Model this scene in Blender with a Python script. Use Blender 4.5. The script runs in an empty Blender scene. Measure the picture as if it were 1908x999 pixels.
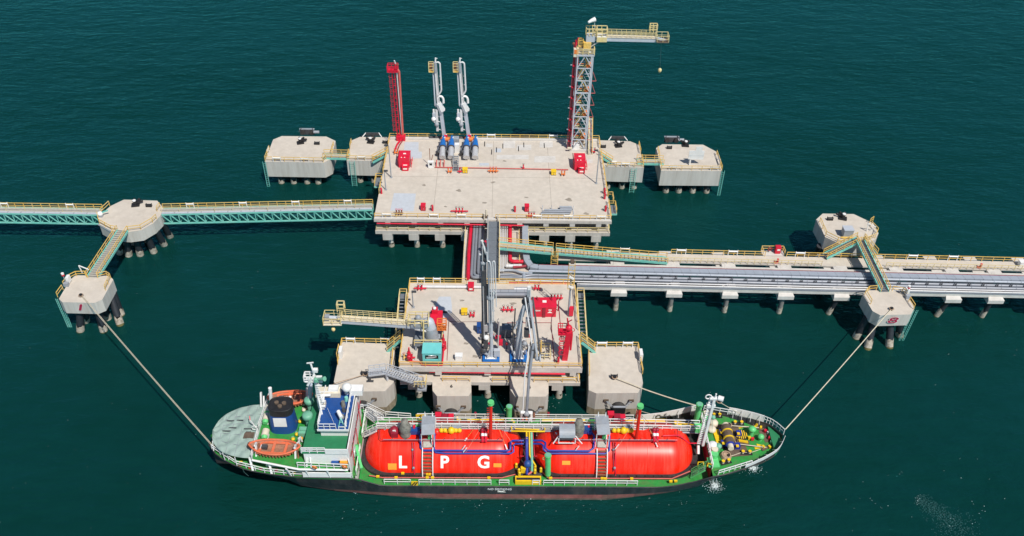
import bpy, bmesh, math, random
from mathutils import Vector, Matrix
random.seed(7)
S = bpy.context.scene
COL = S.collection
rad = math.radians
# ------------------------------------------------------------------ camera
F_PX, W_PX, H_PX = 1674.3, 1908.0, 999.0
PITCH, ROLL, YAW, CAMH = rad(39.26), rad(1.15), rad(1.0), 110.0
fwd = Vector((math.sin(YAW)*math.cos(PITCH), math.cos(YAW)*math.cos(PITCH), -math.sin(PITCH)))
r0 = Vector((math.cos(YAW), -math.sin(YAW), 0.0)); u0 = r0.cross(fwd)
RT = r0*math.cos(ROLL) + u0*math.sin(ROLL)
UP = -r0*math.sin(ROLL) + u0*math.cos(ROLL)
cam_d = bpy.data.cameras.new("camera"); cam = bpy.data.objects.new("camera", cam_d); COL.objects.link(cam)
cam_d.sensor_width = 36.0; cam_d.lens = F_PX/W_PX*36.0; cam_d.clip_start = 1.0; cam_d.clip_end = 9000.0
CP = Vector((0, 0, CAMH))
mw = Matrix((RT, UP, -fwd)).transposed().to_4x4(); mw.translation = CP
cam.matrix_world = mw
S.camera = cam
# ------------------------------------------------------------------ light
SUN_EL = rad(55.5); SUN_AZ = rad(146.0)       # azimuth clockwise from +Y
sun_dir = Vector((math.sin(SUN_AZ)*math.cos(SUN_EL), math.cos(SUN_AZ)*math.cos(SUN_EL), math.sin(SUN_EL)))
wd = bpy.data.worlds.new("World"); S.world = wd; wd.use_nodes = True
nt = wd.node_tree; bg = nt.nodes["Background"]
sky = nt.nodes.new("ShaderNodeTexSky"); sky.sky_type = 'NISHITA'; sky.sun_disc = False
sky.sun_elevation = SUN_EL; sky.sun_rotation = SUN_AZ; sky.air_density = 1.0; sky.dust_density = 0.3; sky.ozone_density = 2.2
nt.links.new(sky.outputs[0], bg.inputs[0]); bg.inputs[1].default_value = 0.075
sd = bpy.data.lights.new("sun", 'SUN'); sd.energy = 4.55; sd.angle = rad(0.53); sd.color = (1.0, 0.95, 0.87)
so = bpy.data.objects.new("sun", sd); COL.objects.link(so)
so.rotation_euler = (-sun_dir).to_track_quat('-Z', 'Y').to_euler(); so.location = (60, 0, 120)
S.view_settings.view_transform = 'Standard'; S.view_settings.look = 'None'
S.view_settings.exposure = 0.0; S.view_settings.gamma = 1.0
# ------------------------------------------------------------------ surveying the photograph
def ray(px, py):
    return fwd*F_PX + RT*(px-954.0) + UP*(499.5-py)
def A(px, py, z):                    # point of the photograph on the level z
    d = ray(px, py); return CP + d*((z-CAMH)/d.z)
def V(px, py, y):                    # point of the photograph on the upright plane at distance y
    d = ray(px, py); return CP + d*(y/d.y)
# ------------------------------------------------------------------ materials
MATS = {}
def M(name, col, rough=0.5, metal=0.0, var=0.12, scale=0.8, bump=0.0, dirt=None, dirt_amt=0.3, dirt_scale=0.15, stretch=(1, 1, 1), spec=0.5, coat=0.0):
    m = bpy.data.materials.new(name); m.use_nodes = True
    n = m.node_tree.nodes; l = m.node_tree.links; b = n["Principled BSDF"]
    b.inputs["Roughness"].default_value = rough; b.inputs["Metallic"].default_value = metal
    b.inputs["Specular IOR Level"].default_value = spec; b.inputs["Coat Weight"].default_value = coat
    g = n.new("ShaderNodeNewGeometry"); mp = n.new("ShaderNodeMapping"); mp.inputs["Scale"].default_value = stretch
    l.new(g.outputs["Position"], mp.inputs["Vector"])
    t = n.new("ShaderNodeTexNoise"); t.inputs["Scale"].default_value = scale; t.inputs["Detail"].default_value = 6; t.inputs["Roughness"].default_value = 0.65
    l.new(mp.outputs[0], t.inputs["Vector"])
    r = n.new("ShaderNodeValToRGB"); r.color_ramp.elements[0].position = 0.3; r.color_ramp.elements[1].position = 0.7
    r.color_ramp.elements[0].color = tuple(c*(1-var) for c in col)+(1,); r.color_ramp.elements[1].color = tuple(min(1, c*(1+var)) for c in col)+(1,)
    l.new(t.outputs["Fac"], r.inputs["Fac"]); out = r.outputs["Color"]
    if dirt:
        t2 = n.new("ShaderNodeTexNoise"); t2.inputs["Scale"].default_value = dirt_scale; t2.inputs["Detail"].default_value = 8; t2.inputs["Roughness"].default_value = 0.7
        l.new(mp.outputs[0], t2.inputs["Vector"])
        r2 = n.new("ShaderNodeValToRGB"); r2.color_ramp.elements[0].position = 0.45; r2.color_ramp.elements[1].position = 0.72
        r2.color_ramp.elements[0].color = (0, 0, 0, 1); r2.color_ramp.elements[1].color = (dirt_amt,)*3+(1,)
        l.new(t2.outputs["Fac"], r2.inputs["Fac"])
        mx = n.new("ShaderNodeMix"); mx.data_type = 'RGBA'; mx.inputs["B"].default_value = tuple(dirt)+(1,)
        l.new(r2.outputs["Color"], mx.inputs["Factor"]); l.new(out, mx.inputs["A"]); out = mx.outputs["Result"]
    l.new(out, b.inputs["Base Color"])
    if bump:
        bp = n.new("ShaderNodeBump"); bp.inputs["Strength"].default_value = bump; bp.inputs["Distance"].default_value = 0.05
        l.new(t.outputs["Fac"], bp.inputs["Height"]); l.new(bp.outputs[0], b.inputs["Normal"])
    MATS[name] = m
    return name
M("concrete_deck", (0.57, 0.515, 0.445), .85, var=.09, scale=.9, dirt=(.42, .365, .30), dirt_amt=.42, dirt_scale=.22, bump=.2)
M("concrete_side", (0.545, 0.52, 0.48), .85, var=.10, scale=1.1, dirt=(.28, .235, .18), dirt_amt=.38, dirt_scale=.9, stretch=(1, 1, .10), bump=.3)
M("concrete_edge", (0.60, 0.575, 0.54), .8, var=.08, scale=1.4, dirt=(.38, .35, .31), dirt_amt=.45, dirt_scale=.5, bump=.2)
M("concrete_tidal", (0.30, 0.245, 0.17), .9, var=.35, scale=1.6, dirt=(.10, .085, .05), dirt_amt=.8, dirt_scale=.7, stretch=(1, 1, .4), bump=.6)
M("concrete_shaded", (0.20, 0.19, 0.18), .9, var=.15)  # concrete with the shade under the decks put into its colour
M("deck_plate", (0.50, 0.535, 0.58), .6, var=.07, scale=1.5, dirt=(.40, .40, .40), dirt_amt=.3, dirt_scale=.5)
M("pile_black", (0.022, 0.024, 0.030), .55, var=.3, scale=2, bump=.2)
M("pile_band", (0.46, 0.40, 0.33), .9, var=.3, scale=3, dirt=(.12, .09, .05), dirt_amt=.9, dirt_scale=1.6, bump=.6)
M("pile_wet", (0.115, 0.095, 0.03), .8, var=.4, scale=2.2, bump=.4)
M("yellow", (0.74, 0.47, 0.10), .5, var=.12, scale=2, dirt=(.62, .52, .33), dirt_amt=.7, dirt_scale=.5)
M("pale_yellow", (0.72, 0.58, 0.26), .5, var=.1, scale=2, dirt=(.6, .55, .42), dirt_amt=.6, dirt_scale=.6)
M("bright_yellow", (0.80, 0.52, 0.015), .45, var=.1, scale=2)
M("teal", (0.17, 0.54, 0.46), .5, var=.1, scale=1.2, dirt=(.36, .60, .53), dirt_amt=.6, dirt_scale=.6)
M("teal_cabin", (0.16, 0.56, 0.56), .4, var=.07, scale=1)
M("grey_steel", (0.30, 0.33, 0.37), .5, var=.12, scale=1.5, dirt=(.30, .28, .26), dirt_amt=.4, dirt_scale=.7)
M("pale_steel", (0.46, 0.50, 0.56), .5, var=.08, scale=1.5, dirt=(.42, .42, .42), dirt_amt=.4, dirt_scale=.7)
M("pipe_grey", (0.245, 0.265, 0.305), .42, metal=.15, var=.10, scale=.9, dirt=(.30, .29, .30), dirt_amt=.4, dirt_scale=.6)
M("pipe_cover", (0.355, 0.395, 0.455), .45, metal=.1, var=.08, scale=.7)
M("silver", (0.60, 0.60, 0.61), .3, metal=.35, var=.1, scale=2)
M("grating", (0.155, 0.175, 0.20), .6, var=.18, scale=3)
M("grating_light", (0.40, 0.385, 0.34), .7, var=.18, scale=3)
M("dark_steel", (0.06, 0.062, 0.068), .55, var=.25, scale=2)
M("black", (0.016, 0.016, 0.018), .55, var=.3, scale=2)
M("rubber", (0.022, 0.021, 0.022), .75, var=.35, scale=1.5, dirt=(.09, .08, .07), dirt_amt=.5, dirt_scale=.8)
M("white", (0.78, 0.78, 0.77), .45, var=.05, scale=1.2, dirt=(.58, .54, .48), dirt_amt=.3, dirt_scale=.5)
M("white_pipe", (0.64, 0.64, 0.65), .45, var=.06, scale=1, dirt=(.5, .48, .45), dirt_amt=.3, dirt_scale=.4)
M("red", (0.66, 0.012, 0.045), .42, var=.12, scale=1.3, dirt=(.45, .03, .03), dirt_amt=.4, dirt_scale=.8)
M("red_faded", (0.56, 0.12, 0.10), .6, var=.15, scale=1.5)
M("red_dark", (0.28, 0.012, 0.03), .5, var=.2, scale=1.5)
M("orange", (0.74, 0.20, 0.04), .55, var=.12, scale=1.5)
M("boat_orange", (0.70, 0.145, 0.06), .6, var=.18, scale=1.2, dirt=(.46, .20, .12), dirt_amt=.7, dirt_scale=.9)
M("rack_dark", (.045, .05, .058), .8, var=.2)
M("boat_inside", (0.33, 0.16, 0.10), .75, var=.3, scale=2)
M("tank_red", (0.88, 0.017, 0.003), .36, var=.10, scale=.7, dirt=(.88, .12, .075), dirt_amt=.55, dirt_scale=1.25, stretch=(1.3, .08, .09), spec=.42)
M("tank_red_plain", (0.74, 0.022, 0.010), .4, var=.12, scale=1)
M("ship_green", (0.022, 0.26, 0.045), .6, var=.22, scale=1.1, dirt=(.12, .17, .06), dirt_amt=.7, dirt_scale=.8, bump=.1)
M("ship_green_dark", (0.022, 0.20, 0.085), .55, var=.12, scale=.9, dirt=(.04, .15, .07), dirt_amt=.4, dirt_scale=.5)
M("mint", (0.12, 0.56, 0.19), .45, var=.1, scale=1.4)
M("sea_green", (0.16, 0.42, 0.29), .5, var=.12, scale=1.4)
M("ship_blue", (0.010, 0.065, 0.26), .5, var=.12, scale=1.2, dirt=(.04, .09, .22), dirt_amt=.4, dirt_scale=.7)
M("pipe_blue", (0.018, 0.04, 0.30), .4, var=.12, scale=1.5)
M("bright_blue", (0.012, 0.14, 0.46), .4, var=.1, scale=1.5)
M("hull_black", (0.028, 0.030, 0.034), .5, var=.4, scale=1.2, dirt=(.13, .10, .09), dirt_amt=.55, dirt_scale=.5, stretch=(1, 1, .25))
M("hull_red", (0.30, 0.095, 0.085), .75, var=.35, scale=1.1, dirt=(.17, .12, .09), dirt_amt=.9, dirt_scale=.6, stretch=(.7, 1, .5))
M("hull_rust", (0.21, 0.125, 0.095), .8, var=.35, scale=1.1, dirt=(.10, .07, .05), dirt_amt=.8, dirt_scale=.5)
M("canvas", (0.30, 0.40, 0.36), .8, var=.10, scale=.5, dirt=(.17, .24, .21), dirt_amt=.55, dirt_scale=.55, bump=.3)
M("rope", (0.58, 0.52, 0.40), .9, var=.2, scale=3)
M("rope_brown", (0.40, 0.28, 0.19), .9, var=.25, scale=3)
M("rust", (0.22, 0.09, 0.05), .85, var=.35, scale=2)
M("brown_dark", (0.12, 0.085, 0.06), .8, var=.3, scale=2)
M("cream", (0.68, 0.61, 0.48), .6, var=.1, scale=1.5)
M("glass_dark", (0.012, 0.02, 0.022), .08, var=.1, scale=1)
M("fleck", (.42, .52, .52), .9, var=.2, scale=3)
M("foam", (0.80, 0.86, 0.86), .9, var=.08, scale=3)
M("print_black", (0.015, 0.012, 0.01), .7, var=.1)
M("print_red", (0.38, 0.015, 0.06), .6, var=.1)
M("print_white", (0.85, 0.84, 0.78), .55, var=.04)
M("print_orange", (0.86, 0.33, 0.03), .5, var=.06)
# ------------------------------------------------------------------ mesh builder
class MB:
    def __init__(s): s.v = []; s.f = []; s.m = []; s.mats = []; s.sm = []
    def mi(s, m):
        if m not in s.mats: s.mats.append(m)
        return s.mats.index(m)
    def add(s, vs, fs, m, smooth=False):
        o = len(s.v); s.v += [Vector(v) for v in vs]; k = s.mi(m)
        for f in fs: s.f.append(tuple(i+o for i in f)); s.m.append(k); s.sm.append(smooth)
        return s
    def box(s, c, d, m, rz=0.0, ry=0.0, taper=1.0):   # centre, size
        c = Vector(c); R = Matrix.Rotation(rz, 3, 'Z') @ Matrix.Rotation(ry, 3, 'Y'); vs = []
        for z in (-.5, .5):
            k = taper if z > 0 else 1.0
            for x, y in ((-.5, -.5), (.5, -.5), (.5, .5), (-.5, .5)):
                vs.append(c + R @ Vector((x*d[0]*k, y*d[1]*k, z*d[2])))
        return s.add(vs, [(3, 2, 1, 0), (4, 5, 6, 7), (0, 1, 5, 4), (1, 2, 6, 5), (2, 3, 7, 6), (3, 0, 4, 7)], m)
    def bx(s, x0, x1, y0, y1, z0, z1, m):
        return s.box(((x0+x1)/2, (y0+y1)/2, (z0+z1)/2), (abs(x1-x0), abs(y1-y0), abs(z1-z0)), m)
    def bar(s, a, b, w, h, m):                      # rectangular bar from a to b (w sideways, h upright)
        a = Vector(a); b = Vector(b); d = (b-a).normalized()
        side = d.cross(Vector((0, 0, 1)))
        if side.length < 1e-3: side = Vector((1, 0, 0))
        side.normalize(); up = side.cross(d).normalized(); vs = []
        for p in (a, b):
            for i, j in ((-1, -1), (1, -1), (1, 1), (-1, 1)): vs.append(p + side*(i*w/2) + up*(j*h/2))
        return s.add(vs, [(0, 1, 2, 3), (7, 6, 5, 4), (0, 4, 5, 1), (1, 5, 6, 2), (2, 6, 7, 3), (3, 7, 4, 0)], m)
    def pipe(s, pts, r, m, n=8, cap=True, r2=None, rnd=0.0):
        pts = [Vector(p) for p in pts]
        if rnd and len(pts) > 2:                     # round the corners
            q = [pts[0]]
            for i in range(1, len(pts)-1):
                p, a, b = pts[i], pts[i-1], pts[i+1]
                k = min(rnd, (p-a).length*.45, (b-p).length*.45)
                e0 = p+(a-p).normalized()*k; e1 = p+(b-p).normalized()*k
                for t in (0, .25, .5, .75, 1): q.append(e0*(1-t)**2 + p*(2*t*(1-t)) + e1*t*t)
            pts = q+[pts[-1]]
        k = len(pts); vs = []; prev = None
        for i, p in enumerate(pts):
            t = (pts[min(i+1, k-1)]-pts[max(i-1, 0)])
            if t.length < 1e-6: t = Vector((0, 0, 1))
            t.normalize()
            if prev is None:
                a = t.cross(Vector((0, 0, 1)))
                if a.length < 1e-3: a = Vector((1, 0, 0))
                a.normalize()
            else:
                a = prev - t*prev.dot(t)
                if a.length < 1e-4: a = t.cross(Vector((0, 1, 0)))
                a.normalize()
            prev = a; b = t.cross(a)
            rr = r if r2 is None else r+(r2-r)*i/max(1, k-1)
            for j in range(n):
                an = 2*math.pi*j/n; vs.append(p + a*(rr*math.cos(an)) + b*(rr*math.sin(an)))
        fs = [(i*n+j, i*n+(j+1) % n, (i+1)*n+(j+1) % n, (i+1)*n+j) for i in range(k-1) for j in range(n)]
        s.add(vs, fs, m, True)
        if cap: s.add(vs[:n], [tuple(range(n-1, -1, -1))], m); s.add(vs[-n:], [tuple(range(n))], m)
        return s
    def tube(s, a, b, r, m, n=10, r2=None): return s.pipe([a, b], r, m, n, True, r2)
    def cyl(s, c, r, h, m, n=14, r2=None): c = Vector(c); return s.pipe([c, c+Vector((0, 0, h))], r, m, n, True, r2)
    def lathe(s, c, prof, m, n=16, axis='Z'):       # prof [(r,h)]
        c = Vector(c); vs = []
        for r, h in prof:
            for j in range(n):
                a = 2*math.pi*j/n; x, y = r*math.cos(a), r*math.sin(a)
                vs.append(c + (Vector((x, y, h)) if axis == 'Z' else (Vector((h, x, y)) if axis == 'X' else Vector((x, h, y)))))
        k = len(prof)
        s.add(vs, [(i*n+j, i*n+(j+1) % n, (i+1)*n+(j+1) % n, (i+1)*n+j) for i in range(k-1) for j in range(n)], m, True)
        s.add(vs[:n], [tuple(range(n-1, -1, -1))], m); s.add(vs[-n:], [tuple(range(n))], m)
        return s
    def ball(s, c, r, m, n=10, sz=1.0):
        return s.lathe(c, [(r*math.sin(math.pi*(i+.02)/(n+.04)), -r*sz*math.cos(math.pi*i/n)) for i in range(n+1)], m, n+2)
    def prism(s, poly, z0, z1, m, top=None, side=None, scale0=1.0):
        n = len(poly); cx = sum(p[0] for p in poly)/n; cy = sum(p[1] for p in poly)/n
        ar = sum(poly[i][0]*poly[(i+1) % n][1]-poly[(i+1) % n][0]*poly[i][1] for i in range(n))
        if ar < 0: poly = poly[::-1]
        lo = [(cx+(p[0]-cx)*scale0, cy+(p[1]-cy)*scale0, z0) for p in poly]; hi = [(p[0], p[1], z1) for p in poly]
        s.add(hi, [tuple(range(n))], top or m); s.add(lo, [tuple(range(n-1, -1, -1))], side or m)
        s.add(lo+hi, [(i, (i+1) % n, n+(i+1) % n, n+i) for i in range(n)], side or m)
        return s
    def ring(s, c, R, r, m, n=16, k=6, axis=Vector((0, 0, 1))):
        axis = Vector(axis).normalized(); a = axis.orthogonal().normalized(); b = axis.cross(a); c = Vector(c); vs = []
        for i in range(n):
            an = 2*math.pi*i/n; d = a*math.cos(an)+b*math.sin(an)
            for j in range(k):
                bn = 2*math.pi*j/k; vs.append(c + d*(R+r*math.cos(bn)) + axis*(r*math.sin(bn)))
        return s.add(vs, [(i*k+j, i*k+(j+1) % k, ((i+1) % n)*k+(j+1) % k, ((i+1) % n)*k+j) for i in range(n) for j in range(k)], m, True)
ROOT = {}; DEPTH = {}
def mesh_of(mb, name, off=Vector((0, 0, 0))):
    me = bpy.data.meshes.new(name)
    me.from_pydata([tuple(v-off) for v in mb.v], [], mb.f)
    for m in mb.mats: me.materials.append(MATS[m])
    me.polygons.foreach_set("material_index", mb.m); me.polygons.foreach_set("use_smooth", mb.sm)
    me.update(); return me
def thing(name, label, cat, loc, group=None, kind=None):
    o = bpy.data.objects.new(name, None); COL.objects.link(o); o.location = loc; o.empty_display_size = .3
    o["label"] = label; o["category"] = cat
    if group: o["group"] = group
    if kind: o["kind"] = kind
    ROOT[o.name] = Vector(loc); DEPTH[o.name] = 1
    return o
def part(name, mb, parent, label=None, kind=None):
    off = ROOT[parent.name]; o = bpy.data.objects.new(name, mesh_of(mb, name, off)); COL.objects.link(o); o.parent = parent
    ROOT[o.name] = off; DEPTH[o.name] = DEPTH[parent.name]+1
    if label: o["label"] = label
    if kind: o["kind"] = kind
    return o
def solo(name, mb, label, cat, loc=None, group=None, kind=None):   # a thing that is one mesh
    if loc is None:
        n = len(mb.v); loc = Vector((sum(v.x for v in mb.v)/n, sum(v.y for v in mb.v)/n, min(v.z for v in mb.v)))
    off = Vector(loc); o = bpy.data.objects.new(name, mesh_of(mb, name, off)); COL.objects.link(o); o.location = off
    if kind != 'structure': o["label"] = label; o["category"] = cat
    if group: o["group"] = group
    if kind: o["kind"] = kind
    ROOT[o.name] = off; DEPTH[o.name] = 1
    return o
def inst(name, me, parent, loc, rot=None, scale=None):             # a piece sharing mesh data, at a place in the world
    o = bpy.data.objects.new(name, me); COL.objects.link(o); o.parent = parent
    o.location = Vector(loc)-ROOT[parent.name]
    if rot: o.rotation_euler = rot
    if scale: o.scale = scale
    ROOT[o.name] = ROOT[parent.name]; DEPTH[o.name] = DEPTH[parent.name]+1
    return o
def copy_thing(root, loc, rz=None, label=None):
    r = root.copy(); COL.objects.link(r); r.location = loc
    if rz is not None: r.rotation_euler = (0, 0, rz)
    if label: r["label"] = label
    for ch in list(root.children):
        c = ch.copy(); COL.objects.link(c); c.parent = r
        for g in list(ch.children):
            d = g.copy(); COL.objects.link(d); d.parent = c
    return r
POST = {}
def post_mesh(m, h, r):
    k = (m, round(h, 2), r)
    if k not in POST: POST[k] = mesh_of(MB().box((0, 0, h/2), (r*2, r*2, h), m), "post")
    return POST[k]
def rail(parent, pts, m="yellow", h=1.1, sp=2.0, r=.045, mids=(.5,), close=False, toe=0.0, name="railing"):
    pts = [Vector(p) for p in pts]
    if close: pts.append(pts[0])
    mb = MB()
    for a, b in zip(pts, pts[1:]):
        u = Vector((0, 0, h))
        mb.bar(a+u, b+u, r*2.2, r*2.2, m)
        for k in mids: mb.bar(a+u*k, b+u*k, r*1.7, r*1.7, m)
        if toe: mb.bar(a+Vector((0, 0, .1)), b+Vector((0, 0, .1)), .03, toe, m)
    spots = []
    for i, (a, b) in enumerate(zip(pts, pts[1:])):
        n = max(1, round((b-a).length/sp))
        for j in range(n+(1 if i == len(pts)-2 and not close else 0)): spots.append(a+(b-a)*(j/n))
    if DEPTH[parent.name] >= 2:
        for p in spots: mb.box(p+Vector((0, 0, h/2)), (r*2, r*2, h), m)
        return part(name, mb, parent)
    o = part(name, mb, parent); me = post_mesh(m, h, r)
    for p in spots: inst("post", me, o, p)
    return o
def text_mb(body, size, m, bold=0.0, depth=.01):
    c = bpy.data.curves.new("lettering", 'FONT'); c.body = body; c.size = size; c.align_x = 'CENTER'; c.align_y = 'CENTER'; c.offset = bold; c.extrude = depth; c.resolution_u = 3
    o = bpy.data.objects.new("lettering", c); COL.objects.link(o)
    bpy.context.view_layer.update()
    me = bpy.data.meshes.new_from_object(o.evaluated_get(bpy.context.evaluated_depsgraph_get()))
    mb = MB(); mb.add([v.co.copy() for v in me.vertices], [tuple(p.vertices) for p in me.polygons], m)
    bpy.data.objects.remove(o); bpy.data.curves.remove(c); bpy.data.meshes.remove(me)
    return mb
def dice(mb, m, step):                                # cut a flat mesh across y so that it can bend
    b = bmesh.new(); vs = [b.verts.new(v) for v in mb.v]
    for f in mb.f:
        try: b.faces.new([vs[i] for i in f])
        except ValueError: pass
    ys = [v.y for v in mb.v]; y = min(ys)+step
    while y < max(ys):
        bmesh.ops.bisect_plane(b, geom=b.verts[:]+b.edges[:]+b.faces[:], plane_co=(0, y, 0), plane_no=(0, 1, 0)); y += step
    b.verts.index_update(); o = MB(); o.add([v.co.copy() for v in b.verts], [tuple(v.index for v in f.verts) for f in b.faces], m); b.free(); return o
def place(mb, mat):
    mb.v = [mat @ v for v in mb.v]; return mb
def frame(o, x, y):                                   # matrix with given x and y axes
    x = Vector(x).normalized(); y = Vector(y).normalized(); z = x.cross(y)
    m = Matrix((x, y, z)).transposed().to_4x4(); m.translation = Vector(o); return m
def lerp(a, b, t): return Vector(a)+(Vector(b)-Vector(a))*t
# ------------------------------------------------------------------ the sea
def make_sea():
    m = bpy.data.materials.new("sea_water"); m.use_nodes = True; MATS["sea_water"] = m
    n = m.node_tree.nodes; l = m.node_tree.links; b = n["Principled BSDF"]
    b.inputs["Roughness"].default_value = .16; b.inputs["IOR"].default_value = 1.33; b.inputs["Specular IOR Level"].default_value = .0
    gl = n.new("ShaderNodeBsdfGlossy"); gl.inputs["Roughness"].default_value = .14; gl.inputs["Color"].default_value = (.15, .80, 1.0, 1); fz = n.new("ShaderNodeFresnel"); fz.inputs["IOR"].default_value = 1.42
    g = n.new("ShaderNodeNewGeometry")
    def noise(scale, det, st=(1, 1, 1), rz=0.0, ro=.55):
        mp = n.new("ShaderNodeMapping"); mp.inputs["Scale"].default_value = st; mp.inputs["Rotation"].default_value = (0, 0, rz)
        l.new(g.outputs["Position"], mp.inputs["Vector"]); t = n.new("ShaderNodeTexNoise")
        t.inputs["Scale"].default_value = scale; t.inputs["Detail"].default_value = det; t.inputs["Roughness"].default_value = ro
        l.new(mp.outputs[0], t.inputs["Vector"]); return t.outputs["Fac"]
    def mul(a, k):
        x = n.new("ShaderNodeMath"); x.operation = 'MULTIPLY'; l.new(a, x.inputs[0]); x.inputs[1].default_value = k; return x.outputs[0]
    def add(a, c):
        x = n.new("ShaderNodeMath"); l.new(a, x.inputs[0]); l.new(c, x.inputs[1]); return x.outputs[0]
    h = add(add(mul(noise(.13, 5, (.6, 1.2, 1), rad(-12)), 1.5), mul(noise(.45, 5, (.55, 1.25, 1), rad(10), .6), .75)), mul(noise(1.7, 4, (.6, 1.2, 1), rad(-16), .6), .22))
    bp = n.new("ShaderNodeBump"); bp.inputs["Strength"].default_value = .6; bp.inputs["Distance"].default_value = .8
    l.new(h, bp.inputs["Height"]); l.new(bp.outputs[0], b.inputs["Normal"]); l.new(bp.outputs[0], gl.inputs["Normal"]); l.new(bp.outputs[0], fz.inputs["Normal"])
    sf = n.new("ShaderNodeMixShader"); l.new(fz.outputs[0], sf.inputs[0]); l.new(b.outputs[0], sf.inputs[1]); l.new(gl.outputs[0], sf.inputs[2])
    r = n.new("ShaderNodeValToRGB"); e = r.color_ramp.elements
    e[0].position = .3; e[0].color = (.0018, .031, .0225, 1); e[1].position = .72; e[1].color = (.0036, .048, .0475, 1)
    l.new(add(mul(noise(.018, 4, (.6, 1.2, 1)), .7), mul(noise(.35, 5, (.45, 1.3, 1), rad(6)), .3)), r.inputs["Fac"])
    l.new(r.outputs["Color"], b.inputs["Base Color"])
    tr = n.new("ShaderNodeBsdfTransparent"); tr.inputs["Color"].default_value = (.55, 1, .8, 1)
    mx = n.new("ShaderNodeMixShader"); mx.inputs[0].default_value = .16
    l.new(sf.outputs[0], mx.inputs[1]); l.new(tr.outputs[0], mx.inputs[2]); l.new(mx.outputs[0], n["Material Output"].inputs["Surface"])
    mb = MB(); mb.add([(-5000, -1500, 0), (5000, -1500, 0), (5000, 7000, 0), (-5000, 7000, 0)], [(0, 1, 2, 3)], "sea_water")
    solo("sea", mb, "", "", (0, 0, 0), kind="structure")
    M("seabed_mud", (.004, .016, .013), .95)
    mb = MB(); mb.add([(-5000, -1500, -9), (5000, -1500, -9), (5000, 7000, -9), (-5000, 7000, -9)], [(0, 1, 2, 3)], "seabed_mud")
    solo("seabed", mb, "", "", (0, 0, -9), kind="structure")
make_sea()
# ------------------------------------------------------------------ piles
def pile(parent, top, foot, r=.5, band=1.1, upper="pile_black"):
    top = Vector(top); foot = Vector(foot); d = (top-foot); mb = MB()
    def at(z): return foot+d*((z-foot.z)/d.z)
    mb.tube(top, at(band), r, upper, 14)
    if band > .3:
        a = at(band); b = at(.05); n = 14; vs = []                      # scoured concrete band with a ragged upper edge
        ax = d.normalized(); u = ax.orthogonal().normalized(); w = ax.cross(u)
        for j in range(n):
            an = 6.2832*j/n; vs.append(a+u*math.cos(an)*(r+.05)+w*math.sin(an)*(r+.05)+ax*random.uniform(-.35, .4))
        for j in range(n):
            an = 6.2832*j/n; vs.append(b+u*math.cos(an)*(r+.07)+w*math.sin(an)*(r+.07))
        mb.add(vs, [(j, (j+1) % n, n+(j+1) % n, n+j) for j in range(n)], "pile_band", True)
    mb.tube(at(.05), at(-1.6), r+.08, "pile_wet", 14)
    mb.tube(at(-1.6), foot, r+.02, "seabed_mud", 10)  # lowest length darkened: the fade with depth is put into its colour
    return part("pile", mb, parent)
# ------------------------------------------------------------------ two big concrete platforms
def white_box(parent, a, b, z):                        # white tube cover on the handrail
    mb = MB(); mb.tube(Vector(a)+Vector((0, 0, z)), Vector(b)+Vector((0, 0, z)), .16, "white", 10)
    for p in (a, b): mb.box(Vector(p)+Vector((0, 0, z/2+.15)), (.12, .12, z+.3), "white")
    return part("lifebuoy_case", mb, parent)
UX0, UX1, UY0, UY1, DZ = -24.2, 21.4, 139.1, 169.2, 8.0
up = thing("jetty_platform", "large two tiered concrete platform farthest away carrying the twin upright arms", "platform", (-1.4, 154, 0))
mb = MB(); mb.bx(UX0, UX1, UY0, UY1, 7.42, DZ, "concrete_side"); mb.add([(UX0, UY0, 8.004), (UX1, UY0, 8.004), (UX1, UY1, 8.004), (UX0, UY1, 8.004)], [(0, 1, 2, 3)], "concrete_deck")
part("deck", mb, up)
mb = MB(); mb.bx(UX0+.05, UX1-.05, UY0+.03, UY0+.75, 8.01, 8.16, "concrete_edge"); part("kerb", mb, up)
mb = MB(); mb.bx(UX0+.2, UX1-.2, UY1-.9, UY1-.1, 8.01, 8.3, "concrete_edge"); part("kerb", mb, up)
mb = MB(); mb.bx(UX0+.06, UX1-.1, UY0+.02, UY1-2, 4.5, 5.28, "concrete_side"); mb.add([(UX0+.06, UY0+.02, 5.284), (UX1-.1, UY0+.02, 5.284), (UX1-.1, UY0+2.5, 5.284), (UX0+.06, UY0+2.5, 5.284)], [(0, 1, 2, 3)], "concrete_deck"); part("lower_tier", mb, up)
mb = MB(); mb.bx(UX0+.8, UX1-.8, UY0+2.0, UY0+2.5, 5.3, 7.4, "concrete_shaded"); part("back_wall", mb, up)
beam_me = mesh_of(MB().bx(-.95, .95, 0, 27, -1.45, 0, "concrete_side"), "beam")
for k in range(9):
    x = -21.85+5.07*k
    inst("beam", beam_me, up, (x, UY0-.02, 4.49))
    for j, y in enumerate((141.2, 149.5, 158, 165.5)): pile(up, (x+.3, y, 3.1), (x+.3, y, -4.5), .5, 1.0, "concrete_side")
brk = mesh_of(MB().bx(-.5, .5, 0, .8, -.75, 0, "concrete_edge"), "bracket")
for k in range(9):
    inst("bracket", brk, up, (-21.6+5.07*k, UY0+.05, 7.40))
def patch(parent, pts, z=8.0, m="deck_plate"):
    q = [A(x, y, z) for x, y in pts]; mb = MB(); mb.prism([(p.x, p.y) for p in q], z+.005, z+.03, m); return part("deck_plate", mb, parent)
patch(up, [(751, 296), (754, 265), (780, 265), (780, 283), (786, 283), (786, 295), (770, 296)])
patch(up, [(727, 393), (734, 360), (775, 361), (771, 394)])
patch(up, [(893, 309), (893, 304), (911, 304), (911, 309)]); patch(up, [(922, 284), (923, 277), (934, 277), (934, 284)])
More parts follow.
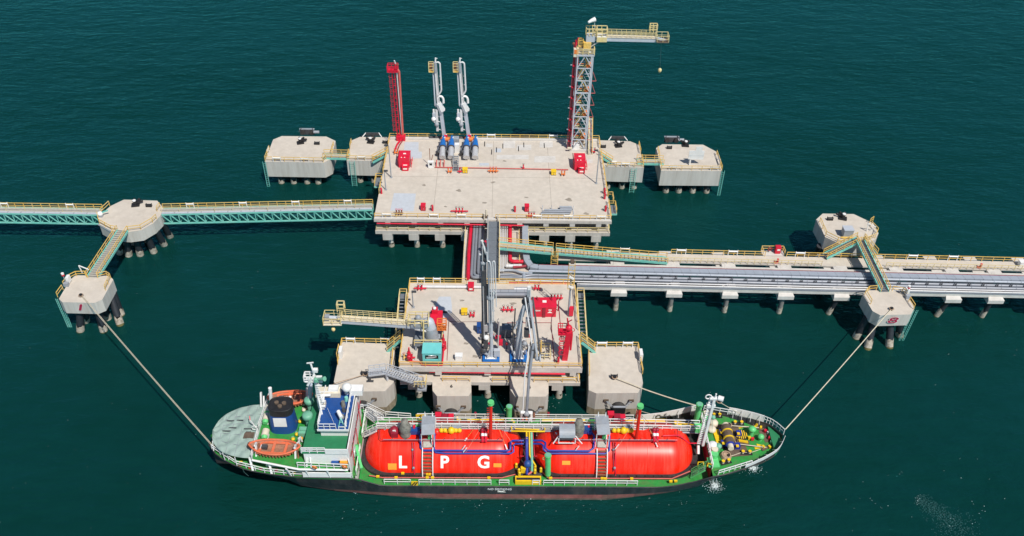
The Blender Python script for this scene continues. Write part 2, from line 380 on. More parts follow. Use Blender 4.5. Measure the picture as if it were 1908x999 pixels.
patch(up, [(1093, 304), (1093, 297), (1104, 297), (1104, 304)], m="concrete_edge")
for x0, y0, x1, y1 in ((937, 263, 960, 276), (962, 270, 990, 280), (925, 289, 985, 297), (995, 291, 1035, 303), (1005, 263, 1030, 275), (905, 268, 918, 274)):
    patch(up, [(x0, y1), (x0+1, y0), (x1, y0), (x1, y1)], m="concrete_edge")
for x_, y_ in ((903, 268), (937, 272), (966, 277), (976, 270), (1014, 271), (916, 283), (925, 279)): p_ = A(x_, y_, 8); part("dark_strip", MB().bx(p_.x-.09, p_.x+.09, p_.y-1.1, p_.y+.9, 8.006, 8.03, "black"), up)  # thin dark strips lying on the deck
rail(up, [(UX0+.12, UY0+.5, DZ), (-3.4, UY0+.5, DZ)]); rail(up, [(-.9, UY0+.45, DZ), (UX1-.12, UY0+.45, DZ)])
rail(up, [(UX1-.12, UY0+.45, DZ), (UX1-.12, 145.2, DZ)]); rail(up, [(UX1-.12, 147.6, DZ), (UX1-.12, 163.4, DZ)]); rail(up, [(UX1-.12, 165.6, DZ), (UX1-.12, UY1-.1, DZ)])
rail(up, [(UX0+.12, 147.6, DZ), (UX0+.12, 152.5, DZ)]); rail(up, [(UX0+.12, 155, DZ), (UX0+.12, 163.4, DZ)]); rail(up, [(UX0+.12, 165.4, DZ), (UX0+.12, UY1-.1, DZ)])
rail(up, [(UX0+.12, UY1-.1, DZ), (16.2, UY1-.1, DZ)], toe=.12); rail(up, [(18.6, UY1-.1, DZ), (UX1-.12, UY1-.1, DZ)])
rail(up, [(UX0+.3, UY0+.15, 5.28), (-7.4, UY0+.15, 5.28)], m="pale_yellow"); rail(up, [(4.6, UY0+.15, 5.28), (UX1-.3, UY0+.15, 5.28)], m="pale_yellow")
rail(up, [(UX1-.3, UY0+.15, 5.28), (UX1-.3, UY0+3.5, 5.28)], m="pale_yellow")
for x in (-22.6, -13.6, -8.3, 6.2, 12.2, 18.5): white_box(up, (x, UY0+.44, DZ), (x+1.7, UY0+.44, DZ), .95)
for x in (-3, 10.5): white_box(up, (x, UY1-.1, DZ), (x+1.7, UY1-.1, DZ), 1.0)
M("oil_stain", (.30, .262, .215), .6, var=.2, scale=1.5)
for x in (-13, -1.6, 10): part("deck_joint", MB().bx(x-.03, x+.03, UY0+.9, UY1-1, 8.005, 8.012, "oil_stain"), up)
part("deck_joint", MB().bx(UX0+.3, UX1-.3, 154, 154.06, 8.005, 8.012, "oil_stain"), up)
def stain(parent, px, py, r, z=8.004):
    p = A(px, py, z); n = 18; mb = MB(); k = random.random()*6
    mb.add([(p.x+r*(1+.35*math.sin(3*a+k)+.2*math.sin(5*a))*math.cos(a)*1.3, p.y+r*(1+.3*math.sin(2*a+k))*math.sin(a), z+.004) for a in [6.2832*i/n for i in range(n)]], [tuple(range(n))], "oil_stain"); part("stain", mb, parent)
for x, y, r in ((918, 340, .35), (980, 368, .3), (855, 355, .4), (1060, 372, .5), (790, 345, .3), (902, 378, .35), (1092, 398, .4), (940, 300, .3), (830, 385, .25)): stain(up, x, y, r)
# little side landings with teal edges
def landing(parent, x0, x1, y0, y1, z):
    mb = MB(); mb.bx(x0, x1, y0, y1, z-.08, z, "grating"); mb.bx(x0, x1, y0-.08, y0, z-.3, z+.05, "teal"); mb.bx(x1 if x1 > 0 else x0-.08, (x1+.08) if x1 > 0 else x0, y0, y1, z-.3, z+.05, "teal")
    return part("side_landing", mb, parent)
landing(up, UX1+.02, UX1+1.5, 143.6, 146.6, 6.6); rail(up, [(UX1+.05, 146.5, 6.6), (UX1+1.45, 146.5, 6.6), (UX1+1.45, 143.7, 6.6)], sp=1.2); rail(up, [(UX1+.1, 147.6, DZ), (UX1+.9, 147.6, DZ), (UX1+.9, 145.4, DZ)], sp=1.1)
landing(up, UX0-1.5, UX0-.02, 152.3, 155.6, 6.6); rail(up, [(UX0-.05, 155.5, 6.6), (UX0-1.45, 155.5, 6.6), (UX0-1.45, 152.4, 6.6)], sp=1.2)

LX0, LX1, LY0, LY1 = -15.8, 13.2, 99.9, 120.5
lo = thing("jetty_platform", "smaller concrete jetty platform behind the gas ship crowded with pipes and loading arms", "platform", (-1.3, 110, 0))
mb = MB(); mb.bx(LX0, LX1, LY0, LY1, 6.95, DZ, "concrete_edge"); mb.add([(LX0, LY0, 8.004), (LX1, LY0, 8.004), (LX1, LY1, 8.004), (LX0, LY1, 8.004)], [(0, 1, 2, 3)], "concrete_deck"); part("deck", mb, lo)
mb = MB(); mb.bx(LX0+.1, LX1-.25, LY0-.75, LY1-1.5, 4.75, 5.4, "concrete_side"); mb.add([(LX0+.1, LY0-.75, 5.404), (LX1-.25, LY0-.75, 5.404), (LX1-.25, LY0+2.5, 5.404), (LX0+.1, LY0+2.5, 5.404)], [(0, 1, 2, 3)], "concrete_deck"); part("lower_tier", mb, lo)
mb = MB(); mb.bx(LX0+.8, LX1-1.2, LY0+1.0, LY0+1.5, 5.41, 6.94, "concrete_shaded"); part("back_wall", mb, lo)
beam2 = mesh_of(MB().bx(-.9, .9, 0, 18, -1.1, 0, "concrete_side"), "beam")
for x in (-13.6, -8.0, -2.3, 3.4, 9.4):
    inst("beam", beam2, lo, (x, LY0-.77, 4.74))
    for y in (101.2, 108, 116): pile(lo, (x+.5, y, 3.7), (x+.5, y, -4.5), .5, 1.0, "concrete_side")
for x in (-9.6, -1.8, 4.5, 11.8): inst("bracket", brk, lo, (x, LY0+.02, 6.94))
rail(lo, [(LX0+.1, LY0+.12, DZ), (LX1-.1, LY0+.12, DZ)], h=1.0); rail(lo, [(LX1-.1, LY0+.12, DZ), (LX1-.1, 106.6, DZ)]); rail(lo, [(LX1-.1, 108.6, DZ), (LX1-.1, LY1-1.6, DZ)])
rail(lo, [(LX0+.1, LY0+.12, DZ), (LX0+.1, 106.4, DZ)]); rail(lo, [(LX0+.1, 108.2, DZ), (LX0+.1, 116.5, DZ)]); rail(lo, [(LX0+.1, 117.8, DZ), (LX0+.1, LY1-.1, DZ), (-5.8, LY1-.1, DZ)], toe=.12)
rail(lo, [(-2.7, LY1-.1, DZ), (LX1-.1, LY1-.1, DZ)], toe=.12)
for a, b in ((-8.9, -4.6), (-1.0, 1.5), (5.6, 12.4), (-13.4, -12)): rail(lo, [(a, LY0-.6, 5.4), (b, LY0-.6, 5.4)], m="yellow")
rail(lo, [(LX1-.4, LY0-.6, 5.4), (LX1-.4, LY0+3, 5.4)], m="yellow")
for x in (-14.4, -11.6): white_box(lo, (x, LY1-.1, DZ), (x+1.2, LY1-.1, DZ), 1.0)
patch(lo, [(812, 584), (812, 567), (818, 553), (840, 553), (842, 570), (842, 584)]); patch(lo, [(820, 592), (818, 580), (833, 580), (836, 592)])
mb = MB(); q = [A(x, y, 8) for x, y in ((836, 600), (898, 600), (898, 672), (833, 672))]; part("kerb_line", MB().pipe([q[2]+Vector((0, 0, .06)), q[1]+Vector((0, 0, .06)), q[0]+Vector((0, 0, .06)), q[3]+Vector((0, 0, .06))], .05, "red_dark", 6), lo)
q = [A(x, y, 8) for x, y in ((945, 602), (1027, 602), (1033, 675))]; part("kerb_line", MB().pipe([v+Vector((0, 0, .06)) for v in q], .06, "red_dark", 6), lo)
def side_stair(parent, x, y1, y0, z1, z0, w, left):
    t = parent; n = 14; ys = [y1+(y0-y1)*i/n for i in range(n+1)]
    tr = mesh_of(MB().box((0, 0, 0), (w-.1, .30, .05), "grating"), "stair_tread")
    s = MB()
    for sx in (-1, 1): s.bar((x+sx*w/2, y1, z1-.1), (x+sx*w/2, y0, z0-.1), .08, .3, "pale_yellow")
    s.bx(x-w/2, x+w/2, y1, y1+1.3, z1-.06, z1, "grating"); part("stair_stringer", s, t)
    for i in range(n): inst("stair_tread", tr, t, (x, (ys[i]+ys[i+1])/2, z1+(z0-z1)*(i+.5)/n))
    for sx in (-1, 1): rail(t, [(x+sx*w/2, y1+1.3, z1), (x+sx*w/2, y1, z1), (x+sx*w/2, y0, z0)], m="pale_yellow", sp=1.8, name="stair_rail")
    rail(t, [(x-w/2, y1+1.3, z1), (x+w/2, y1+1.3, z1)], sp=1.3, name="stair_rail")
sl = thing("side_stair", "grey steel stair with yellow rails down the left flank of the loading platform", "stair", (LX0-.8, 112, 5.6)); side_stair(sl, LX0-.78, 116.2, 106.2, 8.0, 5.7, 1.2, True)
sr = thing("side_stair", "grey steel stair with yellow rails down the right flank of the loading platform", "stair", (LX1+.8, 112, 5.6)); side_stair(sr, LX1+.78, 116.8, 106.8, 8.0, 5.7, 1.2, False)
for x, y, r in ((868, 640, .3), (860, 560, .3), (1000, 640, .35), (955, 566, .4), (845, 605, .25), (1020, 655, .3), (885, 664, .35)): stain(lo, x, y, r)
# ------------------------------------------------------------------ dolphins
def xy(pts, z): return [(A(x, y, z).x, A(x, y, z).y) for x, y in pts]
def hook(p, label, rz=0.0, s=1.0):                     # quick release mooring hook set
    t = thing("mooring_hook", label, "mooring hook", p, "mooring hook units on the dolphins")
    mb = MB(); p = Vector(p)
    mb.box(p+Vector((0, 0, .15)), (1.5*s, 1.1*s, .3), "black", rz); mb.cyl(p+Vector((0, 0, .3)), .32*s, .75, "black", 12); part("base", mb, t)
    mb = MB(); mb.cyl(p+Vector((0, 0, 1.05)), .42*s, .12, "black", 12); mb.cyl(p+Vector((.0, -.1, 1.17)), .33*s, .16, "white", 12); part("capstan", mb, t)
    for k, a in enumerate((-.6, 0.1, .8)):
        d = Vector((math.sin(a+rz), math.cos(a+rz), 0)); mb = MB()
        mb.bar(p+Vector((0, 0, .55)), p+d*1.25*s+Vector((0, 0, .6)), .28, .42, "black"); mb.ball(p+d*1.3*s+Vector((0, 0, .62)), .26*s, "black", 6); part("hook_arm", mb, t)
    return t
def bitt(p, where, group="small fairleads on the dolphins"):
    label = "small black fairlead "+where
    mb = MB(); p = Vector(p); mb.box(p+Vector((0, 0, .1)), (1.1, .5, .2), "black"); mb.tube(p+Vector((-.45, 0, .35)), p+Vector((.45, 0, .35)), .28, "black", 10)
    mb.box(p+Vector((-.5, 0, .35)), (.12, .5, .6), "black"); mb.box(p+Vector((.5, 0, .35)), (.12, .5, .6), "black")
    return solo("fairlead", mb, label, "fairlead", p, group)
def dolphin(label, poly, ztop, zbot, piles, r=.65, band=1.1, upper="pile_black", low_scale=1.0, name="mooring_dolphin", tidal=None, deck="concrete_deck"):
    cx = sum(p[0] for p in poly)/len(poly); cy = sum(p[1] for p in poly)/len(poly)
    t = thing(name, label, "dolphin", (cx, cy, 0))
    mb = MB()
    if tidal:
        mb.prism(poly, tidal, ztop, "concrete_side", top=deck); mb.prism([(cx+(a-cx)*1.002, cy+(b-cy)*1.002) for a, b in poly], zbot, tidal, "concrete_tidal")
    else: mb.prism(poly, zbot, ztop, "concrete_side", top=deck)
    part("concrete_cap", mb, t)
    for a, b in piles: pile(t, a, b, r, band, upper)
    return t, cx, cy
def ladder(parent, top, bot, w=.55, m="teal", side=(1, 0, 0)):
    top = Vector(top); bot = Vector(bot); s = Vector(side)*w/2; mb = MB()
    mb.bar(top+s, bot+s, .09, .09, m); mb.bar(top-s, bot-s, .09, .09, m); n = int((top-bot).length/.5)
    for i in range(1, n): q = lerp(top, bot, i/n); mb.bar(q-s, q+s, .05, .05, m)
    return part("ladder", mb, parent)
# rear pair, left
polyUL = [(-50.0, 161.9), (-37.5, 161.7), (-36.2, 163.2), (-36.3, 170.5), (-38.6, 172.3), (-48.4, 172.3), (-50.0, 170.8)]
PZ = 2.9
dUL, _, _ = dolphin("outermost rear concrete dolphin left of the far platform with black fender frame", polyUL, 6.2, 2.4, [((x, y, 2.5), (x, y, -4.5)) for x in (-47.6, -44.9, -42.0, -39.6) for y in (163.2, 169.5)], .6, 1.0)
rail(dUL, [(-49.9, 166.5, 6.2), (-49.9, 162.0, 6.2), (-37.6, 161.8, 6.2), (-37.2, 163.0, 6.2)]); rail(dUL, [(-36.4, 165, 6.2), (-36.4, 168.5, 6.2)])
for x in (-48.2, -42.3): white_box(dUL, (x, 161.9, 6.2), (x+1.6, 161.9, 6.2), .9)
white_box(dUL, (-49.95, 164.6, 6.2), (-49.95, 166, 6.2), .9)
ladder(dUL, (-50.1, 161.6, 6.3), (-50.1, 161.7, -.5))
hook(A(560, 267, 6.2), "black mooring hook unit on the outermost left rear dolphin", .3); bitt(A(591, 269, 6.2), "on the outermost left rear dolphin")
polyU2 = [(-32.8, 162.7), (-25.2, 162.6), (-24.6, 163.4), (-24.6, 172.3), (-31.2, 172.3), (-32.8, 170.8)]
dU2, _, _ = dolphin("rear concrete dolphin tucked against the left flank of the far platform", polyU2, 6.2, 2.4, [((x, y, 2.5), (x, y, -4.5)) for x in (-30.6, -27.6) for y in (164, 170)], .6, 1.0)
rail(dU2, [(-32.7, 165.5, 6.2), (-32.7, 162.8, 6.2), (-25.2, 162.75, 6.2)]); rail(dU2, [(-32.7, 167.4, 6.2), (-32.7, 169.8, 6.2)]); white_box(dU2, (-30.4, 162.8, 6.2), (-28.8, 162.8, 6.2), .9)
ladder(dU2, (-31.6, 162.3, 6.3), (-31.6, 162.2, -.3), 1.0)
hook(A(691, 266, 6.2), "black mooring hook unit on the rear dolphin left of the red monitor tower", -.2); bitt(A(718, 267, 6.2), "on the rear dolphin left of the red tower")
polyR2 = [(21.8, 161.4), (30.4, 161.1), (30.4, 170.2), (28.6, 171.7), (21.8, 172.0)]
dR2, _, _ = dolphin("rear concrete dolphin tucked against the right flank of the far platform", polyR2, 6.2, 2.4, [((x, y, 2.5), (x, y, -4.5)) for x in (23.2, 26.4, 29.0) for y in (162.6, 169.5)], .6, 1.0)
rail(dR2, [(22.6, 161.3, 6.2), (30.3, 161.2, 6.2), (30.3, 164.6, 6.2)]); rail(dR2, [(30.3, 166.6, 6.2), (30.3, 170, 6.2)]); white_box(dR2, (25.6, 161.25, 6.2), (27.3, 161.25, 6.2), .9); white_box(dR2, (23.6, 161.9, 6.2), (24.6, 161.9, 6.2), .9)
ladder(dR2, (28.3, 160.8, 6.3), (28.3, 160.7, -.3), 1.0)
hook(A(1152, 273, 6.2), "black mooring hook unit on the rear dolphin right of the lattice tower", .2); bitt(A(1124, 275, 6.2), "on the rear dolphin right of the lattice tower")
polyUR = [(33.9, 160.0), (46.9, 160.1), (47.0, 167.8), (44.6, 170.6), (35.6, 170.6), (34.0, 169.0)]
dUR, _, _ = dolphin("outermost rear concrete dolphin right of the far platform carrying a pale signboard", polyUR, 6.2, 2.4, [((x, y, 2.5), (x, y, -4.5)) for x in (35.8, 38.6, 41.6, 44.6) for y in (161.2, 168.4)], .6, 1.0)
rail(dUR, [(34.0, 163, 6.2), (34.0, 160.2, 6.2), (46.8, 160.2, 6.2), (46.8, 166.5, 6.2)]); rail(dUR, [(34.2, 165, 6.2), (34.2, 168, 6.2)])
for x in (35.6, 44.4): white_box(dUR, (x, 160.3, 6.2), (x+1.6, 160.3, 6.2), .9)
white_box(dUR, (46.8, 162.6, 6.2), (46.8, 164.4, 6.2), .9); ladder(dUR, (47.1, 160.0, 6.3), (47.1, 160.0, -.4))
hook(A(1277, 272, 6.2), "black mooring hook unit beside the signboard on the right rear dolphin", -.1); bitt(A(1247, 277, 6.2), "on the right rear dolphin with the signboard")
def rear_fender(d, cx, y, z):
    mb = MB(); mb.box((cx, y+.9, z-.7), (3.1, .35, 1.3), "dark_steel"); mb.box((cx, y+.9, z+.02), (3.3, .45, .12), "grey_steel")
    mb.tube((cx-1, y+.1, z-.6), (cx-1, y+.9, z-.6), .5, "rubber"); mb.tube((cx+1, y+.1, z-.6), (cx+1, y+.9, z-.6), .5, "rubber")
    mb.tube((cx+1.2, y+.5, z-.5), (cx+2.7, y+.5, z-.5), .32, "grey_steel", 12); mb.bar((cx-1.6, y-.3, z), (cx-1.2, y+.9, z+.25), .12, .12, "dark_steel"); mb.bar((cx+1.6, y-.3, z), (cx+1.2, y+.9, z+.25), .12, .12, "dark_steel")
    part("fender", mb, d)
rear_fender(dUL, -42.9, 172.5, 7.4); rear_fender(dUR, 37.7, 170.9, 7.4)
for d, cx, y in ((dU2, -28.5, 172.3), (dR2, 25.9, 171.9)):
    mb = MB(); mb.box((cx, y+.75, 6.5), (2.9, .3, .7), "dark_steel"); mb.tube((cx, y, 5.9), (cx, y+.7, 5.9), .5, "rubber")
    for sx in (-1, 1): mb.bar((cx+sx*2.1, y-.1, 6.3), (cx+sx*1.4, y+.8, 6.8), .16, .16, "white")
    part("fender", mb, d)
# side mooring dolphins, raised on raked piles
Z1, Z0 = 7.3, 4.65
pA = xy([(182, 405), (185, 418), (207, 430), (238, 432.5), (263, 429), (286, 415.5), (299, 402), (304, 387), (293, 374), (231, 372), (206, 384)], Z1)
dA, ax, ay = dolphin("eight sided left dolphin between the two teal truss bridges", pA, Z1, Z0+.2, [], .65)
for k in range(9):
    px = (222, 236, 252, 272, 290, 303, 232, 250, 268)[k]; pz = (452, 453, 453, 450, 443, 430, 440, 440, 436)[k]; fx = (224, 240, 261, 286, 305, 316, 230, 250, 275)[k]; fy = (470, 474, 473, 468, 455, 440, 452, 452, 448)[k]
    a = A(px, pz-14, Z0+.3); f = A(fx, fy, .3); dd = (f-a); pile(dA, a, a+dd*((-4.5-a.z)/dd.z), .62, 1.35)
rail(dA, [A(183, 404, Z1), A(186, 417, Z1), A(208, 429, Z1), A(216, 430, Z1)]); rail(dA, [A(240, 431, Z1), A(263, 428, Z1), A(285, 415, Z1), A(292, 408, Z1)]); rail(dA, [A(293, 394, Z1), A(299, 386, Z1)]); rail(dA, [A(190, 398, Z1), A(205, 384, Z1)], h=1.2)
part("pipe_run", MB().pipe([A(184, 417, Z1-.35)+Vector((0, -.25, 0)), A(207, 430, Z1-.35)+Vector((0, -.25, 0)), A(238, 432.5, Z1-.35)+Vector((0, -.25, 0)), A(264, 429, Z1-.35)+Vector((0, -.25, 0)), A(299, 402, Z1-.35)+Vector((.2, -.2, 0))], .14, "grey_steel"), dA)
hook(A(253, 383, Z1), "black mooring hook unit on the left dolphin between the truss bridges", .2); bitt(A(278, 385, Z1), "on the eight sided left dolphin")
pB = xy([(109.6, 557), (116, 563), (176, 564.5), (190.5, 558.5), (211, 521), (204, 514), (140, 513), (130, 522.5)], Z1)
dB, bx_, by_ = dolphin("left front dolphin marked with a red 1 holding the stern mooring line", pB, Z1, Z0+.1, [], .72)
for (px, py, fx, fy) in ((148, 586, 150, 612), (158, 580, 160, 596), (180, 585, 192, 612), (206, 562, 222, 598), (190, 570, 200, 590), (210, 556, 224, 582)):
    a = A(px, py-12, Z0+.15); f = A(fx, fy, .5); dd = f-a; pile(dB, a, a+dd*((-4.5-a.z)/dd.z), .62, 1.25)
rail(dB, [A(108, 554, Z1), A(118, 540, Z1)]); rail(dB, [A(120, 534, Z1), A(131, 521, Z1), A(143, 515, Z1), A(160, 514, Z1), A(164, 518, Z1)]); rail(dB, [A(183, 518, Z1), A(200, 514.5, Z1), A(207, 519, Z1), A(197, 541, Z1)])
for w_ in (0, .7): ladder(dB, A(106, 556, Z1)+Vector((w_, -.2, 0)), A(128+w_*6, 609, 0)+Vector((0, 0, -.5)), .28)
pC = xy([(1520.6, 409.4), (1537.5, 441.7), (1564, 454), (1612, 454), (1631, 446), (1637, 434.6), (1627, 416), (1590.7, 399), (1533, 398)], Z1)
dC, cx_, cy_ = dolphin("right dolphin behind the pipeline trestle with a grey kiosk on top", pC, Z1, Z0-.2, [], .65)
for (px, py, fx, fy) in ((1528, 470, 1518, 482), (1545, 474, 1538, 488), (1600, 470, 1606, 484)):
    a = A(px, py-12, Z0+.15); f = A(fx, fy, .5); dd = f-a; pile(dC, a, a+dd*((-4.5-a.z)/dd.z), .62, 1.25)
rail(dC, [A(1527, 414, Z1), A(1538, 440, Z1), A(1560, 451, Z1), A(1572, 453, Z1)]); rail(dC, [A(1622, 421, Z1), A(1634, 434, Z1), A(1630, 444, Z1), A(1608, 453, Z1)]); rail(dC, [A(1620, 416, Z1), A(1626, 412, Z1)])
hook(A(1570, 408, Z1), "black mooring hook unit on the right dolphin behind the pipeline trestle", -.3); bitt(A(1546, 410, Z1), "on the right dolphin with the kiosk")
pD = xy([(1607.5, 548), (1625.7, 579.6), (1640, 587.4), (1697, 586), (1704, 574), (1687, 544), (1678, 541), (1616, 541)], Z1)
dD, dx_, dy_ = dolphin("right front dolphin marked with a red 8 holding the bow mooring line", pD, Z1, Z0+.1, [], .72)
for (px, py, fx, fy) in ((1616, 603, 1597, 625), (1630, 604, 1618, 642), (1660, 606, 1657, 640), (1676, 600, 1676, 622)):
    a = A(px, py-12, Z0+.15); f = A(fx, fy, .5); dd = f-a; pile(dD, a, a+dd*((-4.5-a.z)/dd.z), .62, 1.25)
rail(dD, [A(1622, 567, Z1), A(1611, 549, Z1), A(1618, 542, Z1), A(1632, 541, Z1)]); rail(dD, [A(1662, 542, Z1), A(1680, 545, Z1), A(1688, 552, Z1)]); rail(dD, [A(1693, 562, Z1), A(1702, 576, Z1)])
for w_ in (0, .7): ladder(dD, A(1701, 577, Z1)+Vector((w_, -.2, 0)), A(1676+w_*9, 634, 0)+Vector((0, 0, -.5)), .28)
# numbers painted on the front faces
def face_mark(parent, body, px, py, y, size, m, slant=0.0, sx=1.0, white=True):
    p = V(px, py, y-.03); mt = frame(p, (1, 0, 0), (0, 0, 1)); sh = Matrix.Identity(4); sh[0][1] = slant; sh[0][0] = sx
    if white:
        b = text_mb(body, size*1.02, "print_white", .06, .004); part("number_outline", place(b, mt @ sh), parent)
    b = text_mb(body, size, m, .03, .012); part("number", place(b, mt @ sh), parent)
yB = min(p[1] for p in pB); yD = min(p[1] for p in pD)
face_mark(dB, "I", 150, 573.5, yB-.02, 2.0, "print_red", .4, 1.9); face_mark(dD, "8", 1664, 597.5, yD-.06, 1.9, "print_red", .25, 1.9)
# breasting dolphins beside and below the loading platform
BZ, BB, BT = 5.4, .15, 1.7
def fender(d, cx, y, zc, w=2.0, h=2.9, cone=1.0):
    mb = MB(); mb.box((cx, y-cone-.18, zc), (w, .36, h), "rubber"); mb.box((cx, y-cone-.2, zc+h/2+.06), (w*.96, .34, .1), "grey_steel"); part("fender_panel", mb, d)
    for i in range(2):
        for j in range(3):
            part("fender_pad", MB().box((cx+(i-.5)*w*.5, y-cone-.39, zc+(j-1)*h/3), (w*.46, .06, h/3*.92), "black"), d)
    mb = MB(); mb.lathe((cx, y, zc+.2), [(1.1, .1), (1.1, -.1), (.75, -.5), (.85, -cone)], "rubber", 16, axis='Y'); part("fender_cone", mb, d)
    for sx in (-1, 1):
        mb = MB(); a = Vector((cx+sx*2.0, y-.1, zc+1.75)); b = Vector((cx+sx*w*.45, y-cone-.1, zc+h/2-.3)); mb.box(a, (.75, .2, .45), "brown_dark")
        for k in range(7): mb.ring(lerp(a, b, (k+.5)/7), .14, .055, "grey_steel", 8, 4, axis=(0, 1, 0) if k % 2 else (0, 0, 1))
        part("fender_chain", mb, d)
pBL = [(-25.9, 106.5), (-16.9, 106.3), (-16.3, 99.2), (-16.4, 96.6), (-17.9, 95.2), (-25.0, 95.1), (-26.5, 97.4)]
pBL = [(p[0]+.0, p[1]) for p in xy([(637, 637), (735, 641), (735, 705), (733, 713), (717, 729), (640, 730), (622, 712)], BZ)]
dBL, _, _ = dolphin("wide flat concrete breasting dolphin left of the loading platform behind the ship bridge", pBL, BZ, BB, [], name="breasting_dolphin", tidal=BT)
pBR = xy([(1096, 646), (1188, 645), (1198, 714), (1189, 732), (1111, 733), (1097, 727)], BZ)
dBR, _, _ = dolphin("wide flat concrete breasting dolphin right of the loading platform with one mooring line", pBR, BZ, BB, [], name="breasting_dolphin", tidal=BT)
ybl = min(p[1] for p in pBL); ybr = min(p[1] for p in pBR)
fender(dBL, A(677, 745, 2.5).x, ybl, 2.1); fender(dBR, A(1150, 745, 2.5).x, ybr, 2.1)
rail(dBL, [A(630, 680, BZ), A(638, 639, BZ), A(722, 641, BZ)]); rail(dBL, [A(729, 700, BZ), A(733, 655, BZ)]); rail(dBL, [A(630, 668, BZ)+Vector((-.15, 0, 0)), A(634, 650, BZ)+Vector((-.15, 0, 0))], sp=1.0)
rail(dBR, [A(1197, 697, BZ), A(1188, 647, BZ), A(1108, 647, BZ)]); rail(dBR, [A(1098, 700, BZ), A(1096.5, 660, BZ)])
for px in (646, 710): white_box(dBL, A(px, 639, BZ), A(px+16, 639.5, BZ), 1.0)
for px in (1112, 1160): white_box(dBR, A(px, 647, BZ), A(px+18, 647, BZ), 1.0)
for d, px, py in ((dBL, 636, 663), (dBR, 1193, 668)):
    mb = MB(); p = A(px, py, BZ); mb.box(p+Vector((0, 0, .8)), (.5, 1.5, 1.5), "white"); part("lifebuoy_case", mb, d)
bitt(A(680, 698, BZ), "on the left breasting dolphin by the grey ladder"); bitt(A(1144, 704, BZ), "in the middle of the right breasting dolphin")
F5 = [(-11.05, 99.2), (-4.35, 99.2), (-4.35, 97.2), (-4.75, 96.6), (-10.4, 96.6), (-11.05, 97.4)]
F5 = xy([(805, 700), (878, 700), (878, 731), (873, 738), (814, 738), (806, 728)], BZ); F4 = xy([(950, 702), (1022, 702), (1022, 733), (1017, 739), (960, 739), (951, 726)], BZ)
d5, _, _ = dolphin("narrow concrete fender block marked 6 under the loading platform front", F5, BZ-.02, BB, [], name="breasting_dolphin", tidal=BT+.2); d4, _, _ = dolphin("narrow concrete fender block marked 4 under the grey loading arm", F4, BZ-.02, BB, [], name="breasting_dolphin", tidal=BT+.2)
for d, P_, b, px, py in ((d5, F5, "6", 841, 720), (d4, F4, "4", 986.5, 722)):
    y0 = min(p[1] for p in P_); fender(d, A(px if b == "6" else 985, 760, 2).x, y0, 1.3, 1.9, 2.7)
    part("number", place(text_mb(b, .85, "print_black", .03, .004), frame(A(px, py, BZ)+Vector((0, 0, .01)), (1, 0, 0), (0, 1, 0))), d)
# ------------------------------------------------------------------ teal truss footbridges on the left
def truss_bridge(label, a, b, bays, w=1.9, h=2.1):
    a = Vector(a); b = Vector(b); t = thing("truss_footbridge", label, "footbridge", (a+b)/2); d = (b-a).normalized(); s = Vector((-d.y, d.x, 0)); L = (b-a).length
    mb = MB(); mb.bar(a+s*(w*.62), b+s*(w*.62), w*.7, .12, "grating_light"); part("deck_grating", mb, t)
    mb = MB(); mb.bar(a+s*(w*.14), b+s*(w*.14), .5, .22, "grey_steel"); n = int(L/2.5)
    part("cable_tray", mb, t); cov = mesh_of(MB().box((0, 0, 0), (2.3, .44, .05), "pale_steel"), "tray_cover")
    for i in range(n): inst("tray_cover", cov, t, lerp(a, b, (i+.5)/n)+s*(w*.14)+Vector((0, 0, .14)), (0, 0, math.atan2(d.y, d.x)))
    for k, off in enumerate((0, w)):
        for z in (0.0, -h):
            mb = MB(); mb.bar(a+s*off+Vector((0, 0, z-.1)), b+s*off+Vector((0, 0, z-.1)), .22, .26, "teal"); part("chord", mb, t)
        pm = mesh_of(MB().bar((0, 0, 0), (0, 0, -h), .14, .14, "teal"), "truss_post"); e = d*(L/bays); bm = mesh_of(MB().bar((0, 0, -.1), e+Vector((0, 0, -h)), .15, .15, "teal"), "truss_brace")
        for i in range(bays+1): inst("truss_post", pm, t, lerp(a, b, i/bays)+s*off)
        for i in range(bays): inst("truss_brace", bm, t, lerp(a, b, i/bays)+s*off)
    cm = mesh_of(MB().bar((0, 0, 0), s*w, .12, .12, "teal"), "cross_beam")
    for i in range(0, bays+1, 1): inst("cross_beam", cm, t, lerp(a, b, i/bays)+Vector((0, 0, -h-.05)))
    rail(t, [a+s*(w*.98)+Vector((0, 0, .05)), b+s*(w*.98)+Vector((0, 0, .05))], sp=1.7)
    rail(t, [a+s*(w*.3)+Vector((0, 0, .05)), b+s*(w*.3)+Vector((0, 0, .05))], m="pale_yellow", sp=3.4, r=.035, mids=())
    n = max(2, int(L/9))
    for i in range(n): p = lerp(a, b, (i+.45)/n)+s*(w*.98); white_box(t, p, p+d*1.4, 1.0)
    return t
truss_bridge("teal truss footbridge leaving the left edge of the scene for the eight sided dolphin", A(-60, 396.5, 7.1), A(186, 400.5, 7.1), 15)
truss_bridge("long teal truss footbridge from the eight sided dolphin to the far platform", A(300, 399.5, 7.1), A(694, 391, 7.1), 25)
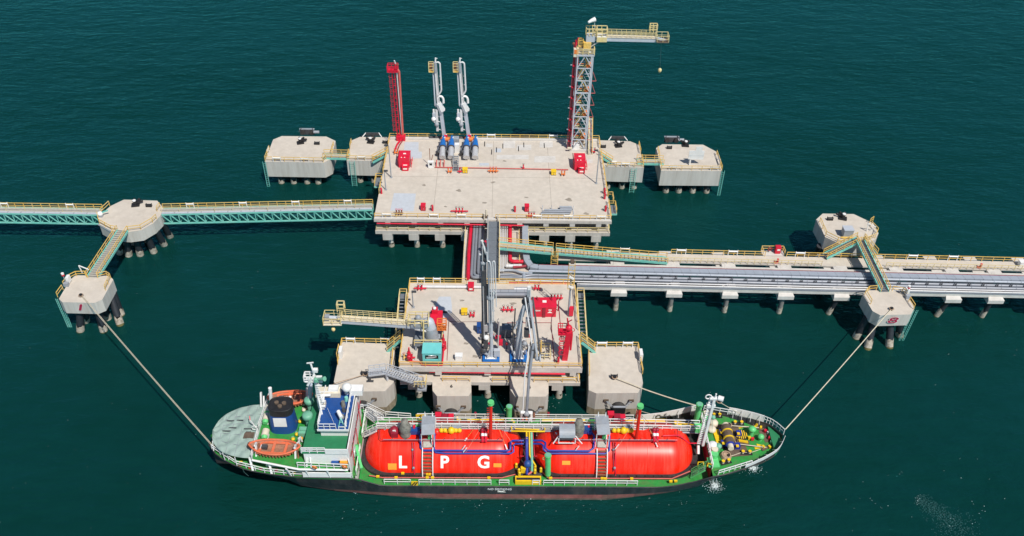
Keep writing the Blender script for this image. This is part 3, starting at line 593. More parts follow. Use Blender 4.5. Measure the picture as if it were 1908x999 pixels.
def gangway(label, a, b, w=1.4, name="footbridge", tread="grating", girder="teal", railm="yellow", sp=1.7, h=.42, slats=0):
    a = Vector(a); b = Vector(b); t = thing(name, label, "footbridge", (a+b)/2); d = (b-a).normalized(); s = Vector((-d.y, d.x, 0)).normalized(); L = (b-a).length
    part("deck_grating", MB().bar(a+Vector((0, 0, -.05)), b+Vector((0, 0, -.05)), w-.16, .06, tread), t)
    for k in (-1, 1):
        part("girder", MB().bar(a+s*(k*w/2)+Vector((0, 0, -.1)), b+s*(k*w/2)+Vector((0, 0, -.1)), .16, h, girder), t)
        rail(t, [a+s*(k*w/2), b+s*(k*w/2)], m=railm, sp=sp)
    if slats:
        sm = mesh_of(MB().box((0, 0, 0), (.10, w-.3, .05), "dark_steel"), "tread")
        for i in range(slats): inst("tread", sm, t, lerp(a, b, (i+.5)/slats)+Vector((0, 0, .01)), (0, 0, math.atan2(d.y, d.x)))
    return t
gangway("sloping teal sided footbridge joining the two left dolphins", A(172, 517, 7.35), A(229, 429, 7.45), 2.0, tread="grating_light", slats=24)
gangway("short yellow railed footbridge linking the two left rear dolphins", A(603, 291, 6.4), A(651, 292, 6.4), 1.7, tread="grating_light")
gangway("short yellow railed footbridge linking the two right rear dolphins", A(1187, 301, 6.4), A(1236, 302, 6.4), 1.7, tread="grating_light")
gangway("long teal sided footbridge crossing over the pipeline trestle between the right dolphins", A(1603, 448, 8.6), A(1649, 543, 7.5), 1.5, slats=26)
gangway("teal stair climbing from the pipeline roadway to the kiosk dolphin", A(1537, 477, 5.9), A(1600, 446, 8.6), 1.4, slats=16)
gangway("small teal stair from the crossing footbridge down to the roadway on its right", A(1608, 447, 8.3), A(1633, 476, 5.9), 1.2, slats=10)
gangway("teal stair from the far platform down to its left rear dolphin", A(724, 284, 8.05), A(694, 300, 6.3), 1.1, slats=10); gangway("teal stair from the far platform down to its right rear dolphin", A(1116, 287, 8.05), A(1141, 303, 6.3), 1.1, slats=10)
gangway("teal stair from the loading platform down to the left breasting dolphin", A(746, 629, 7.9), A(722, 650, 5.5), 1.2, slats=10); gangway("teal stair from the loading platform down to the right breasting dolphin", A(1083, 633, 7.9), A(1108, 652, 5.5), 1.2, slats=10)
gangway("long sloping teal edged footbridge from the grey catwalk towards the pipeline roadway", A(929, 457, 8.2), A(1031, 467, 7.2), 1.9, tread="grating_light"); gangway("lower half of the sloping teal edged footbridge landing on the pipeline roadway", A(1036, 467.5, 7.15), A(1243, 485, 5.9), 1.7, tread="grating_light", slats=30)
mb = MB(); p = A(1033, 492, 5.4)
t = thing("caged_ladder", "yellow caged ladder under the joint of the sloping teal footbridge", "ladder", p)
for sx in (-.6, .6):
    for sy in (0, 1.0): mb.bar(p+Vector((sx, sy, -1)), p+Vector((sx, sy, 2.6)), .1, .1, "yellow")
part("frame", mb, t); rg = mesh_of(MB().box((0, 0, 0), (1.2, .06, .06), "yellow"), "rung")
for k in range(8): inst("rung", rg, t, p+Vector((0, 0, -.8+.45*k)))
part("hoop", MB().ring(p+Vector((0, .2, 1.2)), .62, .05, "yellow", 12, 4), t); part("hoop", MB().ring(p+Vector((0, .2, 2.2)), .62, .05, "yellow", 12, 4), t)
# ------------------------------------------------------------------ connecting trestle between the platforms
CX0, CX1 = A(866, 470, 5.3).x, A(986, 470, 5.3).x
ct = thing("connecting_trestle", "concrete trestle carrying pipes between the two platforms", "trestle", ((CX0+CX1)/2, 130, 0))
part("slab", MB().bx(CX0, CX1, 120.6, 139.0, 4.72, 5.22, "concrete_side"), ct)
mb = MB(); mb.add([(CX0, 120.6, 5.224), (CX1, 120.6, 5.224), (CX1, 139, 5.224), (CX0, 139, 5.224)], [(0, 1, 2, 3)], "concrete_deck"); part("walking_surface", mb, ct)
part("edge_beam", MB().bx(CX0-.25, CX0+.15, 120.6, 139, 5.23, 5.6, "concrete_edge"), ct)
for y in (124, 130, 136):
    for x in (CX0+1.5, CX1-1.5): pile(ct, (x, y, 4.7), (x, y, -4.5), .45, 1.0, "concrete_side")
rail(ct, [(CX0-.05, 120.8, 5.6), (CX0-.05, 138.8, 5.6)], m="pale_yellow"); rail(ct, [(CX1-.1, 131.5, 5.23), (CX1-.1, 138.8, 5.23)], m="pale_yellow"); rail(ct, [(A(967, 440, 5.3).x, 129, 5.23), (A(967, 440, 5.3).x, 138.5, 5.23)], m="yellow")
# grey covered catwalk
c0 = A(918, 526, 8.3); c1 = A(920, 413, 8.3)
cw = thing("catwalk", "dark grey covered catwalk joining the two platforms", "catwalk", (c0+c1)/2)
dcw = (c1-c0); npan = 9; pm = mesh_of(MB().box((0, 0, 0), (2.05, dcw.length/npan-.05, .12), "grating"), "walkway_panel")
for i in range(npan): inst("walkway_panel", pm, cw, lerp(c0, c1, (i+.5)/npan), (0, 0, -math.atan2(dcw.x, dcw.y)))
for k in (-1, 1):
    part("side_girder", MB().bar(c0+Vector((k*1.12, 0, -.15)), c1+Vector((k*1.12, 0, -.15)), .18, .5, "cream"), cw)
    rail(cw, [c0+Vector((k*1.12, 0, .1)), c1+Vector((k*1.12, 0, .1))], m="pale_yellow" if k > 0 else "grey_steel", sp=2.2, mids=(.3, .6))
part("emergency_box", MB().cyl(A(905.5, 458, 8.4)+Vector((0, 0, .1)), .36, .9, "red", 12), cw)
# ------------------------------------------------------------------ the pipeline trestle on the right
def span(px0, y0, px1, y1, z): return A(px0, y0, z), A(px1, y1, z)
pw = thing("pipeline_trestle", "long concrete trestle with a roadway and pipe rack running off to the right", "trestle", A(1450, 520, 0))
def strip(ya, yb, yc, yd, z, x0=1040, x1=1990, x2=1990, th=.5, m="concrete_side", top="concrete_deck", name="roadway"):
    # far edge from (x0,ya) to (x1,yb); near edge from (x0,yc) to (x1,yd)
    q = [A(x0, yc, z), A(x1, yd, z), A(x1, yb, z), A(x0, ya, z)]; mb = MB(); mb.prism([(v.x, v.y) for v in q], z-th, z, m, top=top); return part(name, mb, pw)
def ye(y1300, x, s=.0232): return y1300+(x-1300)*s
sl_ = .0232
strip(ye(474, 1040), ye(474, 1990), ye(490, 1040), ye(490, 1990), 5.45, th=.22)
rail(pw, [A(1250, ye(474.8, 1250, .028), 5.45), A(1425, ye(474.8, 1425), 5.45)]); rail(pw, [A(1465, ye(474.8, 1465), 5.45), A(1990, ye(474.8, 1990), 5.45)])
rail(pw, [A(1243, ye(490, 1243), 5.45), A(1530, ye(490, 1530), 5.45)], m="pale_yellow", r=.035, sp=1.25, mids=(.5,)); rail(pw, [A(1650, ye(490, 1650), 5.45), A(1990, ye(490, 1990), 5.45)], m="pale_yellow", r=.035, sp=1.25)
for x in (1155, 1260, 1356, 1481, 1690, 1765): white_box(pw, A(x, ye(474.8, x), 5.45), A(x+17, ye(474.8, x+17), 5.45), 1.0)
a, b = span(1060, ye(498.5, 1060), 1990, ye(498.5, 1990), 5.3); part("edge_beam", MB().bar(a, b, .5, .3, "concrete_edge"), pw)
a, b = span(1075, ye(538, 1075, .0195), 1990, ye(538, 1990, .0195), 5.3); part("edge_beam", MB().bar(a, b, .8, .8, "concrete_edge"), pw)
a, b = span(1075, ye(536, 1075, .0195), 1990, ye(536, 1990, .0195), 5.75); part("cable_tray", MB().bar(a, b, .5, .14, "pipe_grey"), pw)
for k in range(24): x = 1100+k*37.0; part("rack_beam", MB().bar(A(x, ye(503, x), 5.3), A(x+1, ye(537, x, .0195), 5.3), .3, .35, "rack_dark"), pw)
caps = (1153, 1256, 1360, 1464, 1568, 1672, 1776, 1855, 1950)
for i, x in enumerate(caps):
    yb = ye(545, x, .0195); p = A(x, yb, 4.9); q = A(x-3, ye(480, x), 4.9)
    mb = MB(); w = 1.45
    mb.add([p+Vector((-w, -.55, -.1)), p+Vector((w, -.55, -.1)), p+Vector((w*.8, .6, .35)), p+Vector((-w*.8, .6, .35)), p+Vector((-w, -.55, -.85)), p+Vector((w, -.55, -.85)), p+Vector((w, 12, -.85)), p+Vector((-w, 12, -.85)), p+Vector((w*.8, 12, -.1)), p+Vector((-w*.8, 12, -.1))],
           [(0, 1, 2, 3), (4, 5, 1, 0), (5, 6, 8, 2, 1), (7, 4, 0, 3, 9), (3, 2, 8, 9), (6, 7, 9, 8), (7, 6, 5, 4)], "concrete_edge"); part("pile_cap", mb, pw)
    mb = MB(); g = A(x, ye(495, x), 5.3); mb.box(g, (2.0, 1.3, .35), "concrete_edge"); g2 = A(x-13, ye(495, x), 5.3); mb.box(g2, (.5, .9, .5), "concrete_edge"); part("cross_head", mb, pw)
    mb = MB(); g = A(x+2, ye(531, x), 5.6); mb.box(g+Vector((0, 0, 0)), (1.6, 1.0, .3), "concrete_edge"); part("pipe_shoe", mb, pw)
    lean = (0, 0, 0, 0, -2, -2, -2.4, -1, -1)[i]
    for sx in (-.15,): pile(pw, p+Vector((sx, .4, -.85)), (p.x+sx+lean, p.y+.6, -4.5), .42, 1.5, "pile_black" if i > 3 else "concrete_shaded")  # dark upper lengths: shadow below the trestle painted into the pile colour
    pile(pw, p+Vector((.4, 9.5, -.8)), (p.x+.4, p.y+9.5, -4.5), .42, 1.2, "concrete_side")
fr = mesh_of(MB().bar((-.18, 0, -.4), (-.18, 0, .55), .07, .07, "dark_steel").bar((.18, 0, -.4), (.18, 0, .55), .07, .07, "dark_steel").bar((-.25, -.45, .5), (.25, .5, .55), .06, .06, "dark_steel").bar((-.2, 0, -.3), (.2, 0, .5), .05, .05, "dark_steel"), "pipe_support")
for k in range(32):
    x = 1103+k*26.0; inst("pipe_support", fr, pw, A(x, ye(522, x, .0215), 6.1))
# pipelines lying on the racks
def pipeline(label, pts, r, m, bands=0, rnd=.9, n=10, fl=None):
    t = thing("pipeline", label, "pipeline", pts[0], "pipelines on the trestles"); part("pipe", MB().pipe(pts, r, m, n, True, None, rnd), t)
    me = mesh_of(MB().lathe((0, 0, 0), [(r*1.04, -.05), (r*1.13, -.05), (r*1.13, .05), (r*1.04, .05)], fl or m, n, axis='X'), "pipe_band")
    if bands:
        a, b = Vector(pts[-2]), Vector(pts[-1]); d = b-a
        for i in range(bands): inst("pipe_band", me, t, lerp(a, b, (i+.5)/bands), (0, -math.asin(d.z/d.length), math.atan2(d.y, d.x)))
    return t
X2 = 1990
def far(yv, z, s=sl_): return A(X2, ye(yv, X2, s), z)
pipeline("thin dark red fire main beside the pale edge beam of the right trestle", [A(956, 498, 5.9)+Vector((0, 0, 0)), A(990, ye(502, 990), 5.9), far(502, 5.9)], .25, "red_dark", 24)
# big square insulated duct: from under the far platform then along the rack
t = thing("pipeline", "widest pale grey insulated duct on the trestle turning a corner from the far platform", "pipeline", A(1000, 500, 6), "pipelines on the trestles")
hz = 6.15; cpts = [A(978.5, 419, hz), A(979, 470, hz), A(982, 487, hz), A(989, 497, hz), A(1003, ye(506.6, 1003), hz), A(1040, ye(507, 1040), hz), far(507, hz)]
mb = MB()
for a, b in zip(cpts[:-1], cpts[1:]): mb.bar(a, b, 1.15, .7, "pipe_cover")
part("duct", mb, t); sm_ = mesh_of(MB().box((0, 0, 0), (.07, 1.3, .74), "grey_steel"), "cover_seam"); sm2 = mesh_of(MB().box((0, 0, 0), (1.3, .07, .74), "grey_steel"), "cover_seam")
for k in range(56):
    p = lerp(cpts[-2], cpts[-1], (k+.5)/56); inst("cover_seam", sm_, t, p, (0, 0, .18))
for k in range(5): inst("cover_seam", sm2, t, lerp(cpts[0], cpts[1], (k+.5)/5))
pipeline("second pale grey pipe tight along the near side of the wide duct", [A(985, ye(512.6, 985), 6.2), far(512.4, 6.2)], .26, "pipe_cover", 40)
pipeline("thick grey pipe under the row of dark supports, upper of its pair", [A(932, 512, 6.1), A(952, 512, 6.1), A(968, 516, 6.1), A(990, ye(519.4, 990, .0225), 6.1), far(519.6, 6.1, .0225)], .27, "pipe_grey", 36)
pipeline("thick grey pipe under the row of dark supports, lower of its pair", [A(932, 517, 6.0), A(958, 517, 6.0), A(970, 520, 6.0), A(990, ye(524.6, 990, .0225), 6.0), far(524.8, 6.0, .0225)], .28, "pipe_grey", 36)
pipeline("thin white pipe beside the grey pair on the right trestle", [A(960, ye(529.5, 960, .021), 6.0), far(529.7, 6.0, .021)], .13, "white_pipe", 22); pipeline("thin white pipe nearest the water on the right trestle", [A(1080, ye(533.8, 1080, .0205), 6.0), far(533.8, 6.0, .0205)], .12, "white_pipe", 22)
# pipes on the connecting trestle
zc = 5.9
pipeline("red fire main along the left edge of the connecting trestle", [A(878, 419, zc), A(873.5, 470, zc), A(872, 519, zc)], .34, "red", 3)
for i, (x0, x1, yb, r, m) in enumerate(((884, 878, 517, .27, "pipe_grey"), (889, 883.5, 514, .27, "pipe_grey"), (895.5, 891.5, 511, .38, "pipe_grey"), (901, 898, 508, .25, "pipe_grey"))):
    pipeline(("leftmost", "second", "thickest", "rightmost")[i]+" grey pipe of the four beside the red main", [A(x0, 420, zc), A(x1, yb, zc), A(909, yb+.5, zc)], r, m, 0, .8)
for i, x in enumerate((932.5, 935.5, 938.5, 941.5, 945)): pipeline(("first", "second", "third", "fourth", "fifth")[i]+" slim white pipe right of the grey catwalk counted from it", [A(x, 420, zc), A(x-.3, 506 if i < 3 else 497, zc)], .10, "white_pipe", 0)
pipeline("bright red fire main with a square bend right of the grey catwalk", [A(950.5, 420, zc), A(950.5, 487.5, zc), A(975, 487.5, zc)], .36, "red", 2)
pipeline("short pale pipe under the bend of the red fire main", [A(943, 495.5, zc), A(972, 495.5, zc)], .34, "white_pipe", 3); pipeline("short pale pipe crossing below the catwalk pipes", [A(931, 503.5, zc), A(958, 503.5, zc), A(970, 508, zc), A(992, 510, zc)], .24, "pipe_cover", 2)
pipeline("upright pale duct between the grey pipes and the loading platform", [A(976, 512, 6.2), A(976, 530, 6.2)], .34, "pipe_cover", 1)
def along(label, px0, py0, px1, py1, z, r, m, bands=6): return pipeline(label, [A(px0, py0, z), A(px1, py1, z)], r, m, bands)
along("long thin red pipe under the far platform front edge left of the catwalk", 702, 416.5, 906, 419, 7.2, .14, "red", 8); along("short red pipe under the far platform edge right of the catwalk", 931, 419.5, 976, 420.5, 7.2, .14, "red", 3)
along("long red pipe hung under the front edge of the loading platform", 800, 692.5, 1053, 697, 6.7, .17, "red", 9)
along("thin red pipe lying straight across the far platform deck", 810, 311.5, 1059, 316, 8.25, .10, "red_faded", 12)
along("pale grey pipe along the rear edge of the loading platform", 778, 534, 905, 535, 8.35, .26, "white_pipe", 6)
along("red pipe bank strip behind the loading platform rear rail", 948, 527, 1065, 528, 8.0, .3, "red_faded", 5)
# ------------------------------------------------------------------ deck furniture
def base(px, py, z=8.0): return A(px, py, z)
def cabinet(label, px, py, w, d, h, m="red", z=8.0, group=None, roof=0.0, name="fire_cabinet", prints=()):
    p = base(px, py, z)+Vector((0, d/2, 0)); t = thing(name, label, "cabinet", p, group); mb = MB(); mb.box(p+Vector((0, 0, h/2+.06)), (w, d, h), m); part("body", mb, t)
    mb = MB(); mb.box(p+Vector((0, 0, h+.1)), (w+.12, d+.12, .1), m)
    if roof: mb.prism([(p.x-w/2, p.y-d/2), (p.x+w/2, p.y-d/2), (p.x+w/2, p.y+d/2), (p.x-w/2, p.y+d/2)], h+z+.15, h+z+.15+roof, m)
    part("lid", mb, t)
    part("plinth", MB().box(p+Vector((0, 0, .03)), (w+.1, d+.1, .08), "dark_steel"), t)
    part("door_seam", MB().box(p+Vector((0, -d/2-.012, h/2+.05)), (.03, .03, h*.9), "red_dark" if m == "red" else "dark_steel"), t)
    part("handle", MB().box(p+Vector((.12, -d/2-.05, h/2)), (.05, .08, .22), "silver"), t)
    for (u, v_, s, b) in prints:                       # on the lid
        part("label_plate", MB().box(p+Vector((u, v_, h+.165)), (s, s*.55, .02), "print_white"), t)
    return t
def big_foam(label, px, py):                           # red foam house with a lower step in front
    p = base(px, py)+Vector((0, .0, 0)); t = thing("foam_cabinet", label, "cabinet", p)
    mb = MB(); mb.bx(p.x-1.25, p.x+1.0, p.y+1.2, p.y+4.4, 8.06, 10.1, "red"); part("body", mb, t)
    part("roof_panel", MB().bx(p.x-1.3, p.x+1.05, p.y+2.2, p.y+4.45, 10.102, 10.22, "red"), t)
    mb = MB(); mb.bx(p.x-.5, p.x+.85, p.y, p.y+1.19, 8.06, 9.0, "red"); part("front_box", mb, t)
    part("front_lid", MB().bx(p.x-.55, p.x+.9, p.y-.04, p.y+1.19, 9.002, 9.08, "red"), t)
    for x, y, z, w_, h_ in ((-.1, 3.2, 10.23, .55, .4), (-.65, 1.9, 10.12, .2, .28), (0, 1.9, 10.12, .2, .28), (.17, .6, 9.09, .8, .3)):
        part("label_plate", MB().box((p.x+x, p.y+y, z), (w_, h_, .02), "print_white"), t)
    part("label_plate", MB().box((p.x+.17, p.y-.01, 8.55), (.8, .02, .3), "print_white"), t)
    part("side_pipe", MB().pipe([(p.x-1.45, p.y+1.6, 8.1), (p.x-1.45, p.y+1.6, 9.6), (p.x-1.45, p.y+5, 9.8)], .09, "red_dark", 8, True, None, .3), t)
    rail(t, [(p.x+1.35, p.y+1.4, 8.0), (p.x+1.35, p.y+4, 8.0)], m="red", sp=1.3, h=.9)
    return t
big_foam("red stepped foam cabinet at the foot of the tall red monitor tower", 753.5, 319); big_foam("red stepped foam cabinet at the foot of the grey lattice tower", 1082, 324)
p = base(1013, 591)+Vector((0, 1.2, 0)); t = thing("pump_house", "large wide red box with white print beside the grey loading arm", "pump house", p)
part("body", MB().box(p+Vector((0, 0, 1.1)), (4.1, 2.4, 2.1), "red"), t); part("roof_panel", MB().box(p+Vector((0, 0, 2.2)), (4.25, 2.55, .12), "red"), t); part("centre_duct", MB().box(p+Vector((0, -1.28, 1.05)), (.5, .12, 2.1), "red_dark"), t)
part("roof_plate", MB().box(p+Vector((.1, .2, 2.28)), (.65, .55, .03), "print_white"), t)
part("lettering", place(text_mb("FOAM", .36, "print_white", .02, .01), frame(p+Vector((-1.1, -1.22, 1.45)), (1, 0, 0), (0, 0, 1))), t)
part("lettering", place(text_mb("FIRE", .28, "print_white", .02, .01), frame(p+Vector((1.0, -1.22, 1.6)), (1, 0, 0), (0, 0, 1))), t)
mb = MB(); mb.add([p+Vector(v) for v in ((.55, -1.215, .95), (1.45, -1.215, .95), (1.25, -1.215, 1.12), (1.12, -1.215, 1.3), (.88, -1.215, 1.3), (.75, -1.215, 1.12))], [(0, 1, 2, 3, 4, 5)], "print_white"); part("pictogram", mb, t)
for x in (-1.2, 1.2): part("vent_pipe", MB().pipe([p+Vector((x, .6, 2.2)), p+Vector((x, .8, 2.9)), p+Vector((x+.3, .3, 2.5))], .06, "red_dark", 6), t)
rail(t, [p+Vector((-.9, 1.9, -0.0)), p+Vector((.9, 1.9, 0))], m="red_dark", h=1.3, sp=.9)
part("corner_post", MB().tube(p+Vector((2.5, .4, 0)), p+Vector((2.5, .4, 2.3)), .09, "red_dark"), t)
cabinet("small red fire cabinet standing near the pale blue deck patch", 788.5, 393, .85, 1.1, .95, roof=.08); cabinet("small red fire cabinet with a white base beside the stacked grey pipes", 981.5, 395, .8, 1.0, 1.1, roof=.08)
t = cabinet("red fire cabinet with white print by the rear rail of the loading platform", 877.5, 543, .95, 1.2, 1.0); q = ROOT[t.name]; part("label_plate", MB().box(q+Vector((.0, -.62, .5)), (.55, .02, .35), "print_white"), t)
p = base(812, 619); t = thing("foam_cabinet", "red cabinet half hidden behind the grey gangway pedestal", "cabinet", p); part("body", MB().bx(p.x-1.0, p.x+1.0, p.y+.5, p.y+3.6, 8.05, 9.6, "red"), t); part("tall_box", MB().bx(p.x-.75, p.x+.2, p.y+2.6, p.y+3.7, 9.602, 10.3, "red"), t); part("lamp", MB().ball(p+Vector((-.3, 3.0, 2.6)), .3, "white", 8), t)
cabinet("yellow box beside the red hydrant at the foot of the grey steps", 866.5, 323, .95, 1.0, .75, m="bright_yellow", name="equipment_box"); cabinet("yellow box on the far platform near the right foam cabinet", 1031.5, 327, .95, 1.0, .75, m="bright_yellow", name="equipment_box"); cabinet("yellow box on the loading platform left of the loading arms", 865, 588, .95, 1.0, .7, m="bright_yellow", name="equipment_box")
def extinguisher(label, px, py, h=.9):
    p = base(px, py); t = thing("fire_extinguisher", label, "extinguisher", p); part("cylinder", MB().cyl(p+Vector((0, 0, .05)), .2, h, "red", 10).ball(p+Vector((0, 0, h+.05)), .2, "red", 6), t); part("hose", MB().pipe([p+Vector((0, 0, h+.25)), p+Vector((-.3, -.1, h+.1)), p+Vector((-.35, -.1, .2))], .05, "black", 6), t)
    return t
for l, x, y in (("lone red extinguisher right of the cabinet by the pale patch", 806, 393), ("lone red extinguisher left of the cabinet with the white base", 959.5, 395), ("red extinguisher by the left side rail of the far platform", 711, 361), ("upper red extinguisher at the right rail of the far platform", 1126, 361), ("lower red extinguisher at the right rail of the far platform", 1128, 394), ("red extinguisher in front of the right red monitor on the loading platform", 1040, 677), ("small red extinguisher beside the right side landing", 1126.5, 371)): extinguisher(l, x, y, 1.2)
def hydrant(label, px, py, n=2, m="red", sp=.6, z=8.0, pipe=2.4):
    p = base(px, py, z); t = thing("hydrant", label, "hydrant", p); part("manifold", MB().tube(p+Vector((-pipe/2, 0, .35)), p+Vector((pipe/2, 0, .35)), .13, m, 8), t)
    for i in range(n):
        q = p+Vector(((i-(n-1)/2)*sp, 0, 0)); mb = MB(); mb.cyl(q, .12, .9, m, 8); mb.tube(q+Vector((0, -.1, .6)), q+Vector((0, -.55, .45)), .11, m, 8); mb.ball(q+Vector((0, 0, .95)), .17, m, 6); part("valve", mb, t)
        part("hand_wheel", MB().ring(q+Vector((0, 0, 1.25)), .2, .035, "dark_steel" if m == "red" else "red", 10, 4), t)
    for sx in (-1, 1): part("foot", MB().box(p+Vector((sx*pipe*.4, 0, .12)), (.15, .3, .24), "grey_steel"), t)
    return t
hydrant("red three headed hydrant manifold on the front of the far platform", 856, 396, 3, pipe=3.4); hydrant("orange red hydrant at the foot of the grey access steps", 838, 322, 2, pipe=.9, m="orange"); hydrant("red hydrant beside the yellow box by the grey steps", 857, 322, 1, pipe=1.0)
hydrant("orange hydrant valves on the thin red deck pipe mid platform", 919, 321, 3, pipe=2.2, m="orange"); hydrant("orange hydrant beside the right yellow box", 1049, 327, 2, pipe=.9, m="orange"); hydrant("dark red valve cluster at the front left corner of the far platform", 744, 400, 3, pipe=1.5, sp=.5, m="rust")
hydrant("red valve on the long red deck pipe towards the lattice tower", 975, 315, 1, pipe=.5); hydrant("orange valve stack beside the red monitor tower foot", 738.5, 287, 2, pipe=.8, m="orange"); hydrant("red hydrant with pale valves by the grey pipe stack", 990, 405, 3, pipe=1.8, sp=.5)
hydrant("red hydrant behind the yellow box left of the loading arms", 880, 590, 2, pipe=.7); hydrant("red hydrant with yellow bracket at the left front of the loading platform", 768, 669, 1, pipe=1.0); hydrant("yellow painted valve stand beside the left front hydrant", 757, 669, 2, pipe=.7, m="yellow"); hydrant("red row of hose valves at the right rear of the loading platform", 1036, 558, 4, pipe=2.4, sp=.55); hydrant("red valve cluster under the shadow between the loading arms", 946, 580, 3, pipe=2.2, sp=.7)
hydrant("red and grey valve set at the left rear corner of the loading platform", 783, 540, 2, pipe=2.2); hydrant("red rear valve cluster right of the arm duct", 1000, 540, 2, pipe=1.4); hydrant("red valve cluster at the right rear corner of the far platform", 1105, 285, 2, pipe=.9)
def lamp(label, pb, h, heads=1, dx=0.5, m="grey_steel"):
    p = Vector(pb); t = thing("lamp_post", label, "lamp post", p, "lamp posts on the jetty"); part("pole", MB().tube(p, p+Vector((0, 0, h)), .13, m, 8, .08), t); part("base_plate", MB().box(p+Vector((0, 0, .05)), (.5, .5, .1), m), t)
    for k in range(heads): part("lamp_head", MB().box(p+Vector((dx*(1 if k == 0 else -1), 0, h+.05)), (.8, .4, .2), "dark_steel" if k == 0 else "white"), t)
    return t
lamp("grey lamp post on the left side of the far platform near the foam cabinet", base(729, 331), 7.6, 1, -.5); lamp("grey lamp post on the right side of the far platform near the foam cabinet", base(1111, 342), 7.8, 1, -.6); lamp("short grey post at the left front of the far platform", base(719, 354), 4.5, 1, .3); lamp("short bent grey post at the left rear of the loading platform", base(770, 573), 3.5, 1, .3)
# weather mast with striped top on loading platform
p = base(1059, 588); t = thing("weather_mast", "tall slim mast with a yellow lattice top at the right rear of the loading platform", "mast", p); H = 9.0
part("pole", MB().tube(p, p+Vector((0, 0, H)), .2, "grey_steel", 10, .12), t); mb = MB(); q = p+Vector((0, 0, 6.2))
for sx in (-.5, .5):
    for sy in (-.4, .4): mb.bar(q+Vector((sx, sy, 0)), q+Vector((sx, sy, 5.2)), .06, .06, "yellow")
for k in range(6):
    z = k*1.0; mb.bar(q+Vector((-.5, -.4, z)), q+Vector((.5, -.4, z)), .06, .06, "yellow"); mb.bar(q+Vector((-.5, -.4, z)), q+Vector((.5, -.4, z+1)) if k < 5 else q+Vector((.5, -.4, z)), .05, .05, "yellow")
part("lattice", mb, t); part("lamp_head", MB().box(q+Vector((0, -.5, 2.5)), (.9, .2, .3), "white", 0, .6).box(q+Vector((0, -.5, .5)), (.9, .2, .3), "white", 0, .6), t); part("top_box", MB().box(q+Vector((0, 0, 5.5)), (.6, .6, .6), "brown_dark"), t); part("red_box", MB().box(p+Vector((.4, -.2, 1.2)), (.7, .6, 1.7), "red"), t)
# signboard on the outer right rear dolphin
p = A(1284.5, 307.5, 6.2); t = thing("signboard", "pale stepped signboard on a post on the outermost right rear dolphin", "sign", p, None)
part("post", MB().box(p+Vector((.05, .05, 1.6)), (.28, .28, 3.2), "white"), t); part("brace", MB().bar(p+Vector((0, 1.0, 0)), p+Vector((.1, .1, 1.9)), .14, .14, "white"), t)
part("panel", MB().box(p+Vector((1.1, -.1, 2.55)), (3.2, .12, 2.1), "white"), t); part("panel", MB().box(p+Vector((1.5, -.1, 4.1)), (1.35, .12, .95), "white"), t); part("panel_seam", MB().box(p+Vector((1.1, -.17, 2.4)), (3.2, .03, .04), "grey_steel"), t)
# kiosk on the right dolphin
p = A(1579, 444, 7.3); t = thing("kiosk", "small pale grey kiosk with a yellow rail on the right dolphin", "kiosk", p+Vector((0, .8, 0))); part("body", MB().box(p+Vector((0, .8, .85)), (1.75, 1.5, 1.7), "grey_steel"), t); part("roof_panel", MB().box(p+Vector((0, .8, 1.76)), (1.9, 1.65, .12), "pale_steel"), t); part("shelf", MB().box(p+Vector((-.1, -.1, .25)), (2.4, .35, .15), "yellow"), t)
# white lamps / lights on dolphins
for l, x, y in (("white beacon box and red lamp on the right front dolphin rail", 1687, 553), ("white beacon box and red lamp on the left front dolphin rail", 124, 530)):
    p = A(x, y, 7.3); t = thing("beacon", l, "beacon", p); part("case", MB().box(p+Vector((.3, .6, .75)), (.5, .9, 1.2), "white"), t); part("pole", MB().tube(p, p+Vector((0, 0, 2.0)), .07, "grey_steel"), t); part("lantern", MB().cyl(p+Vector((0, 0, 2.0)), .25, .3, "red", 10).cyl(p+Vector((0, 0, 2.3)), .25, .25, "white", 10), t); part("winch", MB().box(p+Vector((.2, -.4, .35)), (.8, .6, .7), "grey_steel"), t)
p = A(188, 403, 7.3); t = thing("winch", "white winch with teal arm on the left of the eight sided dolphin", "winch", p); part("drum", MB().ball(p+Vector((0, 0, .6)), .55, "white", 8, .9), t); part("arm", MB().bar(p+Vector((.2, 0, .8)), p+Vector((1.5, .4, 1.1)), .2, .2, "teal"), t); part("foot", MB().box(p+Vector((0, 0, .1)), (.9, .9, .2), "grey_steel"), t)
for l, x, y in (("white davit frame on the left front dolphin railing", 158, 500), ("white davit frame on the kiosk dolphin corner", 1625, 421)):
    p = A(x, y, 8.6); solo("davit_frame", MB().bar(p+Vector((-.9, 0, .6)), p+Vector((.7, -.2, -.1)), .14, .14, "white").bar(p+Vector((-.9, 0, .6)), p+Vector((-.7, 0, -1.2)), .14, .14, "white").bar(p+Vector((.7, -.2, -.1)), p+Vector((-.2, 0, -1.2)), .1, .1, "white"), l, "davit", p+Vector((0, 0, -1.2)))
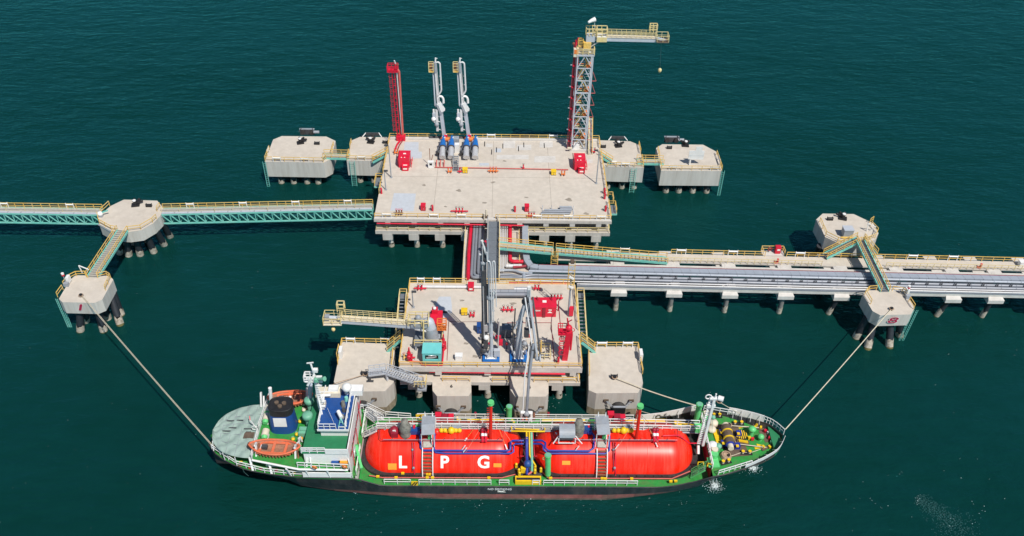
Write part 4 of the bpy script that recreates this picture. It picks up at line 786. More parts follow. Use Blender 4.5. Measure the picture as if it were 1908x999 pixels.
# red box on the trestle lay-by
p = A(1440, 476, 5.45); t = thing("fire_cabinet", "red hose cabinet on a yellow railed lay-by of the pipeline trestle", "cabinet", p+Vector((.6, .9, 0))); part("body", MB().box(p+Vector((1.0, .9, .75)), (1.0, .8, 1.5), "red"), t); part("label_plate", MB().box(p+Vector((1.05, .48, .9)), (.55, .03, .35), "print_white"), t); part("reel", MB().ring(p+Vector((-.5, .9, .8)), .35, .1, "red_dark", 12, 5, (0, 1, 0)), t)
part("lay_by", MB().bx(p.x-1.9, p.x+2.2, p.y, p.y+1.6, 5.0, 5.4, "concrete_edge"), pw); rail(pw, [(p.x-1.9, p.y+.1, 5.42), (p.x-1.9, p.y+1.5, 5.42), (p.x+2.2, p.y+1.5, 5.42), (p.x+2.2, p.y+.1, 5.42)], sp=1.4)
def small_red(label, x, y, z): p = A(x, y, z); return solo("fire_extinguisher", MB().box(p+Vector((0, 0, .5)), (.32, .32, .9), "red").box(p+Vector((-.35, 0, .15)), (.5, .3, .3), "red"), label, "extinguisher", p)
small_red("red extinguisher in front of the trestle hose cabinet", 1448, 490, 5.45); small_red("red extinguisher near the right end of the trestle roadway", 1826, 499, 5.45)
p = A(1904, 498, 5.45); solo("white_box", MB().box(p+Vector((0, .5, .5)), (1.0, .9, .9), "white").box(p+Vector((0, .5, 1.0)), (1.1, 1.0, .08), "white"), "white box at the right end of the trestle roadway", "box", p)
p = base(855, 667); p = base(855, 672); t = thing("white_box", "white low locker on the front edge of the loading platform", "locker", p); part("body", MB().box(p+Vector((0, .3, .5)), (1.1, .8, .9), "white"), t); part("lid", MB().box(p+Vector((0, .3, 1.0)), (1.2, .9, .08), "white"), t)
# grey pipe stack on the far platform
p = base(1040, 401); t = thing("pipe_stack", "stack of grey pipes lying in racks on the far platform front", "pipe stack", p)
for k, (dx, dy, dz, L) in enumerate(((-.6, 0, .35, 5.6), (-.3, .5, .45, 5.6), (0, 1.0, .5, 5.4), (1.6, 1.5, .5, 2.4), (1.5, 1.9, .6, 2.4))): part("pipe", MB().tube(p+Vector((dx-L/2, dy, dz)), p+Vector((dx+L/2, dy, dz)), .2, "pipe_grey" if k % 2 else "grey_steel", 8), t)
for x in (-3, -1.2, .6, 2.2, 3): part("rack_frame", MB().bar(p+Vector((x, -.3, .1)), p+Vector((x, 1.9, .1)), .1, .1, "pale_steel").bar(p+Vector((x, 1.9, 0)), p+Vector((x, 1.9, .9)), .1, .1, "pale_steel"), t)
# control panel by the upper arms
p = base(803, 314); t = thing("operator_console", "white control panel with a dark screen left of the blue tipped couplers", "control panel", p); part("cabinet", MB().box(p+Vector((0, .35, .75)), (1.1, .7, 1.4), "white"), t); part("screen", MB().box(p+Vector((0, -.02, 1.0)), (.55, .04, .45), "black"), t); part("screen_hood", MB().box(p+Vector((0, .3, 1.5)), (1.2, .8, .08), "white"), t); part("pole", MB().tube(p+Vector((-.2, 1.0, 0)), p+Vector((-.2, 1.0, 4.2)), .07, "rust"), t); part("conduit", MB().pipe([p+Vector((-.2, 1, .2)), p+Vector((.1, 5.0, .2))], .06, "rust"), t)
p = base(915, 404); t = thing("portal_frame", "cream posts and winch at the head of the grey catwalk", "portal", p)
for dx in (-1.6, 1.0): part("post", MB().box(A(918, 413, 8)+Vector((dx, .4, .8)), (.22, .22, 1.6), "cream"), t)
part("winch", MB().box(A(907, 410, 8)+Vector((-.3, .6, .3)), (1.1, .7, .5), "brown_dark").cyl(A(906, 409, 8)+Vector((0, .6, .5)), .2, 1.4, "cream", 8), t)
# ------------------------------------------------------------------ tall equipment
def VP(y, pts): return [V(px, py, y) for px, py in pts]
# red monitor tower on the left
yR = 168.7; bR = V(745, 257, yR); bR.z = 8
t = thing("fire_monitor_tower", "tall slender red fire monitor tower at the left rear of the far platform", "monitor tower", bR)
top = V(734.5, 120, yR)
part("riser", MB().pipe(VP(yR, [(751, 257), (743.5, 133), (740.5, 129), (738, 133)]), .24, "red_faded", 8, True, None, .5), t)
mb = MB(); legs = [(( 746, 256), (735, 128)), ((741, 256), (730, 128))]
for (a, b) in legs:
    for dy in (-.4, .4): mb.bar(V(*a, yR)+Vector((0, dy, 0)), V(*b, yR)+Vector((0, dy, 0)), .11, .11, "red")
part("column", mb, t)
part("drain_pipe", MB().tube(V(749, 250, yR), V(739, 132, yR), .13, "white_pipe", 6), t)
hb = mesh_of(MB().bx(-.34, .34, -.42, -.36, -.05, .05, "red").bx(-.34, .34, .36, .42, -.05, .05, "red"), "tie")
for k in range(11): inst("tie", hb, t, V(743.3-11*k/11, 250-k*11.5, yR))
mb = MB()
for s in (-.28, .28): mb.bar(V(736, 243, yR)+Vector((s, -.3, 0)), V(727.3, 131, yR)+Vector((s, -.3, 0)), .06, .06, "red")
part("ladder", mb, t); ho = mesh_of(MB().ring((0, -.7, 0), .4, .022, "red", 10, 4), "cage_hoop")
for k in range(12): inst("cage_hoop", ho, t, V(735.8-8.4*k/12, 239-k*9, yR))
rg = mesh_of(MB().box((0, -.3, 0), (.5, .035, .035), "red"), "rung")
for k in range(30): inst("rung", rg, t, V(735.9-8.6*k/30, 241-k*3.6, yR))
pf = V(732, 131, yR); part("platform", MB().box(pf, (2.2, 1.9, .14), "red"), t); q = [pf+Vector(v) for v in ((-1.05, -.9, 0), (1.05, -.9, 0), (1.05, .9, 0), (-1.05, .9, 0))]; rail(t, q, m="red", close=True, sp=.7, h=1.15, mids=(.35, .7))
part("monitor", MB().tube(pf+Vector((.6, 0, 0)), pf+Vector((.6, 0, 1.6)), .2, "red").tube(pf+Vector((.6, 0, 1.5)), pf+Vector((.5, -.5, 2.4)), .2, "white", 8, .12).tube(pf+Vector((.6, 0, 1.2)), pf+Vector((1.3, 0, 1.3)), .12, "rust"), t)
part("foot", MB().box(bR+Vector((.3, -.2, .5)), (1.9, 1.6, 1.0), "red"), t); part("supply_pipe", MB().pipe([bR+Vector((.5, -.6, .5)), bR+Vector((-.3, -3, .4)), bR+Vector((-.6, -6, .4))], .2, "red", 8).pipe([bR+Vector((1.0, -.6, .5)), bR+Vector((.2, -3, .3)), bR+Vector((-.1, -6, .3))], .12, "red_dark", 6), t)
# twin loading arms folded upright
def upper_arm(label, ox):
    y = 167.6; P = lambda px, py, dy=0.0: V(px+ox, py, y+dy)
    b = P(829, 262); b.z = 8; t = thing("loading_arm", label, "loading arm", b, "loading arms on the far platform")
    mb = MB(); mb.bar(P(829, 262), P(821.5, 207), .72, .72, "pale_steel"); part("riser", mb, t)
    part("riser_base", MB().bar(P(829.5, 266), P(828, 252), 1.0, 1.0, "white").box(P(831, 263), (1.7, 1.2, .8), "white"), t)
    part("swivel_head", MB().bar(P(826, 206), P(817.5, 192), .95, .8, "white").bar(P(822, 212, -.4), P(815, 196, -.4), .5, .4, "grey_steel").ball(P(822, 208), .55, "grey_steel", 7).box(P(819, 196), (1.3, .5, .8), "pale_steel"), t)
    part("elbow", MB().pipe([P(815, 184), P(817, 179.5), P(823, 179.5), P(826, 184), P(826.5, 192)], .24, "white", 8, True, None, .35), t)
    part("inboard_boom", MB().pipe([P(818, 207), P(815.5, 190), P(810.7, 130)], .22, "white_pipe", 8).pipe([P(821, 207), P(818, 186), P(813.2, 124)], .15, "silver", 8), t)
    part("outboard_boom", MB().pipe([P(807, 119, .3), P(806.6, 118, .3), P(810.5, 196, .3), P(812.5, 199, .3)], .17, "pale_steel", 8), t)
    part("product_pipe", MB().pipe([P(812, 117, -.2), P(816, 115.5, -.2), P(819.5, 118, -.2), P(822.5, 170, -.2), P(816, 178, -.2)], .18, "white_pipe", 8, True, None, .6), t)
    part("apex_sheave", MB().tube(P(811.5, 134), P(810.8, 116), .38, "grey_steel", 10).tube(P(811, 116), P(811.5, 108), .16, "white", 8).bar(P(811.5, 109), P(815, 109), .1, .1, "white"), t)
    pf = P(803.5, 125.5); part("platform", MB().box(pf+Vector((0, 0, -.9)), (1.0, .9, .1), "yellow").box(pf+Vector((0, .4, 0)), (.8, .1, 1.6), "rust"), t); rail(t, [pf+Vector(v) for v in ((-.5, -.45, -.9), (.5, -.45, -.9), (.5, .45, -.9), (-.5, .45, -.9))], m="pale_yellow", close=True, h=1.9, sp=.9, mids=(.35, .7))
    part("counterweight", MB().bar(P(808, 204, -.4), P(809.8, 228, -.4), .3, .35, "white").bar(P(813.5, 204, -.3), P(815.5, 244, -.3), .36, .5, "white_pipe").ball(P(808, 222, -.6), .5, "white", 7).ball(P(814, 232, -.5), .5, "grey_steel", 7).box(P(808.7, 214, -.4), (.6, .5, 1.0), "pale_steel"), t)
    part("link_rod", MB().bar(P(816, 226, -.3), P(823, 228), .14, .14, "white").bar(P(814, 215, -.3), P(821, 219), .14, .14, "grey_steel").bar(P(815, 240), P(824, 243), .12, .12, "white").bar(P(818.5, 142, -.2), P(821, 142, -.2), .12, .12, "white").bar(P(819, 158, -.2), P(822, 158, -.2), .12, .12, "white"), t)
    return t
upper_arm("left one of the two tall white grey loading arms folded upright", 0); upper_arm("right one of the two tall white grey loading arms folded upright", 45.5)
# couplers: blue capped, silver bodied
def coupler(label, px):
    p = base(px, 303)+Vector((0, .4, 0)); t = thing("coupler", label, "coupler", p, "blue capped couplers on the far platform")
    a = p+Vector((0, 0, 1.0)); b = p+Vector((.0, 2.6, 1.9)); c = p+Vector((0, 5.3, 2.4)); d = p+Vector((0, 7.1, 3.2))
    part("silver_reducer", MB().pipe([a, lerp(a, b, .55), b], .66, "silver", 14, True, .56), t); part("flange", MB().tube(lerp(a, b, .93), lerp(a, b, 1.02), .72, "dark_steel", 14), t)
    ax = (c-b).normalized(); mb = MB(); mb.pipe([b, lerp(b, c, .4), lerp(b, c, .8)], .74, "bright_blue", 14, True, .45); mb.pipe([lerp(b, c, .8), c, lerp(c, d, .35)], .4, "bright_blue", 10, True, .16); part("blue_cover", mb, t)
    mb = MB()
    for sx in (-.6, .6): mb.bar(p+Vector((sx, .8, 0)), p+Vector((sx, .9, 1.0)), .14, .14, "grey_steel"); mb.bar(p+Vector((sx, 3.4, 0)), p+Vector((sx, 3.3, 1.6)), .14, .14, "grey_steel")
    part("cradle", mb, t); part("valve_body", MB().ball(p+Vector((-.9, 2.0, .9)), .55, "dark_steel", 7).tube(p+Vector((-1.3, 2.4, .4)), p+Vector((-.6, 1.4, 1.5)), .3, "dark_steel", 8).tube(p+Vector((-1.1, 3.2, .8)), p+Vector((-.5, 3.0, 1.8)), .3, "grey_steel", 8), t)
    part("support_pipe", MB().pipe([p+Vector((-.5, 4.5, .3)), p+Vector((-.6, 4.5, 2.2)), p+Vector((.4, 5.5, 2.6))], .16, "pale_steel", 8, True, None, .3), t)
    return t
for i, px in enumerate((824, 840, 868.5, 885)): coupler(("leftmost", "second from left", "third from left", "rightmost")[i]+" blue capped silver coupler at the foot of the loading arms", px)
for l, px in (("orange actuator between the two left blue couplers", 831), ("orange actuator between the two right blue couplers", 875)):
    p = base(px, 270)+Vector((0, 0, 1.4)); t = thing("actuator", l, "actuator", p); part("body", MB().tube(p+Vector((-.75, 0, 0)), p+Vector((.75, 0, 0)), .48, "orange", 12), t); part("cap", MB().ball(p+Vector((-.8, 0, 0)), .38, "orange", 7).ball(p+Vector((.8, 0, 0)), .38, "orange", 7), t); part("red_cover", MB().box(p+Vector((.0, .3, .55)), (.7, .6, .4), "red"), t); part("stand", MB().box(p+Vector((0, 0, -.95)), (.5, .5, .95), "pale_steel"), t)
p = base(852, 308); t = thing("access_steps", "grey steps with a white cabinet between the two coupler pairs", "steps", p+Vector((0, 2, 0)))
rm = mesh_of(MB().box((0, 0, 0), (1.0, .28, .08), "grating"), "tread")
for k in range(9): inst("tread", rm, t, A(849.5, 318-k*3.3, 8.1+k*.16))
for sx in (-.55, .55): part("stringer", MB().bar(A(849.5, 319, 8.1)+Vector((sx, 0, 0)), A(849.5, 290, 9.5)+Vector((sx, 0, 0)), .08, .25, "grey_steel"), t)
part("white_cabinet", MB().box(A(852, 283, 8)+Vector((0, 0, 1.0)), (1.0, .9, 2.0), "white"), t); part("dark_cabinet", MB().box(A(849, 270, 8)+Vector((0, 0, .9)), (1.5, 1.4, 1.8), "grey_steel"), t)
solo("drain_pipe", MB().pipe([base(800, 259)+Vector((0, 0, .4)), base(826, 259)+Vector((0, 0, .4)), base(868, 260)+Vector((0, 0, .4))], .3, "dark_steel", 8), "dark header pipe lying behind the upright loading arms", "pipe")
mb = MB(); 
for k in range(3): mb.tube(base(813+k*7, 313)+Vector((0, 0, .1)), base(814+k*7, 305)+Vector((0, 0, .9)), .12, "red_faded", 6)
solo("red_pipe_stubs", mb, "row of faded red pipe stubs under the left couplers", "pipe stubs")
# lattice tower with gangway boom
yT = 164.6; w = 3.05; z0, z1 = 8.0, 29.0
cT = V(1078, 276, yT); cT.z = 8; cTop = V(1091, 104, yT)
t = thing("gangway_tower", "tall grey lattice gangway tower at the right rear of the far platform", "gangway tower", cT)
nl = 8
def lev(k, sx, sy): f = k/nl; c = lerp(cT, cTop, f); return c+Vector((sx*w/2, sy*w/2+w/2, 0))
for sx in (-1, 1):
    for sy in (-1, 1): part("leg", MB().bar(lev(0, sx, sy), lev(nl, sx, sy), .25, .25, "pale_steel"), t)
for k in range(nl+1):
    for a, b in (((-1, -1), (1, -1)), ((1, -1), (1, 1)), ((1, 1), (-1, 1)), ((-1, 1), (-1, -1))): part("strut", MB().bar(lev(k, *a), lev(k, *b), .16, .28 if k == 5 else .16, "pale_steel"), t)
for k in range(nl):
    mid = (lev(k+1, -1, -1)+lev(k+1, 1, -1))/2
    for sx in (-1, 1): part("brace", MB().bar(lev(k, sx, -1), mid, .17, .17, "pale_steel"), t)
    mid = (lev(k+1, -1, 1)+lev(k+1, 1, 1))/2
    for sx in (-1, 1): part("brace", MB().bar(lev(k, sx, 1), mid, .11, .11, "grey_steel"), t)
    for sx in (-1, 1): part("brace", MB().bar(lev(k, sx, -1), lev(k+1, sx, 1), .11, .11, "grey_steel"), t)
    c = (lev(k, -1, -1)+lev(k, 1, 1))/2; d = (lev(k+1, -1, -1)+lev(k+1, 1, 1))/2
    s = -1 if k % 2 else 1
    part("stair_flight", MB().bar(c+Vector((-s*.95, 0, .05)), d+Vector((s*.8, 0, -.05)), .75, .12, "yellow").bar(c+Vector((-s*.95, .4, .9)), d+Vector((s*.8, .4, .9)), .07, .07, "yellow").bar(c+Vector((-s*.95, -.4, .9)), d+Vector((s*.8, -.4, .9)), .07, .07, "yellow"), t)
    if k: part("landing", MB().box(c+Vector((-s*1.0, 0, 0)), (1.1, 2.4, .1), "orange" if k % 2 else "grating_light"), t); part("landing_rail", MB().bar(c+Vector((-1.3, -1.3, .9)), c+Vector((-.2, -1.3, .9)), .1, .1, "orange").bar(c+Vector((-1.3, -1.3, .5)), c+Vector((-.2, -1.3, .5)), .1, .1, "pale_yellow").bar(c+Vector((.4, -1.2, .8)), c+Vector((1.3, -1.2, .8)), .1, .1, "cream"), t)
    if 1 <= k <= 6: e = lev(k, 1, -1); part("cable_bracket", MB().bar(e, e+Vector((1.0, 0, 0)), .1, .1, "red_faded").bar(e+Vector((1.0, 0, 0)), e+Vector((.25, 0, 2.0)), .08, .08, "red_faded"), t)
part("base_plinth", MB().box((lev(0, -1, -1)+lev(0, 1, 1))/2+Vector((0, 0, .2)), (w+.8, w+.8, .4), "concrete_edge"), t)
part("machine_box", MB().box(lev(0, -.3, -.6)+Vector((0, 0, .9)), (1.3, 1.0, 1.2), "white").box(lev(0, .6, 0)+Vector((0, 0, .9)), (.9, 1, 1.2), "cream").box(lev(0, -1.25, -1.3)+Vector((0, 0, .9)), (1.0, .3, .4), "cream"), t)
tp = (lev(nl, -1, -1)+lev(nl, 1, 1))/2
part("top_platform", MB().box(tp+Vector((0, 0, .1)), (w+.5, w+.5, .3), "pale_steel"), t); q = [tp+Vector((sx*(w/2+.2), sy*(w/2+.2), .25)) for sx, sy in ((-1, -1), (1, -1), (1, 1), (-1, 1))]; rail(t, q, m="pale_yellow", close=True, sp=1.1, mids=(.35, .7), h=1.25, r=.06)
colT = V(1100, 68, yT+w/2); part("slewing_column", MB().tube(tp+Vector((0, 0, .2)), colT, .62, "pale_steel", 14, .5).box(colT+Vector((0, 0, -.2)), (1.7, 1.5, 1.3), "pale_steel").box(lerp(tp, colT, .55)+Vector((-.2, -.7, 0)), (1.5, 1.0, 1.3), "yellow"), t)
cr = lerp(tp, colT, .6)+Vector((-1.5, -.3, -.6)); part("crew_basket", MB().box(cr, (.9, .9, .1), "yellow"), t); rail(t, [cr+Vector(v) for v in ((-.45, -.45, 0), (.45, -.45, 0), (.45, .45, 0), (-.45, .45, 0))], m="yellow", close=True, sp=.9, h=1.5, mids=(.3, .6))
def gangway_boom(t, a, b, railh=1.15, gird=.8, gm="pale_steel", basket=True, rw=1.3):
    a = Vector(a); b = Vector(b); d = (b-a).normalized(); s = Vector((-d.y, d.x, 0)).normalized(); L = (b-a).length
    part("boom_girder", MB().bar(a-Vector((0, 0, gird/2)), b-Vector((0, 0, gird/2*.8)), rw*.85, gird, gm), t); part("boom_deck", MB().bar(a+Vector((0, 0, .05)), b+Vector((0, 0, .05)), rw, .08, "cream"), t)
    for k in (-1, 1): rail(t, [a+s*(k*rw/2)+Vector((0, 0, .1)), b+s*(k*rw/2)+Vector((0, 0, .1))], m="pale_yellow", sp=.95, r=.032, h=railh, mids=(.33, .66), name="boom_rail")
    if basket:
        c = b+d*1.3+Vector((0, 0, -.5)); part("boarding_basket", MB().box(c, (2.4, 2.2, .12), "brown_dark").bar(b-d*.2, c+d*.8, .4, .4, "pale_steel"), t)
        rail(t, [c+Vector(v) for v in ((-1.15, -1.05, 0), (1.15, -1.05, 0), (1.15, 1.05, 0), (-1.15, 1.05, 0))], m="pale_yellow", close=True, sp=1.1, r=.036, h=1.3, mids=(.5,))
        c2 = b-d*.6+Vector((0, .6, .9)); rail(t, [c2+Vector(v) for v in ((-.7, -.5, 0), (.7, -.5, 0), (.7, .5, 0), (-.7, .5, 0))], m="pale_yellow", close=True, sp=.9, r=.06, h=1.6, mids=(.5,))
ba = colT+Vector((.3, 0, .1)); bb = V(1222, 70.5, colT.y+.2)
gangway_boom(t, ba, bb)
hub = colT+Vector((2.2, -.1, .3)); part("boom_pulpit", MB().box(hub+Vector((0, 0, -.3)), (2.0, 1.8, .9), "white").box(hub+Vector((0, -.9, -.5)), (2.0, .1, 1.0), "pale_yellow"), t); rail(t, [hub+Vector(v) for v in ((-1, -.9, .1), (1, -.9, .1), (1, .9, .1), (-1, .9, .1))], m="pale_yellow", close=True, sp=.95, r=.06, h=1.5, mids=(.5,))
rail(t, [colT+Vector(v) for v in ((-.9, -.8, .4), (1.0, -.8, .4))], m="pale_yellow", sp=.6, r=.06, h=1.5); rail(t, [colT+Vector(v) for v in ((-.9, -.8, .4), (-.9, .8, .4), (1, .8, .4))], m="pale_yellow", sp=.6, r=.06, h=1.5)
part("luffing_ram", MB().tube(lerp(tp, colT, .35)+Vector((.3, -.6, 0)), V(1120, 75, yT+.8), .12, "silver", 8), t)
# side stair at tower foot
part("foot_stair", MB().bar(A(1100, 288, 8)+Vector((0, 0, .1)), A(1100, 258, 8.2)+Vector((0, 3, 3.2)), 1.0, .12, "grating_light"), t); rail(t, [A(1096.5, 289, 8), A(1097, 261, 8)+Vector((0, 2.5, 3.2))], m="pale_yellow", sp=1.5); rail(t, [A(1103, 288, 8), A(1103.5, 261, 8)+Vector((0, 2.5, 3.2))], m="yellow", sp=1.5)
part("foot_pulpit", MB().box(A(1083, 277, 8)+Vector((.4, .5, .5)), (1.0, .1, 1.0), "yellow"), t)
# windsock
p = V(1108, 52, colT.y); q = V(1108, 35, colT.y); t = thing("windsock", "white windsock flying above the lattice gangway tower", "windsock", p); part("pole", MB().tube(p, q, .05, "white", 6), t); part("sock", MB().pipe([q+Vector((.1, 0, -.1)), V(1102, 38.5, colT.y-.3), V(1096, 42, colT.y-.6)], .48, "white", 10, True, .24), t)
# hanging weight
def ball_on_cable(label, a, b, r=.32):
    t = thing("hook_ball", label, "hook ball", b); part("cable", MB().tube(a, b, .022, "dark_steel", 5), t); part("ball", MB().ball(b, r, "pale_yellow", 8, 1.25).cyl(Vector(b)+Vector((0, 0, -r*1.9)), .08, .3, "dark_steel", 6), t)
ball_on_cable("small yellow hook ball hanging from the high gangway boom over open water", V(1232, 82, colT.y), V(1229.5, 131, colT.y), .38)
# red monitor column fixed to tower left
yM = 165.4; t = thing("fire_monitor_tower", "dark red fire monitor column close along the left of the lattice tower", "monitor tower", A(1062, 280, 8))
part("riser", MB().pipe([V(1060, 282, yM), V(1072.5, 80, yM)], .2, "red_dark", 8), t); part("ladder", MB().bar(V(1056.5, 278, yM), V(1070, 82, yM), .1, .1, "red_dark").bar(V(1063, 278, yM), V(1075, 100, yM), .12, .12, "red"), t)
part("conduit", MB().bar(V(1065, 280, yM), V(1077, 98, yM), .18, .18, "white_pipe").bar(V(1068, 280, yM-.6), V(1079, 98, yM-.6), .1, .1, "red_dark"), t)
mg = mesh_of(MB().box((0, 0, 0), (.55, .6, .3), "red").box((-.55, 0, .1), (.35, .3, .12), "grey_steel"), "bracket")
for k in range(9): inst("bracket", mg, t, V(1061+11.2*k/9, 262-k*20, yM))
m0 = V(1073.5, 84, yM); part("monitor", MB().tube(m0, m0+Vector((0, 0, 1.0)), .22, "red").tube(m0+Vector((0, 0, .8)), m0+Vector((.3, -.5, 1.7)), .2, "red", 8, .12).ball(m0+Vector((-.5, 0, .3)), .28, "rust", 6), t); part("platform", MB().box(V(1073, 98, yM)+Vector((-.0, -.4, .3)), (1.0, 1.2, 1.6), "cream").box(V(1073, 96, yM)+Vector((.0, -1.02, .4)), (.8, .05, .9), "orange"), t)
# ------------------------------------------------------------------ loading platform: gangway crane on the left
pc = base(799, 652); pc = base(801, 641)
t = thing("shore_gangway", "grey shore gangway with yellow railed boom swung out to the left over the water", "gangway", pc)
pl = base(798, 647); mb = MB(); mb.box(pl+Vector((.1, 1.3, 1.1)), (4.6, 4.4, .2), "grating"); part("platform", mb, t)
for sx in (-2, 2):
    for sy in (-.7, 3.3): part("platform_leg", MB().box(pl+Vector((.1+sx, sy, .5)), (.3, .3, 1.0), "grey_steel"), t)
rail(t, [pl+Vector((-2.1, -.8, 1.2)), pl+Vector((2.3, -.8, 1.2))], m="pale_yellow", sp=1.4, r=.06); rail(t, [pl+Vector((2.3, -.8, 1.2)), pl+Vector((2.3, 3.4, 1.2))], m="pale_yellow", sp=1.4)
ped = pl+Vector((.6, .9, 1.2)); yG = ped.y
hd = V(797, 604, yG); part("pedestal", MB().tube(ped, ped+Vector((-.1, 0, 2.4)), 1.15, "grey_steel", 16, .95).lathe(ped+Vector((0, 0, .02)), [(1.5, 0), (1.5, .25), (1.2, .25)], "grey_steel", 16), t)
part("slewing_head", MB().pipe([ped+Vector((-.1, 0, 2.3)), ped+Vector((-.4, 0, 3.9)), hd+Vector((-.3, 0, -.2)), hd+Vector((-1.2, 0, 0))], .85, "pale_steel", 12, True, .6, .8), t)
tip = V(632, 592.5, yG+.4); bs = V(786, 603, yG)
gangway_boom(t, bs, tip, 1.15, .75, "pale_steel", False, 1.35)
d = (tip-bs).normalized(); c = tip+d*1.0+Vector((0, 0, -.7)); part("boarding_basket", MB().box(c, (2.9, 2.2, .12), "cream").tube(tip+Vector((.3, 0, 0)), tip+d*1.7, .3, "pale_steel", 10).box(tip+d*1.9, (.7, .7, .7), "grey_steel"), t)
rail(t, [c+Vector(v) for v in ((-1.4, -1.05, 0), (1.4, -1.05, 0), (1.4, 1.05, 0), (-1.4, 1.05, 0))], m="pale_yellow", close=True, sp=1.3, r=.04, h=1.3)
c2 = tip+Vector((.3, .9, .9)); rail(t, [c2+Vector(v) for v in ((-.55, -.45, 0), (.55, -.45, 0), (.55, .45, 0), (-.55, .45, 0))], m="pale_yellow", close=True, sp=.9, r=.06, h=1.5)
hq = hd+Vector((-1.6, 0, .3)); part("hinge_machinery", MB().box(hq+Vector((0, 0, 0)), (2.0, 1.6, .7), "grey_steel").tube(hq+Vector((-.6, -.7, .3)), hq+Vector((.7, -.4, .4)), .35, "silver", 8).ball(hq+Vector((.1, .3, .8)), .5, "grey_steel", 7), t)
rail(t, [hq+Vector(v) for v in ((-1.4, -1.0, .1), (1.8, -1.0, .1), (1.8, 1.0, .1), (-1.4, 1.0, .1))], m="pale_yellow", close=True, sp=1.0, r=.055, h=1.3)
part("luffing_ram", MB().tube(ped+Vector((-.7, -.5, 1.9)), V(773, 613, yG-.3), .2, "silver", 8), t); part("service_mast", MB().tube(V(789, 645, yG-1.3), V(789, 598, yG-1.3), .13, "pale_yellow", 8).box(V(789, 645, yG-1.3), (.4, .4, .4), "red"), t)
q = hd+Vector((2.2, .4, -1.2)); part("side_basket", MB().box(q, (1.4, 1.2, .1), "orange"), t); rail(t, [q+Vector(v) for v in ((-.7, -.6, 0), (.7, -.6, 0), (.7, .6, 0), (-.7, .6, 0))], m="orange", close=True, sp=.7, r=.055, h=1.5, mids=(.33, .66))
ball_on_cable("small yellow hook ball below the tip of the left shore gangway", V(622, 596, yG), V(621, 613.5, yG), .33)
# teal control cabin
p = base(805, 682)+Vector((0, 0, 0)); t = thing("control_cabin", "turquoise control cabin with a wide dark window at the platform front", "cabin", p+Vector((0, 1, 0)))
cbw, cbd, cbh = 2.9, 2.3, 2.35; mb = MB(); x0, x1 = p.x-cbw/2, p.x+cbw/2; y0, y1 = p.y+.25, p.y+.25+cbd; zb = 8.15
wz0, wz1 = zb+1.0, zb+1.95
mb.bx(x0, x1, y0+.2, y1, zb, zb+cbh, "teal_cabin"); mb.bx(x0, x1, y0, y0+.2, zb, wz0, "teal_cabin"); mb.bx(x0, x1, y0, y0+.2, wz1, zb+cbh, "teal_cabin"); mb.bx(x0, x0+.4, y0, y0+.2, wz0, wz1, "teal_cabin"); mb.bx(x1-.4, x1, y0, y0+.2, wz0, wz1, "teal_cabin"); part("wall", mb, t)
part("roof_panel", MB().bx(x0-.06, x1+.06, y0-.1, y1+.06, zb+cbh+.002, zb+cbh+.1, "teal_cabin"), t); part("window", MB().bx(x0+.4, x1-.4, y0+.14, y0+.195, wz0, wz1, "glass_dark"), t)
part("blind", MB().pipe([(x0+.9, y0+.12, wz1-.22), (x0+2.1, y0+.12, wz1-.2), (x0+2.15, y0+.12, wz0+.5), (x0+1.6, y0+.12, wz0+.3), (x0+.6, y0+.12, wz0+.25)], .09, "silver", 6), t)
part("skid", MB().bx(x0-.12, x1+.12, y0-.12, y1+.1, 8.01, 8.14, "red"), t)
solo("kerb_pipe", MB().pipe([base(764, 676)+Vector((0, 0, .3)), base(783, 677)+Vector((0, 0, .3)), base(786, 682)+Vector((0, 0, .3)), base(824, 683)+Vector((0, 0, .3)), base(828, 640)+Vector((0, 0, .35))], .14, "red", 8), "red pipe bent round the foot of the turquoise cabin", "pipe")
def red_monitor_small(label, px, py, h=2.6):
    p = base(px, py); t = thing("fire_monitor", label, "fire monitor", p); part("stand_pipe", MB().tube(p, p+Vector((0, 0, h)), .3, "red", 10).tube(p+Vector((.35, .2, 0)), p+Vector((.35, .2, h*.7)), .13, "red", 8), t); part("nozzle", MB().tube(p+Vector((0, 0, h)), p+Vector((.1, -.2, h+1.2)), .2, "red", 8, .1), t); part("valve", MB().ball(p+Vector((0, -.2, h*.55)), .4, "red", 7).ring(p+Vector((0, -.55, h*.6)), .25, .04, "red_dark", 10, 4, (0, 1, 0)), t)
red_monitor_small("red fire monitor right of the turquoise cabin", 826.5, 652, 2.4); red_monitor_small("red fire monitor at the left front corner of the loading platform", 763, 673, 2.0)
# big red monitor right
p = base(1052, 669); t = thing("fire_monitor_tower", "stout bright red fire monitor column at the right side of the loading platform", "monitor tower", p); yq = p.y
part("column", MB().bar(p, V(1060, 618, yq), .85, .85, "red"), t); part("riser", MB().pipe([V(1063, 652, yq+.3), V(1066, 622, yq+.3), V(1063, 608, yq+.3), V(1060, 612, yq)], .16, "red", 8, True, None, .4), t); part("monitor", MB().ball(V(1060, 611, yq), .55, "red", 8).tube(V(1060, 612, yq), V(1057, 593, yq), .2, "red", 8, .1).bar(V(1058, 600, yq-.3), V(1066, 596, yq), .12, .12, "red_dark").ring(V(1066, 615, yq), .4, .06, "red", 10, 4, (0, 1, 0)), t)
cg = V(1047.5, 619, yq); part("platform", MB().box(cg, (1.3, 1.2, .4), "red"), t); rail(t, [cg+Vector(v) for v in ((-.65, -.6, .2), (.65, -.6, .2), (.65, .6, .2), (-.65, .6, .2))], m="red", close=True, sp=.65, h=1.1, r=.05)
mb = MB()
for s in (-.3, .3): mb.bar(V(1045.5, 664, yq)+Vector((s, 0, 0)), V(1047.5, 621, yq)+Vector((s, 0, 0)), .09, .09, "red")
